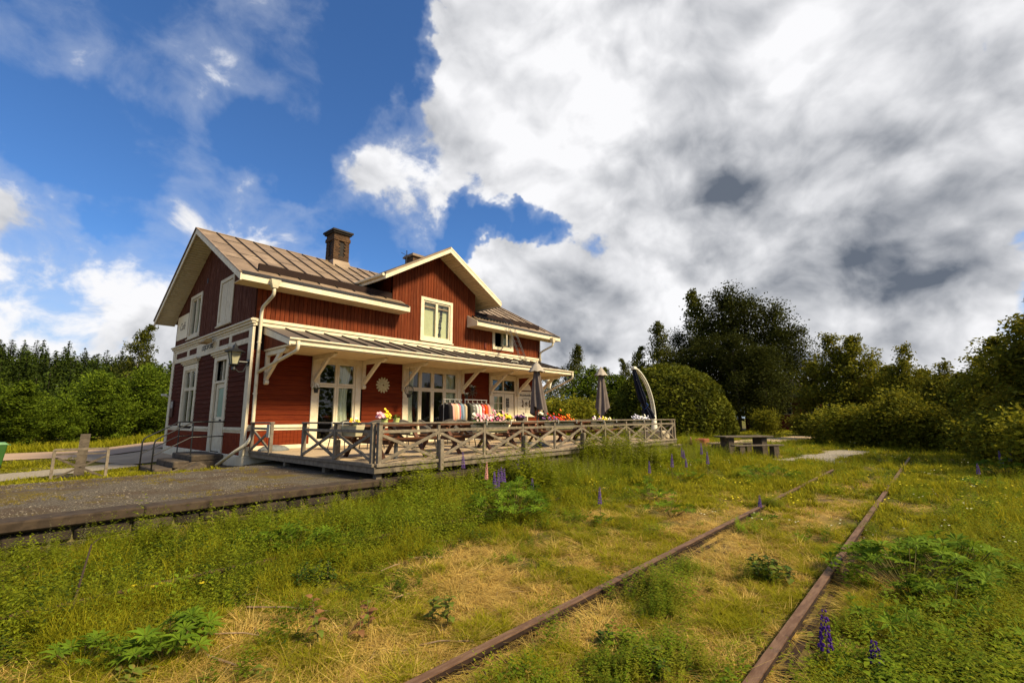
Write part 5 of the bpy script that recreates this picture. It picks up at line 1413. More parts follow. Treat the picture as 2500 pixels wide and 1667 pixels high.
# ------------------------------------------------------------------ entrance steps with handrails
t = thing('entrance_steps', 'worn concrete steps up to the gable door', 'steps', (3.9, 17.2, 0))
MB().box(4.18, 16.2, .30, X0 - .06, 18.3, .47).build('landing', CONC, t, bev=.025)
MB().box(3.78, 16.3, .12, 4.19, 18.25, .31).build('step', CONC, t, bev=.025); MB().box(3.36, 16.35, -.08, 3.79, 18.2, .14).build('step', CONC, t, bev=.025)
MB().prism([(3.4, 16.18, -.1), (4.95, 16.18, -.1), (4.95, 16.18, .298), (4.2, 16.18, .298)], (0, .1, 0)).build('cheek_wall', CONC, t, bev=.02)
tag(MB().prism([(3.75, 15.75, -.06), (4.45, 15.8, -.06), (4.5, 15.8, .18), (4.3, 15.85, .30), (4.0, 15.9, .12)], (.05, .34, 0)).build('stone_slab', CONC, bev=.04), 'mossy concrete slab leaning against the steps', 'slab')
def handrail(y, label):
    t = thing('handrail', label, 'handrail', (3.32, y, 0), 'handrails of the entrance steps')
    MB().tube([(3.32, y, -.12), (3.32, y, .82), (3.35, y, .92), (3.42, y, .98), (4.2, y, 1.42), (X0 - .02, y, 1.43)], .020, 8).build('top_bar', BLACKM, t, smooth=True)
    MB().tube([(3.32, y, .50), (4.2, y, .98), (X0 - .02, y, .99)], .016, 8).build('lower_bar', BLACKM, t)
    MB().tube([(4.22, y, .46), (4.22, y, 1.42)], .018, 8).build('post', BLACKM, t)
handrail(16.5, 'black tubular handrail nearer the downpipe'); handrail(17.95, 'black tubular handrail farther from the downpipe')

# ------------------------------------------------------------------ yard on the left
t = thing('timber_barrier', 'low weathered timber barrier with crossed braces on the lawn', 'barrier', (1.9, 17.3, 0))
pa, pb = Vector((1.36, 16.95, 0)), Vector((2.38, 16.7, 0))
pa, pb = Vector((1.34, 16.9, -.05)), Vector((2.36, 16.6, -.05))
U = Vector((0, 0, 1))
for p_ in (pa, pb): MB().beam(p_ - U * .1, p_ + U * .80, .06, .06, up=(1, 0, 0)).build('post', WOOD, t)
MB().beam(pa + U * .80, pb + U * .80, .07, .05).build('top_bar', WOOD, t); MB().beam(pa + U * .68, pb + U * .68, .04, .04).build('bar', GREYW, t)
MB().beam(pa + U * .06, pb + U * .62, .035, .045).build('brace', GREYW, t); MB().beam(pa + U * .58 + (pb - pa) * .08, pb + U * .05, .035, .045).build('brace', GREYW, t)
t = thing('plank_post', 'broad grey plank standing upright behind the timber barrier', 'post', (1.86, 17.6, 0))
MB().hexa([(1.82, 17.55, -.05), (2.03, 17.48, -.05), (2.04, 17.54, -.05), (1.83, 17.61, -.05), (1.86, 17.5, 1.12), (2.06, 17.43, 1.12), (2.07, 17.49, 1.12), (1.87, 17.56, 1.12)]).build('plank', GREYW, t)
MB().box(1.6, 17.42, -.05, 2.25, 17.62, .03).build('foot', GREYW, t)
t = thing('wheelie_bin', 'green wheeled bin with a pale lid at the left edge', 'bin', (.35, 22.2, 0))
bx, by = .28, 22.0
MB().hexa([(bx - .40, by - .24, .12), (bx + .38, by - .24, .12), (bx + .38, by + .24, .12), (bx - .40, by + .24, .12), (bx - .48, by - .32, 1.02), (bx + .48, by - .32, 1.02), (bx + .48, by + .32, 1.02), (bx - .48, by + .32, 1.02)]).build('body', BINM, t, bev=.03)
MB().hexa([(bx - .52, by - .36, 1.02), (bx + .54, by - .36, 1.02), (bx + .54, by + .36, 1.02), (bx - .52, by + .36, 1.02), (bx - .42, by - .28, 1.14), (bx + .40, by - .28, 1.14), (bx + .40, by + .28, 1.14), (bx - .42, by + .28, 1.14)]).build('lid', BINL, t, bev=.03)
MB().tube([(bx + .56, by - .3, 1.02), (bx + .56, by + .3, 1.02)], .025, 8).build('handle', BINM, t)
for yy in (by - .3, by + .22): MB().tube([(bx + .28, yy, .10), (bx + .28, yy + .08, .10)], .11, 14).build('wheel', RUBBER, t)
t.scale = (.72, .72, .72)

# ------------------------------------------------------------------ right hand side: concrete picnic table, red box, barn
t = thing('garden_table', 'grey plank picnic table on concrete legs in the meadow', 'picnic table', (20.3, 5.9, 0))
def gt(u, v, z): a_ = math.radians(-38); return (20.35 + u * math.cos(a_) - v * math.sin(a_), 5.9 + u * math.sin(a_) + v * math.cos(a_), z)
def gbox(u0, v0, z0, u1, v1, z1, m, n): MB().hexa([gt(u0, v0, z0), gt(u1, v0, z0), gt(u1, v1, z0), gt(u0, v1, z0), gt(u0, v0, z1), gt(u1, v0, z1), gt(u1, v1, z1), gt(u0, v1, z1)]).build(n, m, t, bev=.008)
for k in range(4): gbox(-1.05, -.40 + k * .2, .70, 1.05, -.21 + k * .2, .755, GREYW, 'table_board')
for s in (-1, 1):
    for k in range(2): gbox(-1.05, s * .78 - .15 + k * .15, .40, 1.05, s * .78 - .01 + k * .15, .45, GREYW, 'bench_board')
    gbox(s * .72 - .12, -.28, -.15, s * .72 + .12, .28, .70, CONC, 'leg')
    for q in (-1, 1): gbox(s * .72 - .11, q * .78 - .13, -.15, s * .72 + .11, q * .78 + .13, .40, CONC, 'bench_leg')
tag(MB().box(24.3, 8.85, -.1, 24.95, 9.4, .42).build('brick_box', mat('brick_red_block', (.26, .075, .035), (.18, .05, .025), sc=6, rough=.9), bev=.05), 'brick red block beyond the end of the terrace', 'block')
t = thing('red_barn', 'dark red barn half hidden behind the trees on the right', 'barn', (62, 12.5, 0))
BARN = mat('barn_red', (.13, .014, .008), (.09, .010, .006), sc=2, st=(4, 4, .5), rough=.85)
MB().box(60, 9.8, -.2, 68, 17, 3.6).build('wall', BARN, t); MB().prism([(59.7, 9.5, 3.6), (59.7, 17.3, 3.6), (59.7, 13.4, 6.6)], (8.6, 0, 0)).build('roof', SHEETD, t)
for yy in (10.2, 12.6):
    wm = MB().box(59.93, yy - .55, 1.7, 60, yy + .55, 3.1).build('window', CREAM, t)
    for i in range(2):
        for j in range(2): MB().box(59.90, yy - .48 + i * .5, 1.78 + j * .66, 59.92, yy - .04 + i * .5, 2.36 + j * .66).build('pane', mat('dark_pane', (.02, .025, .03), rough=.1) if (i + j + (yy > 11)) == 0 else bpy.data.materials['dark_pane'], wm)
MB().box(59.92, 9.75, -.2, 60.02, 9.95, 3.6).build('corner_board', CREAM, t)
# ------------------------------------------------------------------ trees
LEAF_BIRCH = leafmat('birch_leaf', (.060, .070, .008), (.105, .105, .012), (.036, .044, .006), .3)
LEAF_DARK = leafmat('alder_leaf', (.030, .038, .005), (.058, .062, .008), (.016, .020, .003), .22)
LEAF_ASP = leafmat('aspen_leaf', (.120, .130, .009), (.215, .195, .016), (.065, .072, .006), .34)
LEAF_BUSH = leafmat('bush_leaf', (.155, .165, .010), (.26, .235, .018), (.075, .085, .007), .34)
LEAF_WIL = leafmat('willow_leaf', (.075, .088, .006), (.125, .125, .010), (.034, .042, .004), .22)
LEAF_SPR = leafmat('conifer_needle', (.036, .056, .006), (.062, .086, .009), (.018, .030, .004), .16, rnd=.35, sc=.5)
LEAF_FOR = leafmat('forest_leaf', (.075, .120, .007), (.150, .195, .012), (.030, .052, .004), .3, rnd=.42)

def leaf_quads(C, size, r, droop=0.0, up=0.3):
    n = len(C)
    d = r.normal(0, 1, (n, 3)); d[:, 2] = d[:, 2] * .6 - droop; d /= np.linalg.norm(d, axis=1)[:, None]
    nn = r.normal(0, 1, (n, 3)); nn[:, 2] += up * 3; s = np.cross(d, nn); s /= (np.linalg.norm(s, axis=1)[:, None] + 1e-6)
    L = size * r.uniform(.6, 1.35, n)[:, None]
    V = np.stack([C - d * L, C - s * L * .52, C + d * L, C + s * L * .52], 1).reshape(-1, 3)
    return V, np.arange(4 * n).reshape(n, 4)

def skeleton_tree(seed, h, spread, base, prof, nl, ls, leaf, bark, droop=.2, nlimb=26, tr=.02, cl=.16, lean=.04, stems=1):
    r = np.random.RandomState(seed); mb = MB(); C = []
    for st in range(stems):
        ox, oy = (r.normal(0, .25, 2) if stems > 1 else (0, 0)); hh = h * (1 if st == 0 else r.uniform(.75, .95))
        k = 7; tp = [Vector((ox + lean * hh * (i / k) * math.sin(seed + st + i * .5), oy + lean * hh * (i / k) * math.cos(seed * 2 + st + i * .6), hh * i / k)) for i in range(k + 1)]
        mb.tube(tp, [max(.012, tr * hh * (1 - .93 * i / k)) for i in range(k + 1)], 7)
        at_ = lambda q: tp[min(k, int(q * k))].lerp(tp[min(k, int(q * k) + 1)], q * k - int(q * k))
        for i in range(nlimb):
            q = base + (1 - base) * (i + r.uniform(0, .9)) / nlimb; q = min(q, .985)
            L = spread * prof((q - base) / (1 - base)) * r.uniform(.65, 1.2)
            a = i * 2.4 + r.uniform(-.5, .5); el = r.uniform(.15, .75) + .5 * q
            p0 = at_(q); d = Vector((math.cos(a) * math.cos(el), math.sin(a) * math.cos(el), math.sin(el)))
            p1 = p0 + d * L * .55; p2 = p0 + d * L + Vector((0, 0, -droop * L * .6))
            mb.tube([p0, p1, p2], [max(.008, tr * hh * .30 * (1 - q * .7)), .3 * max(.006, tr * hh * .3 * (1 - q)), .004], 4, cap=False)
            ncl = max(2, int(3 + L * 2.2))
            for c in range(ncl):
                t = .25 + .8 * (c + r.uniform(0, 1)) / ncl
                p = (p0.lerp(p1, t / .55) if t < .55 else p1.lerp(p2, (t - .55) / .45))
                C.append((p.x + r.normal(0, .12 * L), p.y + r.normal(0, .12 * L), p.z + r.normal(0, .08 * L), cl * (.6 + .5 * L)))
        C.append((tp[-1].x, tp[-1].y, tp[-1].z, cl * .6))
    C = np.array(C); idx = r.randint(0, len(C), nl)
    P = C[idx, :3] + np.clip(r.normal(0, 1, (nl, 3)), -1.7, 1.7) * C[idx, 3:4] * np.array([1, 1, .85])
    if droop > .5: P[:, 2] -= np.abs(r.normal(0, .5, nl)) * droop * C[idx, 3] * 2.2
    P = P[P[:, 2] > .12]
    V, F = leaf_quads(P, ls, r, droop)
    return (mb, arr_mesh('crown', V, F, leaf), bark)
ov = lambda t: (.45 + 1.0 * math.sin(PI * min(1, t * 1.02) ** .75)) * .75
narrow = lambda t: .95 - .75 * t
bir = lambda t: (1.08 - .95 * t) * (.55 + .6 * min(1, t * 3.2))
rnd_ = lambda t: math.sqrt(max(.05, 1 - (1.7 * t - .75) ** 2 / 1.05))
PROTO = {
    'birch': [skeleton_tree(1, 10, 3.3, .14, bir, 9500, .10, LEAF_BIRCH, BIRCH, .8, 40, .012, .19, .06), skeleton_tree(2, 10, 3.0, .10, bir, 9500, .10, LEAF_BIRCH, BIRCH, .8, 40, .012, .19, .08)],
    'alder': [skeleton_tree(3, 10, 3.4, .10, rnd_, 17000, .095, LEAF_DARK, BARK, .1, 44, .018, .20), skeleton_tree(4, 10, 3.1, .08, rnd_, 16500, .095, LEAF_DARK, BARK, .1, 42, .018, .20)],
    'aspen': [skeleton_tree(5, 10, 2.6, .12, ov, 9000, .15, LEAF_ASP, BARK, .15, 38, .012, .21, .05), skeleton_tree(6, 10, 2.9, .08, ov, 9500, .15, LEAF_ASP, BARK, .15, 30, .012, .22, .05, 2)],
    'shrub': [skeleton_tree(7, 10, 6.5, .02, rnd_, 5200, .42, LEAF_BUSH, BARK, .0, 26, .010, .36, .1, 5), skeleton_tree(8, 10, 6.0, .02, rnd_, 5200, .42, LEAF_BUSH, BARK, .0, 26, .010, .36, .1, 5)],
    'forest': [skeleton_tree(9, 10, 3.0, .05, ov, 8500, .18, LEAF_FOR, BARK, .15, 38, .014, .24, .05), skeleton_tree(10, 10, 3.4, .03, ov, 8500, .18, LEAF_FOR, BARK, .15, 24, .014, .25, .05, 3)],
}
def finish(p):
    mb, crown, bark = p
    me = bpy.data.meshes.new('trunk'); me.from_pydata(mb.v, [], mb.f); me.materials.append(bark); me.polygons.foreach_set('use_smooth', [True] * len(mb.f))
    return me, crown
PROTO = {k: [finish(p) for p in v] for k, v in PROTO.items()}
TN = [0]
def tree(name, kind, x, y, h, label, group, wide=1.0, z=None, cat='tree', rz=None):
    TN[0] += 1
    trunk, crown = PROTO[kind][TN[0] % 2]
    z = float(gz(x, y)) - .05 if z is None else z
    s = h / 10.6
    t = thing(name, label, cat, (0, 0, 0), group)
    place('trunk', trunk, (0, 0, 0), t); place('crown', crown, (0, 0, 0), t)
    t.location = (x, y, z); t.scale = (s * wide, s * wide, s); t.rotation_euler = (0, 0, RND.uniform(0, 6.28) if rz is None else rz)
    return t
pol = lambda az, d: (d * math.cos(math.radians(az)), d * math.sin(math.radians(az)))
GR = 'trees beyond the end of the terrace'
for (az, d, h, kind, wd, lab) in [
    (37.2, 50, 7.2, 'birch', 1.2, 'small birch just clear of the canopy end'), (34.4, 52, 10.0, 'birch', 1.0, 'slender birch rising between the canopy and the farther parasol'),
    (32.8, 50, 7.0, 'forest', 1.2, 'dark bushy tree left of the farther closed parasol'), (30.6, 54, 7.4, 'birch', 1.2, 'low birch behind the farther closed parasol'),
    (28.6, 56, 8.8, 'birch', .8, 'thin birch left of the cantilever parasol top'), (29.6, 47, 5.6, 'forest', 1.4, 'low dark tree behind the farther parasol foot'),
    (26.4, 58, 10.4, 'birch', .9, 'loose crowned birch left of the tall birch above the round bush'), (24.3, 58, 13.2, 'birch', 1.0, 'tall birch directly above the round bush'),
    (22.0, 61, 11.5, 'alder', 1.0, 'dark tree filling the gap right of the tall birch'), (19.3, 60, 17.6, 'birch', .9, 'tallest birch with drooping top at the left of the dark clump'),
    (17.4, 61, 16.2, 'alder', 1.0, 'tall dark alder next to the tallest birch'), (15.2, 62, 15.4, 'alder', 1.1, 'broad dark alder in the middle of the clump'),
    (13.0, 62, 14.0, 'alder', 1.1, 'dark alder on the right shoulder of the clump'), (11.0, 63, 11.4, 'alder', 1.1, 'rightmost dark alder sloping down to the barn'),
    (16.4, 56, 10.0, 'alder', 1.3, 'dark undergrowth tree before the clump above the garden table'), (13.6, 57, 8.8, 'alder', 1.3, 'dark low tree left of the red barn'), (20.2, 57, 10.2, 'alder', 1.2, 'dark tree behind the right side of the round bush')]:
    x, y = pol(az, d)
    tree({'birch': 'birch_tree', 'alder': 'alder_tree', 'forest': 'deciduous_tree'}[kind], kind, x, y, h, lab, GR, wd)
GR = 'young trees along the right edge of the meadow'
for (az, d, h, kind, wd, lab) in [
    (9.2, 40, 5.6, 'aspen', 1.0, 'pale young aspen beside the red barn'), (7.5, 39, 7.2, 'aspen', .9, 'young aspen with pointed top right of the barn'), (5.7, 39, 7.0, 'aspen', .85, 'young aspen with rounded top and visible pale stem'),
    (4.3, 40, 5.3, 'aspen', 1.1, 'bushy young aspen right of the round topped one'), (3.0, 38, 4.8, 'aspen', 1.2, 'low aspen in the dip of the tree line'), (1.7, 35, 5.6, 'aspen', .8, 'thin topped aspen standing out in the tree line'),
    (.3, 37, 4.4, 'aspen', 1.2, 'small aspen right of the thin topped one'), (-.9, 34, 4.4, 'aspen', 1.0, 'pointed small aspen near the lowest gap in the tree line'), (-2.1, 33, 3.8, 'aspen', 1.2, 'lowest aspen in the gap of the tree line'),
    (-3.2, 28, 4.1, 'aspen', 1.1, 'aspen rising at the left of the big right edge clump'), (-4.6, 25, 4.5, 'aspen', 1.1, 'leafy tree in the right edge clump'), (-6.2, 23, 4.8, 'aspen', 1.1, 'leafy tree cut by the right edge of the picture'), (-8.2, 22, 5.4, 'aspen', 1.1, 'tall leafy tree just past the right edge'),
    (6.4, 45, 5.0, 'forest', 1.4, 'dark tree behind the young aspens'), (2.2, 44, 4.4, 'forest', 1.6, 'dark tree in the shade behind the thin topped aspen'), (-1.6, 41, 4.4, 'forest', 1.6, 'dark tree behind the gap in the tree line'), (-5.2, 30, 3.6, 'forest', 1.5, 'dark tree behind the right edge clump')]:
    x, y = pol(az, d); tree('aspen_tree' if kind == 'aspen' else 'deciduous_tree', kind, x, y, h, lab, GR, wd)
GR = 'shrubs at the edge of the meadow'
for (az, d, h, wd, lab) in [
    (13.9, 44, 1.9, 1.0, 'bright shrub at the right foot of the round bush'), (8.6, 33, 1.7, 1.2, 'yellow green shrub right behind the garden table'), (7.0, 31, 1.9, 1.1, 'shrub second to the right of the garden table'), (5.4, 31, 1.8, 1.2, 'broad shrub under the round topped aspen'),
    (3.9, 30, 1.9, 1.1, 'shrub in the middle of the row below the aspens'), (2.6, 30, 2.5, .8, 'tallest shrub of the row, with upright shoots'), (1.2, 29, 1.9, 1.0, 'shrub right of the upright shoots'), (-.2, 29, 1.5, 1.1, 'low shrub under the gap in the tree line'), (-1.8, 27, 1.3, 1.2, 'low dark shrub near the right edge clump'), (-4.0, 21, 1.5, 1.1, 'shrub at the foot of the right edge clump'), (-6.0, 18, 1.6, 1.0, 'shrub low at the right edge'),
    (37.0, 38, 2.6, 1.3, 'pale shrub behind the large closed parasol'), (34.5, 40, 2.8, 1.4, 'rounded shrub right of the large closed parasol'), (31.6, 42, 2.4, 1.3, 'shrub beneath the farther closed parasol'), (10.6, 46, 1.5, 1.2, 'low shrub before the red barn'), (29.0, 42, 2.6, 1.2, 'shrub left of the round bush')]:
    x, y = pol(az, d); tree('shrub', 'shrub', x, y, h, lab, GR, wd * 1.05, cat='shrub')

# round clipped willow
r = np.random.RandomState(77)
t = thing('round_willow', 'large dome shaped bright green willow behind the cantilever parasol', 'bush', (0, 0, 0))
wx, wy = pol(23.6, 42)
n = 34000
d = r.normal(0, 1, (n, 3)); d /= np.linalg.norm(d, axis=1)[:, None]; d[:, 2] = np.abs(d[:, 2]) - .12
dd = d / np.linalg.norm(d, axis=1)[:, None]
bump = 1 + .10 * (fbm(dd[:, 0] * 3 + 5, dd[:, 1] * 3 + dd[:, 2] * 4, .8, 50) - .5) + .06 * (vn(dd[:, 0] * 9, dd[:, 1] * 9 + dd[:, 2] * 9, .6, 51) - .5)
rad = (1 - np.abs(r.normal(0, .07, n))) * bump
P = dd * rad[:, None] * np.array([5.1, 5.1, 5.6]) + np.array([0, 0, .55]); P = P[P[:, 2] > .15]
V, F = leaf_quads(P, .13, r, -.2, .5)
place('crown', arr_mesh('crown', V, F, LEAF_WIL), (0, 0, 0), t)
mb = MB()
for k in range(7):
    a = k * .9; mb.tube([(0, 0, 0), (.8 * math.cos(a), .8 * math.sin(a), 1.2), (2.6 * math.cos(a), 2.6 * math.sin(a), 3.0)], [.18, .1, .03], 6)
mb.build('trunk', BARK, t)
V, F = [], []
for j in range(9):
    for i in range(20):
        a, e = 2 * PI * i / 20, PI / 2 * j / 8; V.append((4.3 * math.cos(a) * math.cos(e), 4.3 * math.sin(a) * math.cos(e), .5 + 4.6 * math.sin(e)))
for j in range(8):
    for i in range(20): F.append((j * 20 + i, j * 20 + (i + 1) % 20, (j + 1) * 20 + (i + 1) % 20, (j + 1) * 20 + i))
place('inner_shade_dome', arr_mesh('inner_shade_dome', np.array(V), np.array(F), mat('inner_shade_dark', (.012, .014, .004), rough=1)), (0, 0, 0), t)  # dark dome added inside the crown to stand for its inner shade
t.location = (wx, wy, -.15)

# forest edge across the road on the left
GR = 'leafy trees along the far side of the road'
FL = [(92.5, 37, 3.4), (91.0, 36, 3.9), (89.2, 38, 3.6), (87.8, 36.5, 3.0), (86.2, 38, 3.7), (84.8, 37, 3.3), (83.2, 38.5, 4.0), (81.6, 37.5, 3.8), (80.0, 39, 4.2), (78.6, 38, 3.9), (77.2, 39, 4.0), (94.5, 37, 4.4),
      (93, 46, 5.6), (90.4, 48, 5.4), (88.0, 47, 6.2), (85.6, 49, 5.2), (83.6, 47, 5.8), (81.4, 48, 6.0), (79.0, 50, 6.4), (77.0, 48, 6.6), (95.5, 47, 6.4), (75.5, 46, 6.0)]
LABS = ['yellow green bush tree above the green bin', 'leafy bush tree right of the green bin', 'bush tree left of the timber barrier', 'low bush tree above the left post of the timber barrier', 'bush tree behind the upright grey plank', 'low bush tree above the right post of the timber barrier', 'bright bush tree midway between the barrier and the handrails', 'rounded bush tree left of the handrails', 'broad bush tree close to the gable wall', 'bush tree touching the gable wall outline', 'bush tree half hidden by the house corner', 'bush tree past the left edge behind the bin', 'second row tree above the bin at the left edge', 'second row tree just right of the bin', 'second row tree between the bin and the timber barrier', 'second row tree above the left barrier post', 'second row tree above the upright plank', 'second row tree above the right barrier post', 'second row tree left of the handrails', 'second row tree below the white stemmed birch', 'second row tree beyond the left edge of the picture', 'second row tree hidden mostly by the gable wall']
for i, (az, d, h) in enumerate(FL):
    x, y = pol(az, d)
    tree('deciduous_tree', 'forest', x, y, h * (1.0 if i < 12 else .82) * (.82, 1.12, .95, 1.2, .78)[i % 5], LABS[i], GR, (1.15, .95, 1.05)[i % 3], z=float(hill_h(x, y)) - .3)
x, y = pol(80.2, 57); tree('birch_tree', 'birch', x, y, 11.0, 'tall airy birch with white stem against the hillside near the gable', GR, .95, z=.0)
# conifers: shared meshes
def conifer(seed, h, rad, lv, pine=False):
    r = np.random.RandomState(seed); P, S = [], []
    for j in range(lv):
        q = (j + .5) / lv; z = h * (.06 + .94 * q) if not pine else h * (.35 + .65 * q)
        R_ = rad * .92 * ((1 - q) ** .62 + .02) * (1 if not pine else .9 + .6 * math.sin(PI * q)); k = max(4, int(11 * (1 - q) + 4))
        for i in range(k):
            a = i * 2 * PI / k + j * 1.3 + r.uniform(-.2, .2); L = R_ * r.uniform(.7, 1.15); m = max(2, int(L / .16))
            for s in range(m):
                t_ = (s + r.uniform(.2, 1)) / m
                P.append((L * t_ * math.cos(a) + r.normal(0, .06), L * t_ * math.sin(a) + r.normal(0, .06), z - L * .32 * t_ + .12 * L * t_ ** 2 + r.normal(0, .05)))
    P.append((0, 0, h)); P = np.array(P)
    V, F = leaf_quads(P, .24, r, .25, .8)
    tb = MB().tube([(0, 0, 0), (0, 0, h * .5), (0, 0, h)], [h * .013, h * .009, .02], 6)
    nv = len(V); V = np.concatenate([V, np.array(tb.v)]); F4 = np.array([f for f in tb.f if len(f) == 4]) + nv
    return arr_mesh('conifer', V, np.concatenate([F, F4]), [LEAF_SPR, BARK], [0] * len(F) + [1] * len(F4))
CON = [conifer(1, 10, 2.1, 24), conifer(2, 10, 1.8, 26), conifer(3, 10, 2.4, 22), conifer(4, 10, 2.6, 16, True)]
r = random.Random(9); cnt = 0
for row in range(17):
    Y = 58 + row * 6.2
    x = Y * math.tan(math.radians(-7)); xe = Y * math.tan(math.radians(15.5))
    while x < xe:
        yy = Y + r.uniform(-2.6, 2.6); hgt = r.uniform(6.5, 11.0) * (.75 if row < 2 else .95)
        o = place('conifer', CON[r.choice((0, 1, 2, 3, 3, 2, 3))], (x + r.uniform(-1, 1), yy, float(hill_h(x, yy)) - .4))
        hmax = 1.5 + yy * math.tan(math.radians(4.6 + 3.4 * min(1, (yy - 58) / 95))) - float(hill_h(x, yy)); hgt = min(hgt, max(3.6, hmax * r.uniform(.8, 1.08))); k = hgt / 10; o.scale = (k * r.uniform(1.0, 1.35), k * r.uniform(1.0, 1.35), k); o.rotation_euler = (0, 0, r.uniform(0, 6))
        tag(o, 'dark green conifer in the dense forest covering the hillside across the road', 'conifer', 'conifers on the hillside')
        cnt += 1
        x += r.uniform(3.0, 4.4) * (1 + row * .012)
# a wood on the far side of the line, behind the viewer: the windows mirror it
r = np.random.RandomState(15); VV, FF = [], []; b = 0
for i in range(34):
    cx_, cy_ = -30 + i * 4.2 + r.normal(0, 1.2), -36 + r.normal(0, 3) - .12 * max(0, i - 18) * 1.0
    hh = r.uniform(7, 10.5); n = 900
    P = r.normal(0, 1, (n, 3)); P /= np.linalg.norm(P, axis=1)[:, None]; P *= r.uniform(.6, 1, n)[:, None] ** .5
    P = P * np.array([2.6, 2.6, hh * .52]) + np.array([cx_, cy_, hh * .5])
    V, F = leaf_quads(P, .42, r); VV.append(V); FF.append(F + b); b += len(V)
tag(place('woods', arr_mesh('woods', np.concatenate(VV), np.concatenate(FF), LEAF_FOR)), kind='stuff')
# ------------------------------------------------------------------ ground vegetation
GRASS = leafmat('grass_blade', (.200, .205, .007), (.345, .305, .016), (.120, .140, .006), .42, .26, .5)
DRY = leafmat('dry_blade', (.48, .33, .075), (.64, .47, .145), (.32, .20, .045), .3, .2, 2)
WEED = leafmat('weed_leaf', (.140, .175, .008), (.24, .26, .015), (.080, .110, .007), .38, .28, 2)
LUPL = leafmat('lupin_leaf', (.095, .170, .010), (.155, .225, .016), (.060, .115, .008), .38, .12, 3)
SAPL = leafmat('sapling_leaf', (.090, .150, .018), (.16, .20, .03), (.26, .12, .05), .35, .12, 4)
DKL = leafmat('dark_leaf', (.025, .055, .010), (.05, .085, .013), None, .3, .15, 3)
FLW = leafmat('meadow_white', (.72, .70, .55), (.65, .62, .40), None, .2, .05)
FLY = leafmat('meadow_yellow', (.80, .60, .02), (.72, .62, .05), None, .2, .05)
VIO = leafmat('lupin_purple', (.11, .055, .23), (.20, .12, .34), None, .15, .08)
VIOD = leafmat('lupin_deep_purple', (.045, .012, .15), (.09, .03, .22), None, .15, .08)
PNK = leafmat('lupin_pink', (.70, .36, .30), (.62, .28, .26), None, .15, .08)
STEM = mat('plant_stem', (.13, .13, .03), (.16, .10, .04), sc=9, rough=.8)
def tuft(seed, nb, h, r0, bend, w, m, flat=0.0):
    r = np.random.RandomState(seed); V, F = [], []
    for i in range(nb):
        a = r.uniform(0, 6.28); rr = r0 * math.sqrt(r.uniform(0, 1)); p = np.array([rr * math.cos(a), rr * math.sin(a), -.015])
        b = r.uniform(0, 6.28); hh = h * r.uniform(.55, 1.15); bd = bend * r.uniform(.3, 1.4); d = np.array([math.cos(b), math.sin(b), 0]); s = np.array([-math.sin(b + r.uniform(-.8, .8)), math.cos(b), 0])
        k = 4; base = len(V); f0 = flat * r.uniform(.5, 1.2)
        for j in range(k):
            t = j / (k - 1); ww = w * (1 - t ** 1.6) * .5 + .0004
            q = p + d * hh * (f0 * t + bd * t * t) + np.array([0, 0, 1]) * hh * (t * (1 - .4 * min(1.2, f0)) - .35 * bd * t * t) * (1 if flat == 0 else max(.12, 1 - flat * .75))
            V += [q - s * ww, q + s * ww]
        for j in range(k - 1): o = base + 2 * j; F.append((o, o + 1, o + 3, o + 2))
    return arr_mesh('tuft', np.array(V), np.array(F), m)
def leafy(seed, nst, h, nl, ls, m, spread=.1, asp=.5, up=.5):
    r = np.random.RandomState(seed); P, Dm = [], []; V, F = [], []
    for s in range(nst):
        a = r.uniform(0, 6.28); lean = r.uniform(.1, .6) * up; base = np.array([r.normal(0, spread), r.normal(0, spread), 0]); hh = h * r.uniform(.5, 1.1)
        for i in range(nl):
            t = (i + .5) / nl; c = base + np.array([math.cos(a) * lean * hh * t, math.sin(a) * lean * hh * t, hh * t])
            b = i * 2.4 + r.uniform(-.5, .5); L = ls * (1.1 - .6 * t) * r.uniform(.7, 1.2)
            d = np.array([math.cos(b), math.sin(b), r.uniform(-.2, .5)]); d /= np.linalg.norm(d); sd_ = np.cross(d, [0, 0, 1]); sd_ /= np.linalg.norm(sd_)
            o = len(V); up_ = np.array([0, 0, L * .12])
            V += [c, c + d * L * .45 - sd_ * L * asp * .5 + up_, c + d * L, c + d * L * .45 + sd_ * L * asp * .5 + up_]; F.append((o, o + 1, o + 2, o + 3))
    return arr_mesh('weed', np.array(V), np.array(F), m)
def protos(name, meshes):
    c = bpy.data.collections.new(name)
    for i, me in enumerate(meshes):
        o = bpy.data.objects.new(name + '_%02d' % i, me); c.objects.link(o)
    return c
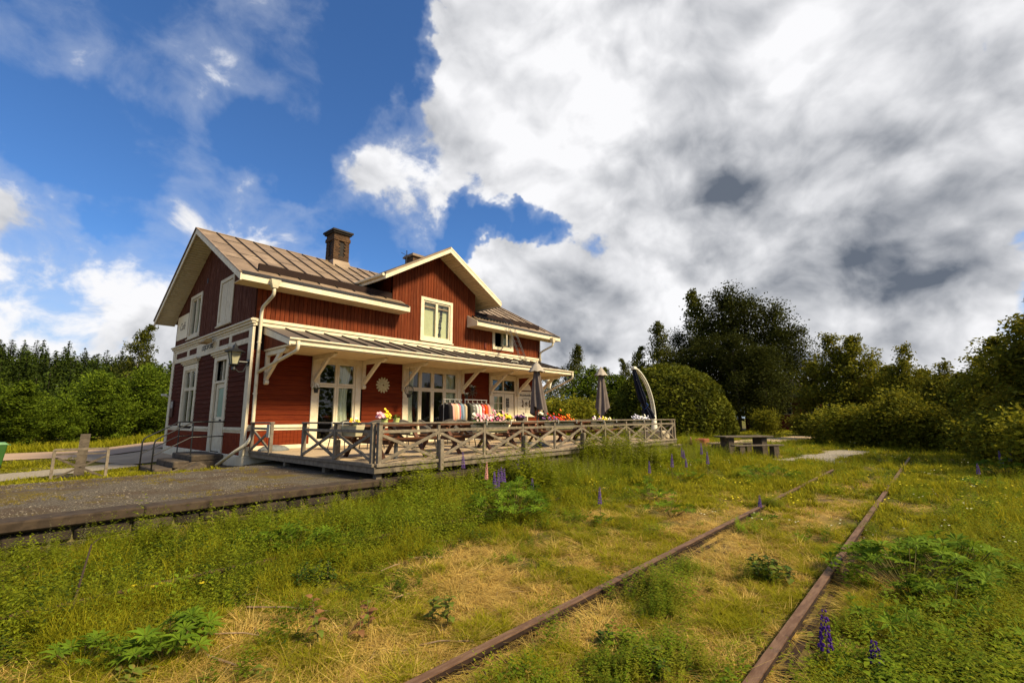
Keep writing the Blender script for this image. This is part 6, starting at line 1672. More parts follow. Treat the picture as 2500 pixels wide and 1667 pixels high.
def scatter(name, pts, scl, coll, nvar, seed=0, tilt=.12):
    r = np.random.RandomState(seed); n = len(pts)
    me = bpy.data.meshes.new(name); me.vertices.add(n); me.vertices.foreach_set('co', np.asarray(pts, np.float32).ravel())
    for an, ty, data in (('rot', 'FLOAT_VECTOR', np.stack([r.normal(0, tilt, n), r.normal(0, tilt, n), r.uniform(0, 6.28, n)], -1)), ('scl', 'FLOAT_VECTOR', np.asarray(scl)), ('vid', 'INT', r.randint(0, nvar, n))):
        at = me.attributes.new(an, ty, 'POINT')
        at.data.foreach_set('vector' if ty == 'FLOAT_VECTOR' else 'value', np.asarray(data, np.float32 if ty != 'INT' else np.int32).ravel())
    o = bpy.data.objects.new(name, me); COL.objects.link(o); tag(o, kind='stuff')
    g = bpy.data.node_groups.new(name, 'GeometryNodeTree')
    g.interface.new_socket('Geometry', in_out='INPUT', socket_type='NodeSocketGeometry'); g.interface.new_socket('Geometry', in_out='OUTPUT', socket_type='NodeSocketGeometry')
    N = g.nodes; L = g.links
    gi, go = N.new('NodeGroupInput'), N.new('NodeGroupOutput'); ip = N.new('GeometryNodeInstanceOnPoints')
    ci = N.new('GeometryNodeCollectionInfo'); ci.inputs['Collection'].default_value = coll; ci.inputs['Separate Children'].default_value = True; ci.inputs['Reset Children'].default_value = True
    def at(n_, ty):
        a = N.new('GeometryNodeInputNamedAttribute'); a.data_type = ty; a.inputs['Name'].default_value = n_; return a.outputs['Attribute']
    L.new(gi.outputs[0], ip.inputs['Points']); L.new(ci.outputs[0], ip.inputs['Instance']); ip.inputs['Pick Instance'].default_value = True
    L.new(at('vid', 'INT'), ip.inputs['Instance Index'])
    er = N.new('FunctionNodeEulerToRotation'); L.new(at('rot', 'FLOAT_VECTOR'), er.inputs[0]); L.new(er.outputs[0], ip.inputs['Rotation']); L.new(at('scl', 'FLOAT_VECTOR'), ip.inputs['Scale'])
    L.new(ip.outputs[0], go.inputs[0])
    o.modifiers.new('scatter', 'NODES').node_group = g
    return o
def polar(n, r0, r1, seed, half=58):
    r = np.random.RandomState(seed); d = r0 * (r1 / r0) ** r.uniform(0, 1, n); a = HEAD + np.radians(r.uniform(-half, half, n))
    return d * np.cos(a), d * np.sin(a), d, r
RAILS = ((2.43, .2, 16.5), (.975, .9, 23), (5.48, -2.2, 9.2), (6.98, -1, 19))
def keep_mask(x, y, rail_clear=.055):
    k = (y < 8.02) | (x > 21.6) | ((y > 14) & (x < 4.3))
    for (yc, xa, xb) in RAILS[:2]: k &= ~((np.abs(y - yc) < rail_clear) & (x > xa) & (x < xb)) & ~((y > yc - .20) & (y < yc) & (x < 6.5) & (fbm(x, y, .6, 15) > .36))
    k &= ~((x > 58) & (y > 8) & (y < 18))
    k &= ~((y > 25.6) & (y < 31.3) & (x < 20) & (x > -60)); k &= ~((x < 5.2) & (y > 17.0 + .6 * np.maximum(0, x)) & (y < 19.3 + .5 * np.maximum(0, x)) & (x > -30)); k &= ~((x > 2.6) & (x < 20) & (y > 20.5) & (y < 26))
    k &= ~((x > 19.8) & (x < 26.8) & (y > 2.9 - .1 * (x - 20)) & (y < 4.5 - .12 * (x - 20))); k &= ~((x > 22) & (x < 44) & (y > 8.3 - .1 * (x - 24)) & (y < 11.4 - .16 * (x - 24)))
    return k
def lush(x, y):
    """0 short .. 1 tall rank growth"""
    a = sstep(y, 3.9, 5.6) * (1 - sstep(x, 30, 40)); b = (1 - sstep(y, -.2, .8)) * .65; c = sstep(x, 8, 14) * .55
    return np.clip(np.maximum(np.maximum(a, b), c) * (.55 + .9 * fbm(x, y, 1.4, 60)), 0, 1.2)
# green grass
x, y, d, r = polar(80000, 1.25, 62, 1)
st_ = straw(x, y); lu = lush(x, y)
clump = sstep(fbm(x, y, .42, 71, 3) + .18 * (fbm(x, y, 2.2, 72) - .5), .36, .66)
k = keep_mask(x, y) & (r.rand(len(x)) > st_ * .90) & (r.rand(len(x)) < .10 + 1.0 * clump)
x, y, d, lu, st_, clump = x[k], y[k], d[k], lu[k], st_[k], clump[k]
near_rail = (np.minimum(np.abs(y - 2.35), np.abs(y - .895)) < .18) & (x < 6.5)
yard = (y > 14) & (x < 6)
hs = (.34 + .80 * lu) * (.35 + 1.0 * clump) * (.75 + .5 * r.rand(len(x))) * np.where(near_rail, .55, 1) * np.where(yard, .42, 1) * np.where((np.abs(y - 5.42) < .16) & ((x < 1.8) | ((x > 2.9) & (x < 3.7)) | ((x > 5.2) & (x < 6))), .3, 1) * np.where((y < 8.1) & (x < 6.5), 1 - .50 * sstep(y, 7.2, 7.8), 1)
ws = (.85 + .045 * d)
pts = np.stack([x, y, gz(x, y)], -1)
near = d < 9
GT = protos('grass_tuft', [tuft(s, 26, .17, .05, .55, .0048, GRASS) for s in range(4)] + [tuft(10 + s, 14, .26, .03, .75, .0052, GRASS) for s in range(2)])
GTF = protos('coarse_tuft', [tuft(20 + s, 22, .17, .10, .6, .016, GRASS) for s in range(4)])
sc = np.stack([ws, ws, hs], -1)
scatter('grass', pts[near], sc[near], GT, 6, 1)
scatter('meadow_grass', pts[~near], (sc * np.array([.9, .9, 1.25]))[~near], GTF, 4, 2)
# dry grass
x, y, d, r = polar(40000, 1.2, 34, 3)
st_ = straw(x, y)
k = keep_mask(x, y, .04) & (y < 8) & (r.rand(len(x)) < np.clip(st_ * 1.15 + .10 + .25 * (fbm(x, y, .9, 95) > .56), 0, 1))
x, y, d = x[k], y[k], d[k]; sc = np.stack([.9 + .05 * d, .9 + .05 * d, (.35 + .35 * r.rand(len(x)))], -1)
DT = protos('dry_tuft', [tuft(30 + s, 24, .20, .06, .7, .0042, DRY, .9) for s in range(4)] + [tuft(40 + s, 18, .13, .04, .5, .0042, DRY, .2) for s in range(2)])
scatter('dry_grass', np.stack([x, y, gz(x, y) + .004], -1), sc, DT, 6, 4)
# low weeds and herbs
x, y, d, r = polar(38000, 1.3, 50, 5)
st_ = straw(x, y); lu = lush(x, y)
k = keep_mask(x, y, .07) & (r.rand(len(x)) < np.clip(.15 + .9 * lu - .8 * st_ + .75 * (fbm(x, y, 1.1, 80) - .42), 0, 1)) & ~((y > 14) & (x < 6))
x, y, d, lu = x[k], y[k], d[k], lu[k]
WT = protos('herb', [leafy(50, 7, .16, 7, .05, WEED, .07), leafy(51, 9, .10, 5, .06, WEED, .09, .8), leafy(52, 4, .34, 14, .055, WEED, .05, .35), leafy(53, 5, .26, 10, .045, WEED, .06, .45), leafy(54, 12, .12, 6, .028, WEED, .10, .5), leafy(55, 5, .2, 8, .05, DKL, .06, .5)])
s_ = (.55 + .5 * r.rand(len(x))) * (.75 + .4 * lu) * (1 + .02 * d)
s_ = s_ * np.where((y < 8.1) & (x < 6.5), 1 - .6 * sstep(y, 6.9, 7.5), 1)
scatter('weeds', np.stack([x, y, gz(x, y)], -1), np.stack([s_, s_, s_ * (.7 + .5 * lu)], -1), WT, 6, 6)
# tall seed stems along the terrace and the platform
x = np.concatenate([NP.uniform(7.6, 21, 1500), NP.uniform(-3, 7.5, 420), NP.uniform(9, 21, 700)]); y = np.concatenate([NP.uniform(6.1, 8.0, 1500), NP.uniform(6.9, 7.95, 420), NP.uniform(7.3, 8.0, 700)])
s_ = NP.uniform(.75, 1.2, len(x)) * (.7 + .75 * sstep(fbm(x, y * .3, 1.3, 66), .42, .62)); s_ *= np.where(x < 7.5, .7, 1)
ST = protos('tall_herb', [leafy(60, 4, .62, 22, .12, WEED, .06, .34, .25), leafy(61, 3, .74, 26, .11, WEED, .05, .32, .25), leafy(62, 5, .52, 18, .12, WEED, .08, .42, .4), leafy(63, 2, .85, 36, .04, leafmat('seed_head', (.25, .24, .10), (.32, .30, .14), None, .3, .1), .03, .4, .12)])
scatter('undergrowth', np.stack([x, y, gz(x, y)], -1), np.stack([s_, s_, s_], -1), ST, 4, 7, .08)
# bushy herb clumps, each a low dome of leaves
x, y, d, r = polar(7500, 1.6, 45, 77)
st_ = straw(x, y); lu = lush(x, y)
k = keep_mask(x, y, .10) & ~((y > 14) & (x < 6)) & (r.rand(len(x)) < np.clip(.28 + .75 * lu - .25 * st_, .07, 1) * sstep(fbm(x, y, .9, 88), .38, .58))
x, y, d, lu = x[k], y[k], d[k], lu[k]
HG = leafmat('herb_green', (.105, .165, .009), (.19, .24, .014), (.055, .10, .006), .38, .35, 3)
HY = leafmat('herb_yellow_green', (.17, .18, .012), (.26, .25, .022), (.09, .11, .008), .38, .25, 3)
HT = protos('herb_clump', [leafy(120, 16, .26, 12, .055, HG, .10, .5, .7), leafy(121, 20, .22, 16, .030, HY, .12, .5, .6), leafy(122, 12, .34, 16, .05, HG, .08, .3, .5), leafy(123, 14, .18, 9, .075, HG, .12, .6, .8), leafy(124, 22, .28, 20, .022, HY, .11, .5, .5), leafy(125, 12, .3, 14, .045, WEED, .09, .4, .6)])
s_ = (.55 + .75 * r.rand(len(x))) * (.7 + .5 * lu) * np.where((y < 8.1) & (x < 6.5), 1 - .6 * sstep(y, 6.9, 7.5), 1) * (1 + .012 * d)
scatter('herbs', np.stack([x, y, gz(x, y)], -1), np.stack([s_, s_, s_ * (.75 + .4 * r.rand(len(x)))], -1), HT, 6, 78)
# twigs and chaff in the straw
x, y, d, r = polar(2600, 1.4, 14, 79); k = (straw(x, y) > .28) & (y < 7) & keep_mask(x, y, .1); x, y = x[k], y[k]
def twig(s):
    r = np.random.RandomState(s); p = [np.array([-.5 + q / 3 + 0, r.normal(0, .05), r.normal(0, .03)]) for q in range(4)]; mb = MB().tube(p, [.022, .03, .025, .012], 4)
    me = bpy.data.meshes.new('twig'); me.from_pydata(mb.v, [], mb.f); me.materials.append(TWIG); return me
s_ = np.abs(NP.normal(0, .07, len(x))) + .05
scatter('chaff', np.stack([x, y, gz(x, y) + .02], -1), np.stack([s_, s_ * .6, s_ * .6], -1), protos('twig', [twig(s) for s in range(5)]), 5, 80, .15)
# scattered meadow flowers
def dots(n, m, rad, stem, seed, reg):
    r = np.random.RandomState(seed); x, y, d, _ = polar(n, 3, 40, seed); k = keep_mask(x, y) & reg(x, y) & ~((y > 14) & (x < 6)); x, y = x[k], y[k]
    me = []
    for v in range(3):
        V, F = [], []
        for q in range(3):
            c = np.array([r.normal(0, .05), r.normal(0, .05), stem * r.uniform(.7, 1.1)]); b = len(V); V.append(c)
            for i in range(6): V.append(c + rad * np.array([math.cos(i * PI / 3), math.sin(i * PI / 3), .1 * r.normal()]))
            F += [(b, b + 1 + i, b + 1 + (i + 1) % 6) for i in range(6)]
        me.append(arr_mesh('dot', np.array(V), np.array(F), m))
    return np.stack([x, y, gz(x, y)], -1), me
p_, me_ = dots(700, FLW, .010, .22, 41, lambda x, y: (x > 7) & (fbm(x, y, 3, 90) > .46))
scatter('white_wildflowers', p_, np.ones((len(p_), 3)) * np.clip(1 + .03 * np.hypot(p_[:, 0], p_[:, 1]), 1, 2)[:, None], protos('white_dot', me_), 3, 8)
p_, me_ = dots(1500, FLY, .012, .2, 42, lambda x, y: (x > 8) & (fbm(x, y, 3, 91) > .45))
scatter('yellow_wildflowers', p_, np.ones((len(p_), 3)) * np.clip(1 + .03 * np.hypot(p_[:, 0], p_[:, 1]), 1, 2)[:, None], protos('yellow_dot', me_), 3, 9)
# gravel and moss on the platform
x = NP.uniform(-4, 5.2, 12000); y = NP.uniform(8.45, 14.5, 12000); k = (fbm(x, y, .7, 33) > .47); x, y = x[k], y[k]
def pebble(s):
    r = np.random.RandomState(s); mb = MB().ball((0, 0, 0), 1, 6, sz=.6); V = np.array(mb.v) * (1 + r.normal(0, .12, (len(mb.v), 1)))
    me = bpy.data.meshes.new('pebble'); me.from_pydata(V.tolist(), [], mb.f); me.materials.append(PEB); return me
PEB = mat('pebble', (.20, .17, .13), (.08, .066, .05), sc=1, rough=.9, rnd=.45)
s_ = np.abs(NP.normal(0, .006, len(x))) + .004
scatter('pebbles', np.stack([x, y, gz(x, y) + .002], -1), np.stack([s_, s_, s_], -1), protos('pebble', [pebble(s) for s in range(4)]), 4, 10)
x = NP.uniform(-4, 5.6, 6500); y = NP.uniform(8.42, 17.0, 6500); k = (fbm(x, y, .9, 34) + .22 * sstep(y, 11.0, 13.5) > .575) & ((x < 4.6) | (y < 8.6)); x, y = x[k], y[k]
MOSSY = leafmat('moss_grass', (.20, .155, .018), (.27, .20, .03), (.12, .11, .012), .3, .2)
s_ = NP.uniform(.5, 1.0, len(x))
scatter('moss', np.stack([x, y, gz(x, y)], -1), np.stack([s_, s_, s_ * .7], -1), protos('moss_tuft', [tuft(70 + s, 22, .055, .05, .5, .005, MOSSY) for s in range(4)]), 4, 11)
# verge across the road
x = NP.uniform(-12, 14, 1500); y = NP.uniform(31.4, 35.5, 1500); s_ = NP.uniform(1.5, 3, len(x)); scatter('roadside_grass', np.stack([x, y, gz(x, y)], -1), np.stack([s_, s_, s_], -1), GTF, 4, 12)

# ---- individual plants
def palm_leaf(seed, R_=.09, n=9):
    r = np.random.RandomState(seed); V, F = [], []
    for i in range(n):
        a = 2 * PI * i / n + r.uniform(-.1, .1); L = R_ * r.uniform(.85, 1.1); w_ = L * .15; c, s = math.cos(a), math.sin(a); up_ = r.uniform(.05, .35); b = len(V)
        q = lambda t, o, z: (t * L * c - o * s, t * L * s + o * c, z * L)
        V += [q(.04, 0, 0), q(.5, w_, up_ * .62 + .06), q(1, 0, up_ * .55), q(.5, -w_, up_ * .62 + .06), q(.5, 0, up_ * .55)]
        F += [(b, b + 4, b + 1, b + 1), (b, b + 3, b + 4, b + 4), (b + 4, b + 2, b + 1, b + 1), (b + 3, b + 2, b + 4, b + 4)]
    F = [tuple(dict.fromkeys(f)) for f in F]
    me = bpy.data.meshes.new('leaf'); me.from_pydata(V, [], F); me.materials.append(LUPL); return me
PALM = [palm_leaf(s) for s in range(4)]
def spike(h0, h1, m, seed, R_=.028):
    r = np.random.RandomState(seed); mb = MB().tube([(0, 0, 0), (.01, 0, h0), (.0, .01, h1)], [.006, .005, .002], 5)
    n = int((h1 - h0) / (.026 if R_ > .029 else .019))
    for i in range(n):
        t = i / n; z = h0 + (h1 - h0) * t; k = 6 if t < .8 else 4; rr = R_ * (1.05 - .75 * t)
        for q in range(k):
            a = q * 2 * PI / k + i * .5 + r.uniform(-.25, .25); z = z + r.uniform(-.004, .004); mb.ball((rr * math.cos(a), rr * math.sin(a), z), .0105 * (1.1 - .6 * t) * r.uniform(.7, 1.15), 5, 1, 1.2)
    me = bpy.data.meshes.new('flower_spike'); me.from_pydata(mb.v, [], mb.f); me.materials.append(STEM); me.materials.append(m); me.polygons.foreach_set('material_index', mb.m); return me
SPK = {('v', 0): spike(.38, .66, VIO, 1), ('v', 1): spike(.36, .58, VIO, 2), ('p', 0): spike(.38, .70, PNK, 3), ('p', 1): spike(.3, .5, PNK, 4), ('d', 0): spike(.16, .40, VIOD, 5, .034), ('d', 1): spike(.12, .24, VIOD, 6, .030)}
def lupin(x, y, n, rad, h, label, seed, spikes=(), single=True, sc=1.0, group='lupin plants in the meadow'):
    """n palmate leaves on stalks; spikes = (dx, dy, kind, variant, scale)"""
    r = random.Random(seed); z = float(gz(x, y)) - .01
    t = thing('lupin_plant', label, 'lupin', (x, y, z), group)
    mb = MB(); jobs = []
    for i in range(n):
        a = r.uniform(0, 6.28); rr = rad * math.sqrt(r.uniform(.02, 1)); hh = h * r.uniform(.55, 1.1) * (1.1 - .5 * rr / rad)
        p = Vector((x + rr * math.cos(a), y + rr * math.sin(a), z + hh)); mb.tube([(x + .25 * rr * math.cos(a), y + .25 * rr * math.sin(a), z), p - Vector((.0, 0, .0))], .0035, 4, cap=False)
        jobs.append((p, Euler((math.sin(a) * -.35 + r.uniform(-.3, .3), math.cos(a) * .35 + r.uniform(-.3, .3), r.uniform(0, 6))), sc * r.uniform(.75, 1.25)))
    mb.build('stalk', STEM, t)
    if single:
        for i, (p, e, s) in enumerate(jobs):
            o = place('leaf', PALM[i % 4], p, t); o.rotation_euler = e; o.scale = (s, s, s)
    else:
        V, F = [], []
        for i, (p, e, s) in enumerate(jobs):
            me = PALM[i % 4]; R3 = e.to_matrix(); b = len(V)
            V += [tuple(R3 @ (v.co * s) + p) for v in me.vertices]; F += [tuple(b + q for q in f.vertices) for f in me.polygons]
        m2 = MB(); m2.v = V; m2.f = F; m2.m = [0] * len(F); tag(m2.build('foliage', LUPL, t), kind='stuff')
    for (dx, dy, kd, v, s) in spikes:
        o = place('flower_spike', SPK[(kd, v)], (x + dx, y + dy, float(gz(x + dx, y + dy)) - .02), t); o.scale = (s, s, s); o.rotation_euler = (r.uniform(-.06, .06), r.uniform(-.06, .06), r.uniform(0, 6))
    return t
lupin(1.00, 3.98, 34, .27, .26, 'big lupin clump at the bottom left beside the red twig', 1, sc=1.1)
lupin(.62, 4.25, 16, .20, .18, 'low leafy lupin left of the big bottom left clump', 2, sc=.9)
lupin(2.62, 5.75, 46, .46, .36, 'lupin clump growing over the thin buried rail', 3, sc=1.15)
lupin(2.32, 6.45, 16, .28, .26, 'pale lupin left of the clump on the buried rail', 4)
lupin(5.75, 5.15, 90, .75, .46, 'wide lupin bed in front of the terrace corner with two purple spikes', 5, [(.55, .9, 'v', 0, 1.0), (1.1, .5, 'v', 1, .9)], False, 1.15)
lupin(6.6, 5.9, 70, .62, .46, 'lupin bed right of the terrace corner with a close group of purple spikes', 6, [(.3, .55, 'v', 0, 1.0), (.42, .62, 'v', 0, .95), (.25, .72, 'v', 1, 1.0), (-.1, .3, 'v', 1, .9)], False, 1.15)
lupin(6.95, 6.95, 26, .4, .4, 'lupin with one pink spike between purple ones below the terrace', 7, [(-.05, -.05, 'p', 0, 1.05), (.12, -.2, 'v', 0, .9)], False)
lupin(8.55, 7.4, 24, .45, .4, 'lupin clump close under the railing with violet spikes', 8, [(0, .1, 'v', 0, .95), (.1, -.2, 'v', 1, 1.0), (.3, .2, 'v', 0, .85)], False)
lupin(7.25, 8.05, 6, .12, .2, 'single tall purple spike standing against the terrace rim', 9, [(0, -.1, 'v', 0, 1.25)], False)
lupin(6.25, 3.88, 8, .18, .16, 'lone violet spike in the meadow between the buried rail and the middle rail', 10, [(0, 0, 'v', 0, .85)], False)
lupin(10.4, 5.1, 10, .3, .25, 'slim violet lupin right of the lone spike', 11, [(0, 0, 'v', 0, .95)], False)
lupin(12.0, 4.9, 26, .5, .3, 'lupin group in the far meadow with three violet spikes', 12, [(-.6, .1, 'v', 0, 1.1), (.05, 0, 'v', 1, 1.0), (.7, -.3, 'v', 0, 1.1)], False)
lupin(14.6, 5.7, 26, .5, .3, 'far lupin group below the garden table with violet spikes', 13, [(.4, -.1, 'v', 0, 1.2), (-.5, .1, 'v', 1, 1.1), (.1, .4, 'v', 0, 1.0)], False)
lupin(19.6, 7.6, 16, .4, .35, 'lupin with a salmon pink spike at the end of the terrace', 14, [(0, .1, 'p', 1, 1.5)], False)
lupin(17.6, -1.15, 40, .7, .5, 'dark lupin clump near the right edge with two violet spikes', 15, [(-.2, .1, 'v', 0, 1.1), (.35, -.1, 'v', 0, 1.2)], False, 1.3)
lupin(14.6, -.5, 18, .4, .3, 'small lupin with a violet tip left of the dark right edge clump', 16, [(0, 0, 'v', 1, 1.0)], False)
lupin(8.3, 2.25, 10, .2, .2, 'little dark purple lupin close to the middle rail', 17, [(0, 0, 'v', 1, .8)], False)
lupin(5.95, .38, 74, .62, .38, 'dense lupin bed just right of the right hand rail', 18, sc=1.25)
lupin(6.65, .05, 56, .58, .38, 'second lupin bed behind the dense one by the right hand rail', 19, sc=1.25)
lupin(5.35, .1, 34, .42, .26, 'lower lupin patch in front of the dense bed by the rail', 20, sc=1.0)
lupin(4.55, .35, 22, .30, .20, 'bright lupin foliage left of the bottom right corner', 21, sc=.95)
lupin(4.75, -.15, 20, .30, .20, 'bright lupin foliage in the bottom right corner', 22, sc=.95)
lupin(3.71, .70, 10, .16, .10, 'foreground lupin with a deep purple spike beside the rail', 23, [(0, 0, 'd', 0, 1.0)], True, .8)
lupin(3.84, .45, 8, .14, .08, 'foreground lupin with a short deep purple spike cut by the bottom edge', 24, [(0, 0, 'd', 1, 1.0)], True, .8)
lupin(7.6, 3.4, 26, .4, .24, 'lupin foliage patch left of the middle rail', 25, (), False)
lupin(8.9, 4.4, 30, .5, .28, 'lupin foliage patch in mid meadow below the violet spikes', 26, (), False)
lupin(13.5, 3.4, 34, .7, .36, 'broad lupin patch over the far end of the middle rail', 27, (), False, 1.3)

# saplings and broad leaved plants
def big_leaf(L, asp, m):
    V, F = [], []; n = 5
    for i in range(n + 1):
        t = i / n; w_ = L * asp * math.sin(PI * min(1, t ** .75 * 1.0)) * .5; z = L * (.10 * math.sin(PI * t) - .12 * t * t)
        V += [(L * t, -w_, z + w_ * .25), (L * t, 0, z), (L * t, w_, z + w_ * .25)]
    for i in range(n):
        for q in range(2): o = i * 3 + q; F.append((o, o + 1, o + 4, o + 3))
    return arr_mesh('leaf', np.array(V), np.array(F), m, smooth=True)
BL = {'s': big_leaf(.085, .62, SAPL), 'r': big_leaf(.08, .6, leafmat('red_young_leaf', (.30, .12, .06), (.22, .13, .05), None, .3, .2)), 'd': big_leaf(.07, .7, DKL), 'w': big_leaf(.09, .34, WEED), 'n': big_leaf(.08, .75, SAPL)}
def sapling(x, y, h, n, kinds, label, seed, sc=1.0, spread=.10, stems=1, name='sapling', cat='sapling', lean=.1):
    r = random.Random(seed); z = float(gz(x, y)) - .01
    t = thing(name, label, cat, (x, y, z), 'small plants between the rails'); mb = MB()
    for s in range(stems):
        ox, oy = (r.uniform(-spread, spread), r.uniform(-spread, spread)) if stems > 1 else (0, 0); hh = h * (1 if s == 0 else r.uniform(.6, 1)); lx, ly = r.uniform(-lean, lean), r.uniform(-lean, lean)
        f_ = lambda q: Vector((x + ox + lx * hh * q * 2, y + oy + ly * hh * q * 2, z + hh * q)); mb.tube([f_(0), f_(.5), f_(1)], [.005, .004, .002], 5)
        for i in range(n):
            q = .22 + .78 * (i + .5) / n; a = i * 2.4 + r.uniform(-.4, .4); o = place('leaf', BL[r.choice(kinds)], f_(q), t)
            k = sc * r.uniform(.7, 1.2) * (1.15 - .4 * q); o.scale = (k, k, k); o.rotation_euler = (r.uniform(-.3, .3), r.uniform(-.55, .35), a)
    mb.build('stem', STEM, t)
    return t
sapling(1.75, 3.38, .34, 15, 'ssrr', 'young aspen sapling with reddish leaves left of centre foreground', 1)
sapling(1.98, 3.26, .20, 9, 'rrs', 'short sapling with coppery leaves beside the taller reddish one', 2)
sapling(2.13, 3.36, .24, 10, 'sssr', 'green sapling with a coppery tip in the straw', 3)
sapling(2.60, 3.04, .26, 11, 'nns', 'bright green nettle like plant in the straw patch', 4, 1.0, .09, 3, 'nettle_plant', 'plant')
sapling(3.12, 2.34, .20, 10, 'nnn', 'leafy plant sprouting against the middle rail', 5, .9, .06, 3, 'nettle_plant', 'plant')
sapling(2.32, 4.66, .20, 12, 'ddd', 'dark little shrub in the straw left of centre', 6, .8, .17, 14, 'dark_shrub', 'plant')
sapling(3.10, 1.93, .12, 9, 'dnd', 'small dark green plant between the middle and right rails', 7, .9, .06, 3, 'dark_shrub', 'plant')
sapling(2.96, 1.48, .16, 12, 'ndw', 'leafy plant low at the bottom edge between the rails', 8, .9, .10, 5, 'nettle_plant', 'plant')
sapling(5.34, 1.42, .22, 12, 'ddn', 'dark bramble left of the right hand rail', 9, 1.1, .20, 14, 'bramble', 'plant')
sapling(2.80, 7.62, .34, 12, 'www', 'pale broad leaved weed below the platform edge', 10, 1.1, .12, 3, 'dock_plant', 'plant')
sapling(2.40, 8.0 - .3, .40, 12, 'wws', 'leafy shoot rising to the platform edge', 11, 1.0, .12, 3, 'dock_plant', 'plant')
sapling(.78, 3.72, .10, 7, 'sn', 'low green rosette at the bottom left edge', 12, .8, .14, 5, 'dock_plant', 'plant')
sapling(1.32, 3.28, .09, 6, 'ss', 'two pale round leaves near the bottom left edge', 13, .9, .06, 2, 'dock_plant', 'plant')
sapling(4.35, .85, .14, 9, 'nnw', 'bright leafy weed right beside the right hand rail', 14, .8, .10, 4, 'nettle_plant', 'plant')
sapling(4.15, .35, .12, 8, 'nns', 'bright leafy weed low in the bottom right', 15, .8, .12, 5, 'nettle_plant', 'plant')
# bright feathery bush beside the middle rail, joined stems too fine to tell apart
for (bx, by, s, lab) in ((4.12, 2.02, 1.0, 'bright feathery weed bush leaning on the middle rail'), (3.82, 1.80, .7, 'lower feathery weed in front of the bush by the middle rail'), (5.0, 2.1, .6, 'small feathery weed behind the bush by the middle rail'), (3.05, 1.45, .7, 'feathery weed clump at the bottom edge between the rails'), (2.75, 1.62, .5, 'little feathery weed at the bottom edge left of the other clump'), (5.3, 1.45, .6, 'green weed clump around the dark bramble'), (4.5, .55, .6, 'leafy weed clump right of the right hand rail'), (4.1, .25, .55, 'leafy weed clump low in the bottom right corner'), (2.9, 7.3, .8, 'bright weed clump at the foot of the platform wall'), (7.6, 2.3, .7, 'green weed clump covering the middle rail far along'), (9.4, 2.4, .8, 'second weed clump covering the middle rail'), (8.4, .95, .6, 'weed clump hiding part of the right hand rail')):
    t = thing('weed_bush', lab, 'weed', (bx, by, float(gz(bx, by))), 'small plants between the rails')
    for q in range(34):
        o = place('spray', leafy(100 + q % 5, 6, .36, 20, .05, HG if q % 2 else HY, .06, .42, .5) if q < 5 else bpy.data.meshes[SPR[q % 5]], (bx + RND.gauss(0, .22 * s), by + RND.gauss(0, .16 * s), float(gz(bx, by)) - .01), t)
        if q < 5:
            if q == 0: SPR = []
            SPR.append(o.data.name)
        o.scale = (s, s, s * RND.uniform(.7, 1.0)); o.rotation_euler = (0, 0, RND.uniform(0, 6)); tag(o, kind='stuff')
# heaps of straw
for (hx_, hy_, s, lab) in ((3.30, 1.16, 1.0, 'heap of yellow straw beside the right hand rail'), (4.1, 1.05, .7, 'tuft of pale straw leaning on the right hand rail'), (3.95, 3.1, .8, 'pale straw cushion above the middle rail'), (2.0, 2.75, .9, 'pale straw drift in the bottom centre')):
    t = thing('straw_heap', lab, 'straw', (hx_, hy_, float(gz(hx_, hy_))), 'straw heaps')
    for q in range(9):
        o = place('straw_tuft', bpy.data.collections['dry_tuft'].objects[q % 6].data, (hx_ + RND.gauss(0, .09 * s), hy_ + RND.gauss(0, .09 * s), float(gz(hx_, hy_)) + .01), t); k = s * RND.uniform(1.0, 1.5); o.scale = (k, k, k); o.rotation_euler = (0, 0, RND.uniform(0, 6))
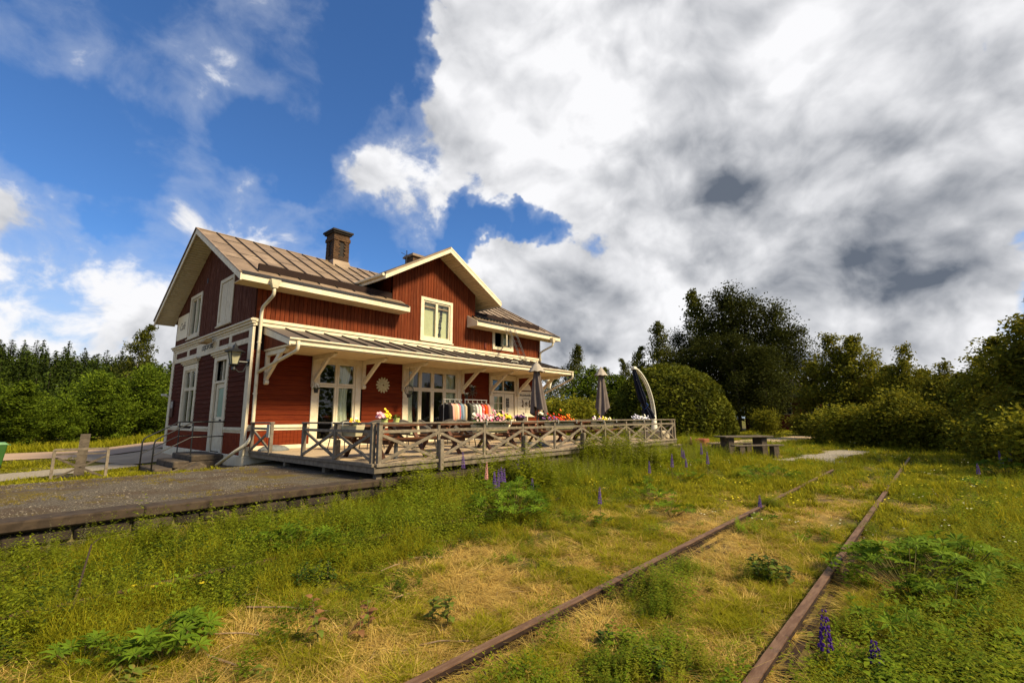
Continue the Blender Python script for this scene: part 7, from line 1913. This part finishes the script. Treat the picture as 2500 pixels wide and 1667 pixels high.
# dry sticks on the ground
for i, (a, b, rr, lab) in enumerate([((1.16, 4.01), (1.26, 3.50), .010, 'reddish twig lying in the bottom left straw'), ((1.29, 4.04), (1.52, 3.78), .006, 'thin pale stick beside the reddish twig'), ((1.67, 5.63), (2.1, 5.72), .006, 'dry stick near the buried rail'), ((3.39, 4.59), (3.62, 4.30), .009, 'forked pale stick in the centre straw'),
                                     ((2.90, 4.41), (3.16, 4.46), .007, 'bleached stick left of the forked one'), ((1.62, 4.36), (2.08, 3.86), .007, 'long stick across the left straw patch'), ((2.51, 3.67), (2.74, 3.70), .006, 'short pale stick in the middle of the straw'), ((1.51, 4.80), (1.95, 4.62), .005, 'thin straw coloured stick near the dark shrub'),
                                     ((3.7, 5.0), (4.3, 4.7), .006, 'dry branch piece at the edge of the wide lupin bed'), ((2.2, 2.9), (2.5, 2.62), .006, 'curved dry stem close to the middle rail'), ((.9, 4.7), (1.15, 4.75), .005, 'small pale twig near the yellow flowers'), ((6.9, .9 - .25), (7.4, .30), .006, 'bleached stem in the right hand meadow')]):
    za, zb = float(gz(*a)) + .02 + .02 * (i % 3), float(gz(*b)) + .03; m_ = ((a[0] + b[0]) / 2 + RND.uniform(-.04, .04), (a[1] + b[1]) / 2 + RND.uniform(-.04, .04))
    tag(MB().tube([(*a, za), (*m_, (za + zb) / 2 + .015), (*b, zb)], [rr, rr * .9, rr * .6], 6).build('dry_stick', TWIG), lab, 'stick', 'dry sticks in the straw')
tag(MB().tube([(.60, 5.05, -.1), (.72, 5.6, .12), (.86, 6.3, .30), (.98, 6.6, .31)], [.010, .009, .006, .003], 6).build('bent_stem', mat('dark_stem', (.05, .03, .02), rough=.9)), 'dark bent dry stem sticking up at the left', 'stem')
for i, (fx_, fy_) in enumerate([(1.08, 5.5), (1.26, 5.38), (1.50, 5.12), (1.17, 5.28)]):
    z = float(gz(fx_, fy_)); t = thing('dandelion', ['leftmost of the four yellow flowers in the left grass', 'yellow flower second from the left in the left grass', 'rightmost of the four yellow flowers in the left grass', 'lowest of the four yellow flowers in the left grass'][i], 'flower', (fx_, fy_, z), 'yellow flowers in the left grass')
    MB().tube([(fx_, fy_, z), (fx_, fy_, z + .13)], .003, 4).build('stem', STEM, t)
    MB().lathe([(.004, 0), (.024, .010), (.020, .016), (.004, .018)], (fx_, fy_, z + .13), 10).build('bloom', FLY, t)
